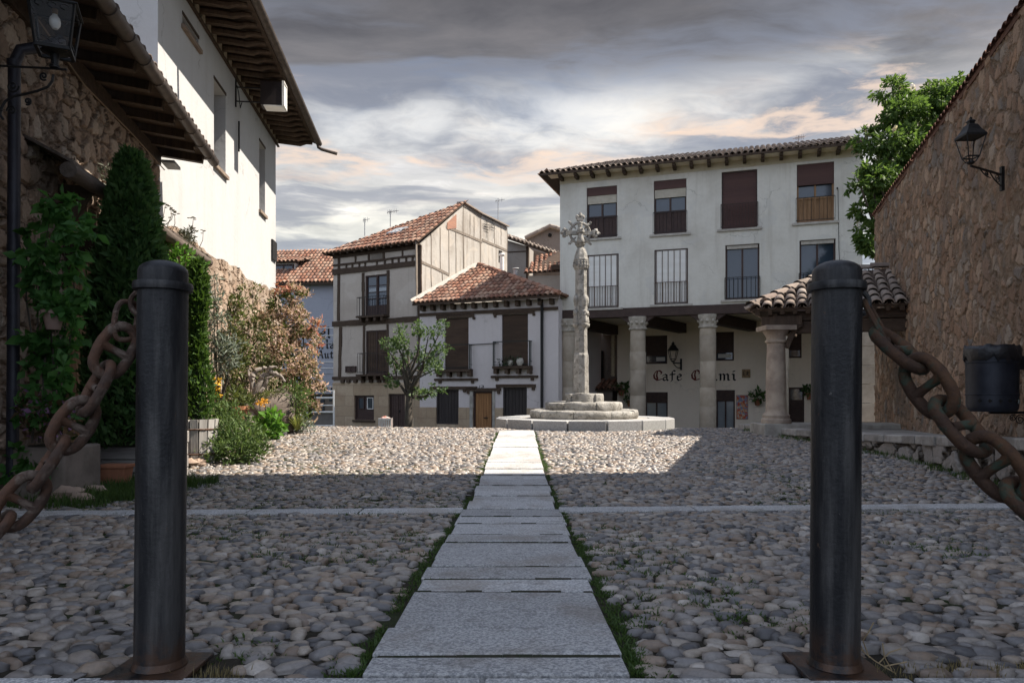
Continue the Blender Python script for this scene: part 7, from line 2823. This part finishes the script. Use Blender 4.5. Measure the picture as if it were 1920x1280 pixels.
# creeper on the stone house
M_IVY = m_leaf("creeper_leaf", (.040, .125, .030), (.10, .235, .060), .45)
iv = thing("climbing_creeper", "leafy green creeper climbing beside the dark doorway of the stone house", "climbing plant", P(100, 820, 6.25))
cl = []
for px, py, r in [(110, 375, 26), (135, 395, 28), (95, 400, 26), (150, 425, 24), (105, 435, 32), (70, 450, 28), (60, 490, 26), (95, 490, 36), (130, 475, 22), (75, 530, 32), (110, 545, 34), (140, 555, 22), (90, 580, 34), (60, 565, 20), (130, 600, 26), (70, 620, 24), (110, 640, 34), (75, 660, 30), (140, 650, 16), (95, 690, 36), (60, 700, 20), (125, 705, 24), (80, 740, 34), (115, 745, 28), (55, 770, 22), (100, 780, 30), (45, 640, 14), (150, 520, 16), (165, 430, 14), (30, 870, 30), (60, 860, 20), (15, 900, 26)]:
    p = P(px, py, 6.15 + random.uniform(-.12, .12))
    s_ = r / F * 6.15
    cl.append((p, (s_, s_ * .8, s_)))
pts, o_ = clump_pts(cl, 1500, 12, .35, sub=9)
leaf_mesh("foliage", pts, M_IVY, iv, .085, .58, o_ * .6 + np.array([.3, -.6, -.1]), up=-.25, seed=12, droop=.3)
q = MB()
for k in range(6):
    x = 60 + 14 * k
    q.tube([P(x, 830, 6.2), P(x + random.uniform(-12, 12), 700, 6.2), P(x + random.uniform(-20, 20), 560, 6.2), P(x + random.uniform(-10, 30), 420, 6.2)], [.012, .010, .008, .004], 6)
q.build("stem", M_BARK, iv)
hp = P(100, 618, 5.95)
pot_plant("hanging_pot", "pale terracotta pot hanging among the creeper leaves", hp, .085, .16, .13, 60, M_IVY, .06, pmat=m_plain("pale_terracotta", (.34, .24, .20), (.26, .18, .15), 8, .9, .3), cat="hanging pot", seed=41)
M_LIL = m_leaf("lilac_petal", (.20, .10, .20), (.34, .20, .34), .3)
M_REDL = m_leaf("reddish_leaf", (.06, .045, .025), (.12, .085, .04), .3)
fl = thing("lilac_shrub", "low shrub with lilac flowers growing in the stone trough", "shrub", P(85, 815, 6.1))
cl = [(P(px, py, 6.02), (r / F * 6, r / F * 6, r / F * 6)) for px, py, r in ((60, 760, 26), (90, 775, 30), (115, 765, 24), (75, 800, 26), (110, 800, 24))]
pts, o_ = clump_pts(cl, 900, 5, .3)
leaf_mesh("foliage", pts, M_REDL, fl, .06, .5, o_, seed=5)
idx = np.random.default_rng(2).choice(len(pts), 160)
leaf_mesh("flowers", pts[idx] + o_[idx] * .03, M_LIL, fl, .035, .8, o_[idx], seed=6)
# terracotta trough pot, stump, boulders
tp_ = thing("trough_pot", "rectangular terracotta trough standing in the grass before the sleeper planter", "flowerpot", P(217, 892, 7.0))
q = MB()
c = P(217, 895, 7.0)
x0, x1 = c.x - .13, c.x + .13
q.hexa([(x0 + .02, 6.93, -.11), (x1 - .02, 6.93, -.11), (x1 - .02, 7.07, -.11), (x0 + .02, 7.07, -.11), (x0, 6.91, .05), (x1, 6.91, .05), (x1, 7.09, .05), (x0, 7.09, .05)])
q.box(x0 - .012, x1 + .012, 6.898, 7.102, .052, .085)
q.build("trough_body", M_TERRA, tp_, bevel=.006)
st_ = thing("tree_stump", "dark rough tree stump between the stone trough and the sleeper planter", "stump", P(148, 895, 6.7))
q = MB()
c = P(150, 890, 6.75); c.z = -.15
q.lathe([(.13, 0), (.105, .06), (.09, .2), (.095, .34), (.085, .40), (.0, .41)], c, 16, jit=.045)
q.build("stump_body", M_BARK, st_, smooth=True)
M_ROCK = m_plain("pinkish_rock", (.40, .30, .23), (.26, .19, .15), 4, .9, .8, 14, bd=.02)
M_ROCKG = m_plain("grey_rock", (.16, .155, .15), (.24, .235, .22), 4, .9, .8, 14, bd=.02)
for i, (px, py, r, d, lab, mat) in enumerate(((128, 922, .11, 6.1, "flat pinkish rock at the edge of the left grass patch", M_ROCK), (182, 908, .07, 6.5, "small pale pink rock in the left grass patch", M_ROCK), (155, 928, .07, 6.0, "low tan rock beside the flat pinkish rock", M_ROCK),
                                              (546, 795, .16, 13.6, "round grey rock below the spiky plant", M_ROCKG), (528, 803, .11, 13.2, "small dark rock beside the round grey rock", M_ROCKG), (352, 862, .09, 8.6, "pink rock at the foot of the wooden tub", M_ROCK), (372, 858, .07, 8.7, "small pink rock under the feathery bush", M_ROCK))):
    p = P(px, py, d)
    p.z = float(gz(p.x, p.y)) + r * .35
    q = MB(); q.blob(p, (r * 1.25, r, r * .75), 14, 9, .5, i)
    tag(q.build("garden_rock", mat, None, smooth=True, at=p), lab, "rock", "rocks along the planted border")

# feathery bush in the sun
M_FEATH = m_leaf("feathery_leaf", (.055, .105, .030), (.135, .190, .062), .35)
fb = thing("feathery_bush", "feathery green bush in the sun at the border's front corner", "bush", P(430, 860, 9.2))
cl = [(P(px, py, 9.1 + dd), (r / F * 9.1, r / F * 9.1, r / F * 9.1 * 1.05)) for px, py, r, dd in ((385, 830, 32, 0), (410, 810, 40, .2), (445, 815, 42, 0), (475, 830, 32, -.1), (430, 785, 30, .3), (395, 845, 26, -.2), (440, 845, 30, -.3), (470, 848, 22, -.2), (415, 770, 18, .3), (490, 840, 14, 0))]
pts, o_ = clump_pts(cl, 3600, 21, .15)
leaf_mesh("foliage", pts, M_FEATH, fb, .06, .26, o_ * .5, up=.55, seed=21)
q = MB()
c = P(430, 866, 9.15); c.z = -.12
for k in range(22):
    e = Vector(cl[k % len(cl)][0]) + Vector((random.gauss(0, .12), random.gauss(0, .1), random.gauss(0, .1)))
    q.tube([c + Vector((random.gauss(0, .12), random.gauss(0, .08), 0)), c.lerp(e, .5) + Vector((random.gauss(0, .05), 0, .05)), e], [.010, .007, .004], 5)
q.build("stem", M_BARK, fb)

# photinia: copper young leaves over green
M_PHG = m_leaf("photinia_green", (.045, .070, .020), (.12, .14, .045), .35)
M_PHP = m_leaf("photinia_copper", (.37, .235, .19), (.54, .41, .34), .4)
ph = thing("photinia_shrub", "tall rounded shrub with copper pink young leaves beside the rubble base", "shrub", P(545, 800, 15.6))
cl = []
for px, py, r, dd in [(522, 565, 20, 0), (553, 562, 22, .2), (540, 600, 30, .2), (570, 605, 22, 0), (525, 640, 30, -.3), (560, 645, 34, .2), (540, 685, 40, -.3), (568, 690, 22, .1), (555, 730, 34, -.2), (580, 735, 22, 0), (585, 700, 18, 0), (540, 770, 20, 0), (570, 765, 20, .1), (585, 760, 10, .1), (570, 785, 10, .2), (545, 548, 14, 0), (505, 600, 16, .4)]:
    p = P(px, py, 15.4 + dd)
    s_ = r / F * 15.4
    cl.append((p, (s_, s_ * 1.1, s_ * .9)))
pts, o_ = clump_pts(cl, 950, 31, .35, sub=12)
leaf_mesh("foliage", pts, M_PHG, ph, .095, .38, o_, up=.1, seed=31)
rg = np.random.default_rng(33)
hp_ = []
for i in rg.choice(len(pts), 1700, replace=False):
    if o_[i] @ np.array([.55, -.5, .65]) < .05: continue
    hp_.append(pts[i] + o_[i] * .05 + rg.normal(size=(11, 3)) * np.array([.055, .055, .032]))
hp_ = np.concatenate(hp_)
leaf_mesh("young_leaves", hp_, M_PHP, ph, .062, .40, None, up=.5, seed=34)
M_PHR = m_leaf("photinia_red", (.34, .11, .075), (.48, .22, .16), .4)
rl = [(P(px + random.gauss(0, 7), py + random.gauss(0, 5), 15.3)) for px, py in ((535, 535), (525, 540), (592, 652), (598, 606), (588, 612), (540, 541)) for k in range(14)]
leaf_mesh("red_shoots", np.array([tuple(p) for p in rl]), M_PHR, ph, .13, .25, None, up=.35, seed=35)
q = MB()
c = P(545, 812, 15.6)
for k in range(16):
    e = Vector(cl[k][0])
    q.tube([c + Vector((random.gauss(0, .2), random.gauss(0, .1), 0)), c.lerp(e, .5) + Vector((random.gauss(0, .1), 0, .1)), e], [.03, .02, .008], 6)
q.build("stem", M_BARK, ph)

# silvery shrub and thin climbers on the rubble base
M_SILV = m_leaf("silvery_leaf", (.11, .14, .11), (.22, .25, .20), .2)
sv = thing("silvery_shrub", "silvery grey green shrub against the sunlit rubble base", "shrub", P(415, 740, 11.2))
cl = [(P(px, py, 10.9), (r / F * 10.9, r / F * 10.9, r / F * 10.9)) for px, py, r in ((400, 560, 18), (408, 600, 22), (398, 640, 20), (415, 650, 24), (430, 670, 22), (412, 690, 20), (395, 600, 14), (436, 645, 14), (402, 525, 12))]
pts, o_ = clump_pts(cl, 1300, 41, .1)
leaf_mesh("foliage", pts, M_SILV, sv, .10, .16, o_ * .6, up=.4, seed=41)
q = MB()
c = P(412, 760, 11.0)
for k in range(9): q.tube([c, c.lerp(Vector(cl[k][0]), .5) + Vector((random.gauss(0, .05), 0, 0)), cl[k][0]], [.014, .010, .005], 5)
q.build("stem", M_BARK, sv)
wp = thing("wall_climber", "thin twiggy climber with sparse leaves on the rubble base", "climbing plant", P(465, 760, 13))
cl, q = [], MB()
for k in range(26):
    px = random.uniform(428, 520); 
    yt = random.uniform(530, 690)
    d = FW.depth(px, .28)
    a, b = P(px + random.gauss(0, 6), 760, d), P(px + random.gauss(0, 14), yt, d)
    m_ = a.lerp(b, .5) + Vector((random.gauss(0, .08), random.gauss(0, .05), 0))
    q.tube([a, m_, b], [.012, .009, .004], 5)
    for f in (.35, .55, .75, .9, 1): cl.append((a.lerp(b, f) + Vector((random.gauss(0, .07), random.gauss(0, .05), random.gauss(0, .05))), (.12, .10, .13)))
q.build("stem", M_BARK, wp)
pts, o_ = clump_pts(cl, 1000, 51, .1)
leaf_mesh("foliage", pts, M_PHG, wp, .075, .4, o_, seed=51)
idx = np.random.default_rng(5).choice(len(pts), len(pts) // 3)
leaf_mesh("flowers", pts[idx] + .02, m_leaf("cream_pink_flower", (.38, .27, .20), (.50, .40, .32), .3), wp, .05, .6, None, seed=52)
# yellow flowers
M_YEL = m_leaf("yellow_petal", (.62, .32, .02), (.75, .48, .05), .3)
yf = thing("yellow_flower_plant", "tall plant with orange yellow flowers beside the narrow conifer", "plant", P(405, 790, 10))
cl = [(P(px, py, 10.0), (r / F * 10,) * 3) for px, py, r in ((398, 720, 8), (408, 735, 8), (400, 742, 7), (410, 715, 6))]
pts, o_ = clump_pts(cl, 2600, 61, .1)
leaf_mesh("flowers", pts, M_YEL, yf, .045, .6, o_, seed=61)
pts, o_ = clump_pts([(P(405, 765, 10.0), (.14, .14, .2)), (P(395, 785, 10), (.12, .12, .14))], 1500, 62, .1)
leaf_mesh("foliage", pts, M_FEATH, yf, .08, .3, o_, up=.4, seed=62)
q = MB()
for k in range(8): q.tube([P(405 + random.gauss(0, 4), 800, 10), P(404 + random.gauss(0, 5), 722, 10)], .006, 5)
q.build("stem", M_BARK, yf)
# bright green leafy plant
M_BRT = m_leaf("bright_leaf", (.060, .155, .020), (.13, .27, .040), .4)
bg_ = thing("bright_leafy_plant", "bright green broad-leaved plant topped with small orange flowers", "plant", P(505, 818, 12.2))
cl = [(P(px, py, 12.1), (r / F * 12.1, r / F * 12.1, r / F * 12.1)) for px, py, r in ((492, 790, 16), (512, 785, 18), (503, 805, 20), (520, 800, 12), (490, 806, 12))]
pts, o_ = clump_pts(cl, 1300, 71, .4)
leaf_mesh("foliage", pts, M_BRT, bg_, .085, .62, o_, seed=71)
pts, o_ = clump_pts([(P(px, py, 12.1), (.06, .06, .035)) for px, py in ((488, 755, ), (497, 752), (492, 758))], 3000, 72, .1)
leaf_mesh("flowers", pts, m_leaf("orange_petal", (.55, .25, .02), (.68, .38, .06), .3), bg_, .035, .7, o_, seed=72)
q = MB()
for px in (490, 500, 510): q.tube([P(px, 822, 12.1), P(px - 3, 757, 12.1)], .008, 5)
q.build("stem", M_BARK, bg_)
# hollow log planter and driftwood
lg = thing("log_planter", "hollow weathered log planter topped with moss and grassy sedum", "planter", P(520, 770, 13.2))
q = MB()
a, b = P(473, 752, 12.9), P(548, 748, 13.6)
pts_ = [a.lerp(b, k / 8) + Vector((0, 0, -.10 - .10 * math.sin(k * .6))) for k in range(9)]
q.tube(pts_, [.10, .17, .22, .25, .27, .28, .27, .25, .19], 14)
q.tube([P(530, 770, 13.3), P(533, 812, 13.3)], [.22, .16], 12)
for i, v in enumerate(q.v):
    w_ = mnoise.noise(Vector(v) * 3.2) * .09 + mnoise.noise(Vector(v) * 9) * .03
    q.v[i] = (v[0] + w_ * .4, v[1] - w_ * .5, v[2] + w_)
q.build("log", M_LOG, lg, smooth=True, angle=0)
pts, o_ = clump_pts([(a.lerp(b, k / 7) + Vector((0, 0, .10)), (.16, .2, .07)) for k in range(8)], 2600, 81, .1)
leaf_mesh("moss_top", pts, m_leaf("moss_leaf", (.10, .13, .035), (.19, .20, .07), .2), lg, .05, .25, o_, up=.5, seed=81)
pts, o_ = clump_pts([(P(548, 735, 13.4), (.3, .25, .2)), (P(560, 750, 13.5), (.22, .2, .25)), (P(556, 770, 13.3), (.18, .2, .3))], 1200, 82, .1)
leaf_mesh("grassy_sedum", pts, M_FEATH, lg, .10, .14, o_, up=.5, seed=82)
dw = thing("driftwood_root", "twisted pale driftwood root standing on the log planter", "driftwood", P(485, 735, 13))
q = MB()
for path, r0 in (([(478, 738), (472, 710), (482, 692), (500, 690)], .06), ([(480, 735), (492, 705), (508, 695), (524, 705), (535, 715)], .055), ([(488, 735), (500, 712), (515, 703)], .04), ([(470, 800), (473, 778), (480, 757)], .09), ([(500, 692), (512, 686), (520, 690)], .03), ([(474, 715), (466, 700), (468, 690)], .03)):
    pp = [P(x, y, 12.85 + .04 * k) for k, (x, y) in enumerate(path)]
    fine = []
    for u_, v_ in zip(pp[:-1], pp[1:]):
        for k in range(4): fine.append(u_.lerp(v_, k / 4) + Vector((random.gauss(0, .012), random.gauss(0, .012), random.gauss(0, .012))))
    fine.append(pp[-1])
    q.tube(fine, [r0 * (1 - .6 * k / len(fine)) * random.uniform(.85, 1.15) for k in range(len(fine))], 8)
q.build("root", m_wood("bleached_root", (.17, .145, .125), (.30, .265, .235), 2, scale=1.4, bump=.8), dw, smooth=True)
pot_plant("flowerpot", "wide terracotta bowl with trailing green plant behind the feathery bush", P(441, 792, 11.3), .20, .26, .22, 170, M_BRT if False else M_PHG, .07, seed=91)
sk = thing("spiky_plant", "spiky yellow green plant below the log planter", "plant", P(555, 792, 13.2))
q = MB()
c = P(556, 800, 13.2); c.z = float(gz(c.x, c.y)) + .05
for k in range(34):
    a = random.uniform(0, 6.28); L = random.uniform(.25, .45); sp3 = random.uniform(.25, .95)
    d = Vector((math.cos(a) * sp3, math.sin(a) * sp3, 1)).normalized()
    s3 = d.cross(Vector((0, 0, 1))).normalized() * .018
    m_ = c + d * L * .6; e = c + d * L + Vector((d.x, d.y, -.6)) * L * .15
    q.add([c - s3, c + s3, m_ + s3 * .8, m_ - s3 * .8, e], [(0, 1, 2, 3), (3, 2, 4)], random.random())
q.build("blade", m_leaf("spiky_blade", (.14, .17, .045), (.26, .28, .08), .3), sk, recalc=False, weld=False)
wf = thing("white_flower_clump", "low grey green clump with tiny white flowers at the border's far end", "plant", P(565, 800, 13.5))
pts, o_ = clump_pts([(P(px, py, 13.4), (.16, .15, .10)) for px, py in ((560, 798), (572, 796), (566, 790), (576, 800), (550, 802))], 1700, 95, .1)
leaf_mesh("foliage", pts, M_SILV, wf, .05, .35, o_, up=.3, seed=95)
idx = np.random.default_rng(6).choice(len(pts), 110)
leaf_mesh("flowers", pts[idx] + np.array([0, 0, .03]), m_leaf("white_petal", (.6, .6, .56), (.75, .75, .7), .3), wf, .03, .8, None, seed=96)
# green climber under the canopy, behind the bollard
uc = thing("leafy_shrub", "sunlit leafy shrub growing under the end of the rustic canopy", "shrub", P(350, 640, 10))
cl = [(P(px, py, 10.2), (r / F * 10.2,) * 3) for px, py, r in ((320, 470, 16), (345, 480, 18), (330, 500, 18), (360, 540, 18), (372, 500, 14), (345, 520, 20), (310, 455, 10), (355, 600, 20), (350, 660, 20), (350, 720, 20))]
pts, o_ = clump_pts(cl, 1500, 101, .2)
leaf_mesh("foliage", pts, M_BRT, uc, .07, .5, o_, seed=101)
q = MB()
for k in range(8): q.tube([P(350, 800, 10.2), P(350 + random.gauss(0, 4), 640, 10.2), cl[k][0]], [.014, .010, .004], 5)
q.build("stem", M_BARK, uc)

# ================================================================ grass
M_GRASS = m_leaf("grass_blade", (.028, .062, .014), (.085, .135, .034), .3)
M_DRYG = m_leaf("dry_grass_blade", (.16, .125, .06), (.27, .22, .11), .3)
q = MB()
rn = random.Random(77)
for i in range(2500):     # along both edges of the walk
    y = 2.0 + 12.0 * rn.random() ** 1.5
    side = rn.choice((-1, 1))
    dn = mnoise.noise(Vector((y * 1.3, side * 4, 0)))
    if dn < -.18: continue
    c = -.041 + (y - 2) * .0104
    hw = (.372 if y < 5.7 else .347) + .012 + abs(rn.gauss(0, .018)) * (1.2 + max(0, dn) * 2.0)
    x = c + side * hw
    tuft(q, (x, y, float(gz(x, y)) - .008), rn.randint(5, 8), rn.uniform(.006, .017), .022, .005, rn, bend=1.3)
for i in range(230):      # in the joints of the slabs
    j = rn.choice(js[1:-2])
    c = -.041 + (j - 2) * .0104
    x = c + rn.uniform(-.36, .36)
    if mnoise.noise(Vector((x * 3, j * 7, 1))) < -.05: continue
    tuft(q, (x, j + rn.gauss(0, .003), float(gz(x, j)) - .004), 3, .014, .008, .004, rn, bend=.8)
for i in range(13000):     # among the cobbles
    y = 2.1 + 9.5 * rn.random()
    x = rn.uniform(-.66, .66) * y
    if on_path(x, y, .03): continue
    dn = mnoise.noise(Vector((x * .9, y * .9, 5))) + .35 * mnoise.noise(Vector((x * 3, y * 3, 9)))
    bonus = .22 if (x < -.3 and 4.2 < y < 7.4) else 0
    bonus += .12 if abs(y - strip_y(x)) < .35 else 0
    bonus -= .10 if x > .5 else 0
    if dn + bonus < .22: continue
    tuft(q, (x, y, float(gz(x, y)) - .006), rn.randint(5, 9), rn.uniform(.009, .022), .04, .006, rn, bend=1.4)
tag(q.build("grass", M_GRASS, recalc=False, weld=False), "short green grass growing in the joints of the paving", "grass", kind="stuff")
q = MB()
for i in range(1700):     # verge by the left planters
    x, y = rn.uniform(-4.6, -2.75), rn.uniform(5.75, 7.35)
    if mnoise.noise(Vector((x * 1.6, y * 1.6, 2))) < -.28: continue
    if x > -2.9 - (7.3 - y) * .25: continue
    tuft(q, (x, y, float(gz(x, y)) - .01), 7, rn.uniform(.05, .13), .05, .008, rn)
for i in range(420):      # foot of the retaining wall
    p, d, n_ = LN.at(rn.uniform(.5, Lt * .86))
    if n_.x > 0: n_ = -n_
    pp = p + n_ * abs(rn.gauss(.05, .10))
    tuft(q, (pp.x, pp.y, float(gz(pp.x, pp.y)) - .01), 6, rn.uniform(.03, .09), .05, .008, rn)
tag(q.build("grass_verge", M_GRASS, recalc=False, weld=False), "longer grass along the left planters and the retaining wall", "grass", kind="stuff")
q = MB()
for i in range(120):
    x = rn.uniform(1.0, 1.9); y = rn.uniform(1.97, 2.08)
    tuft(q, (x, y, -.01), 5, rn.uniform(.012, .035), .02, .003, rn)
    x = rn.uniform(-1.0, -.75)
    if i % 3 == 0: tuft(q, (x, rn.uniform(1.97, 2.05), -.01), 4, .03, .02, .003, rn)
tag(q.build("dry_grass", M_DRYG, recalc=False, weld=False), "dry straw coloured grass by the bollard bases", "grass", kind="stuff")
ws = thing("dry_weed", "bare dry weed stems at the foot of the right bollard", "weed", (BR.x + .12, 2.02, 0))
q = MB()
for path in ([(1680, 1262), (1640, 1238), (1612, 1215), (1598, 1213)], [(1630, 1232), (1618, 1200), (1628, 1185), (1638, 1166)], [(1672, 1255), (1658, 1230), (1655, 1205)], [(1648, 1242), (1668, 1222), (1690, 1215)], [(1620, 1222), (1612, 1205)], [(1660, 1248), (1700, 1240)]):
    q.tube([P(x, y, 2.03 - .01 * k) for k, (x, y) in enumerate(path)], .0018, 5)
q.build("stem", m_plain("straw", (.34, .26, .15), (.26, .19, .11), 20, .8, 0), ws)
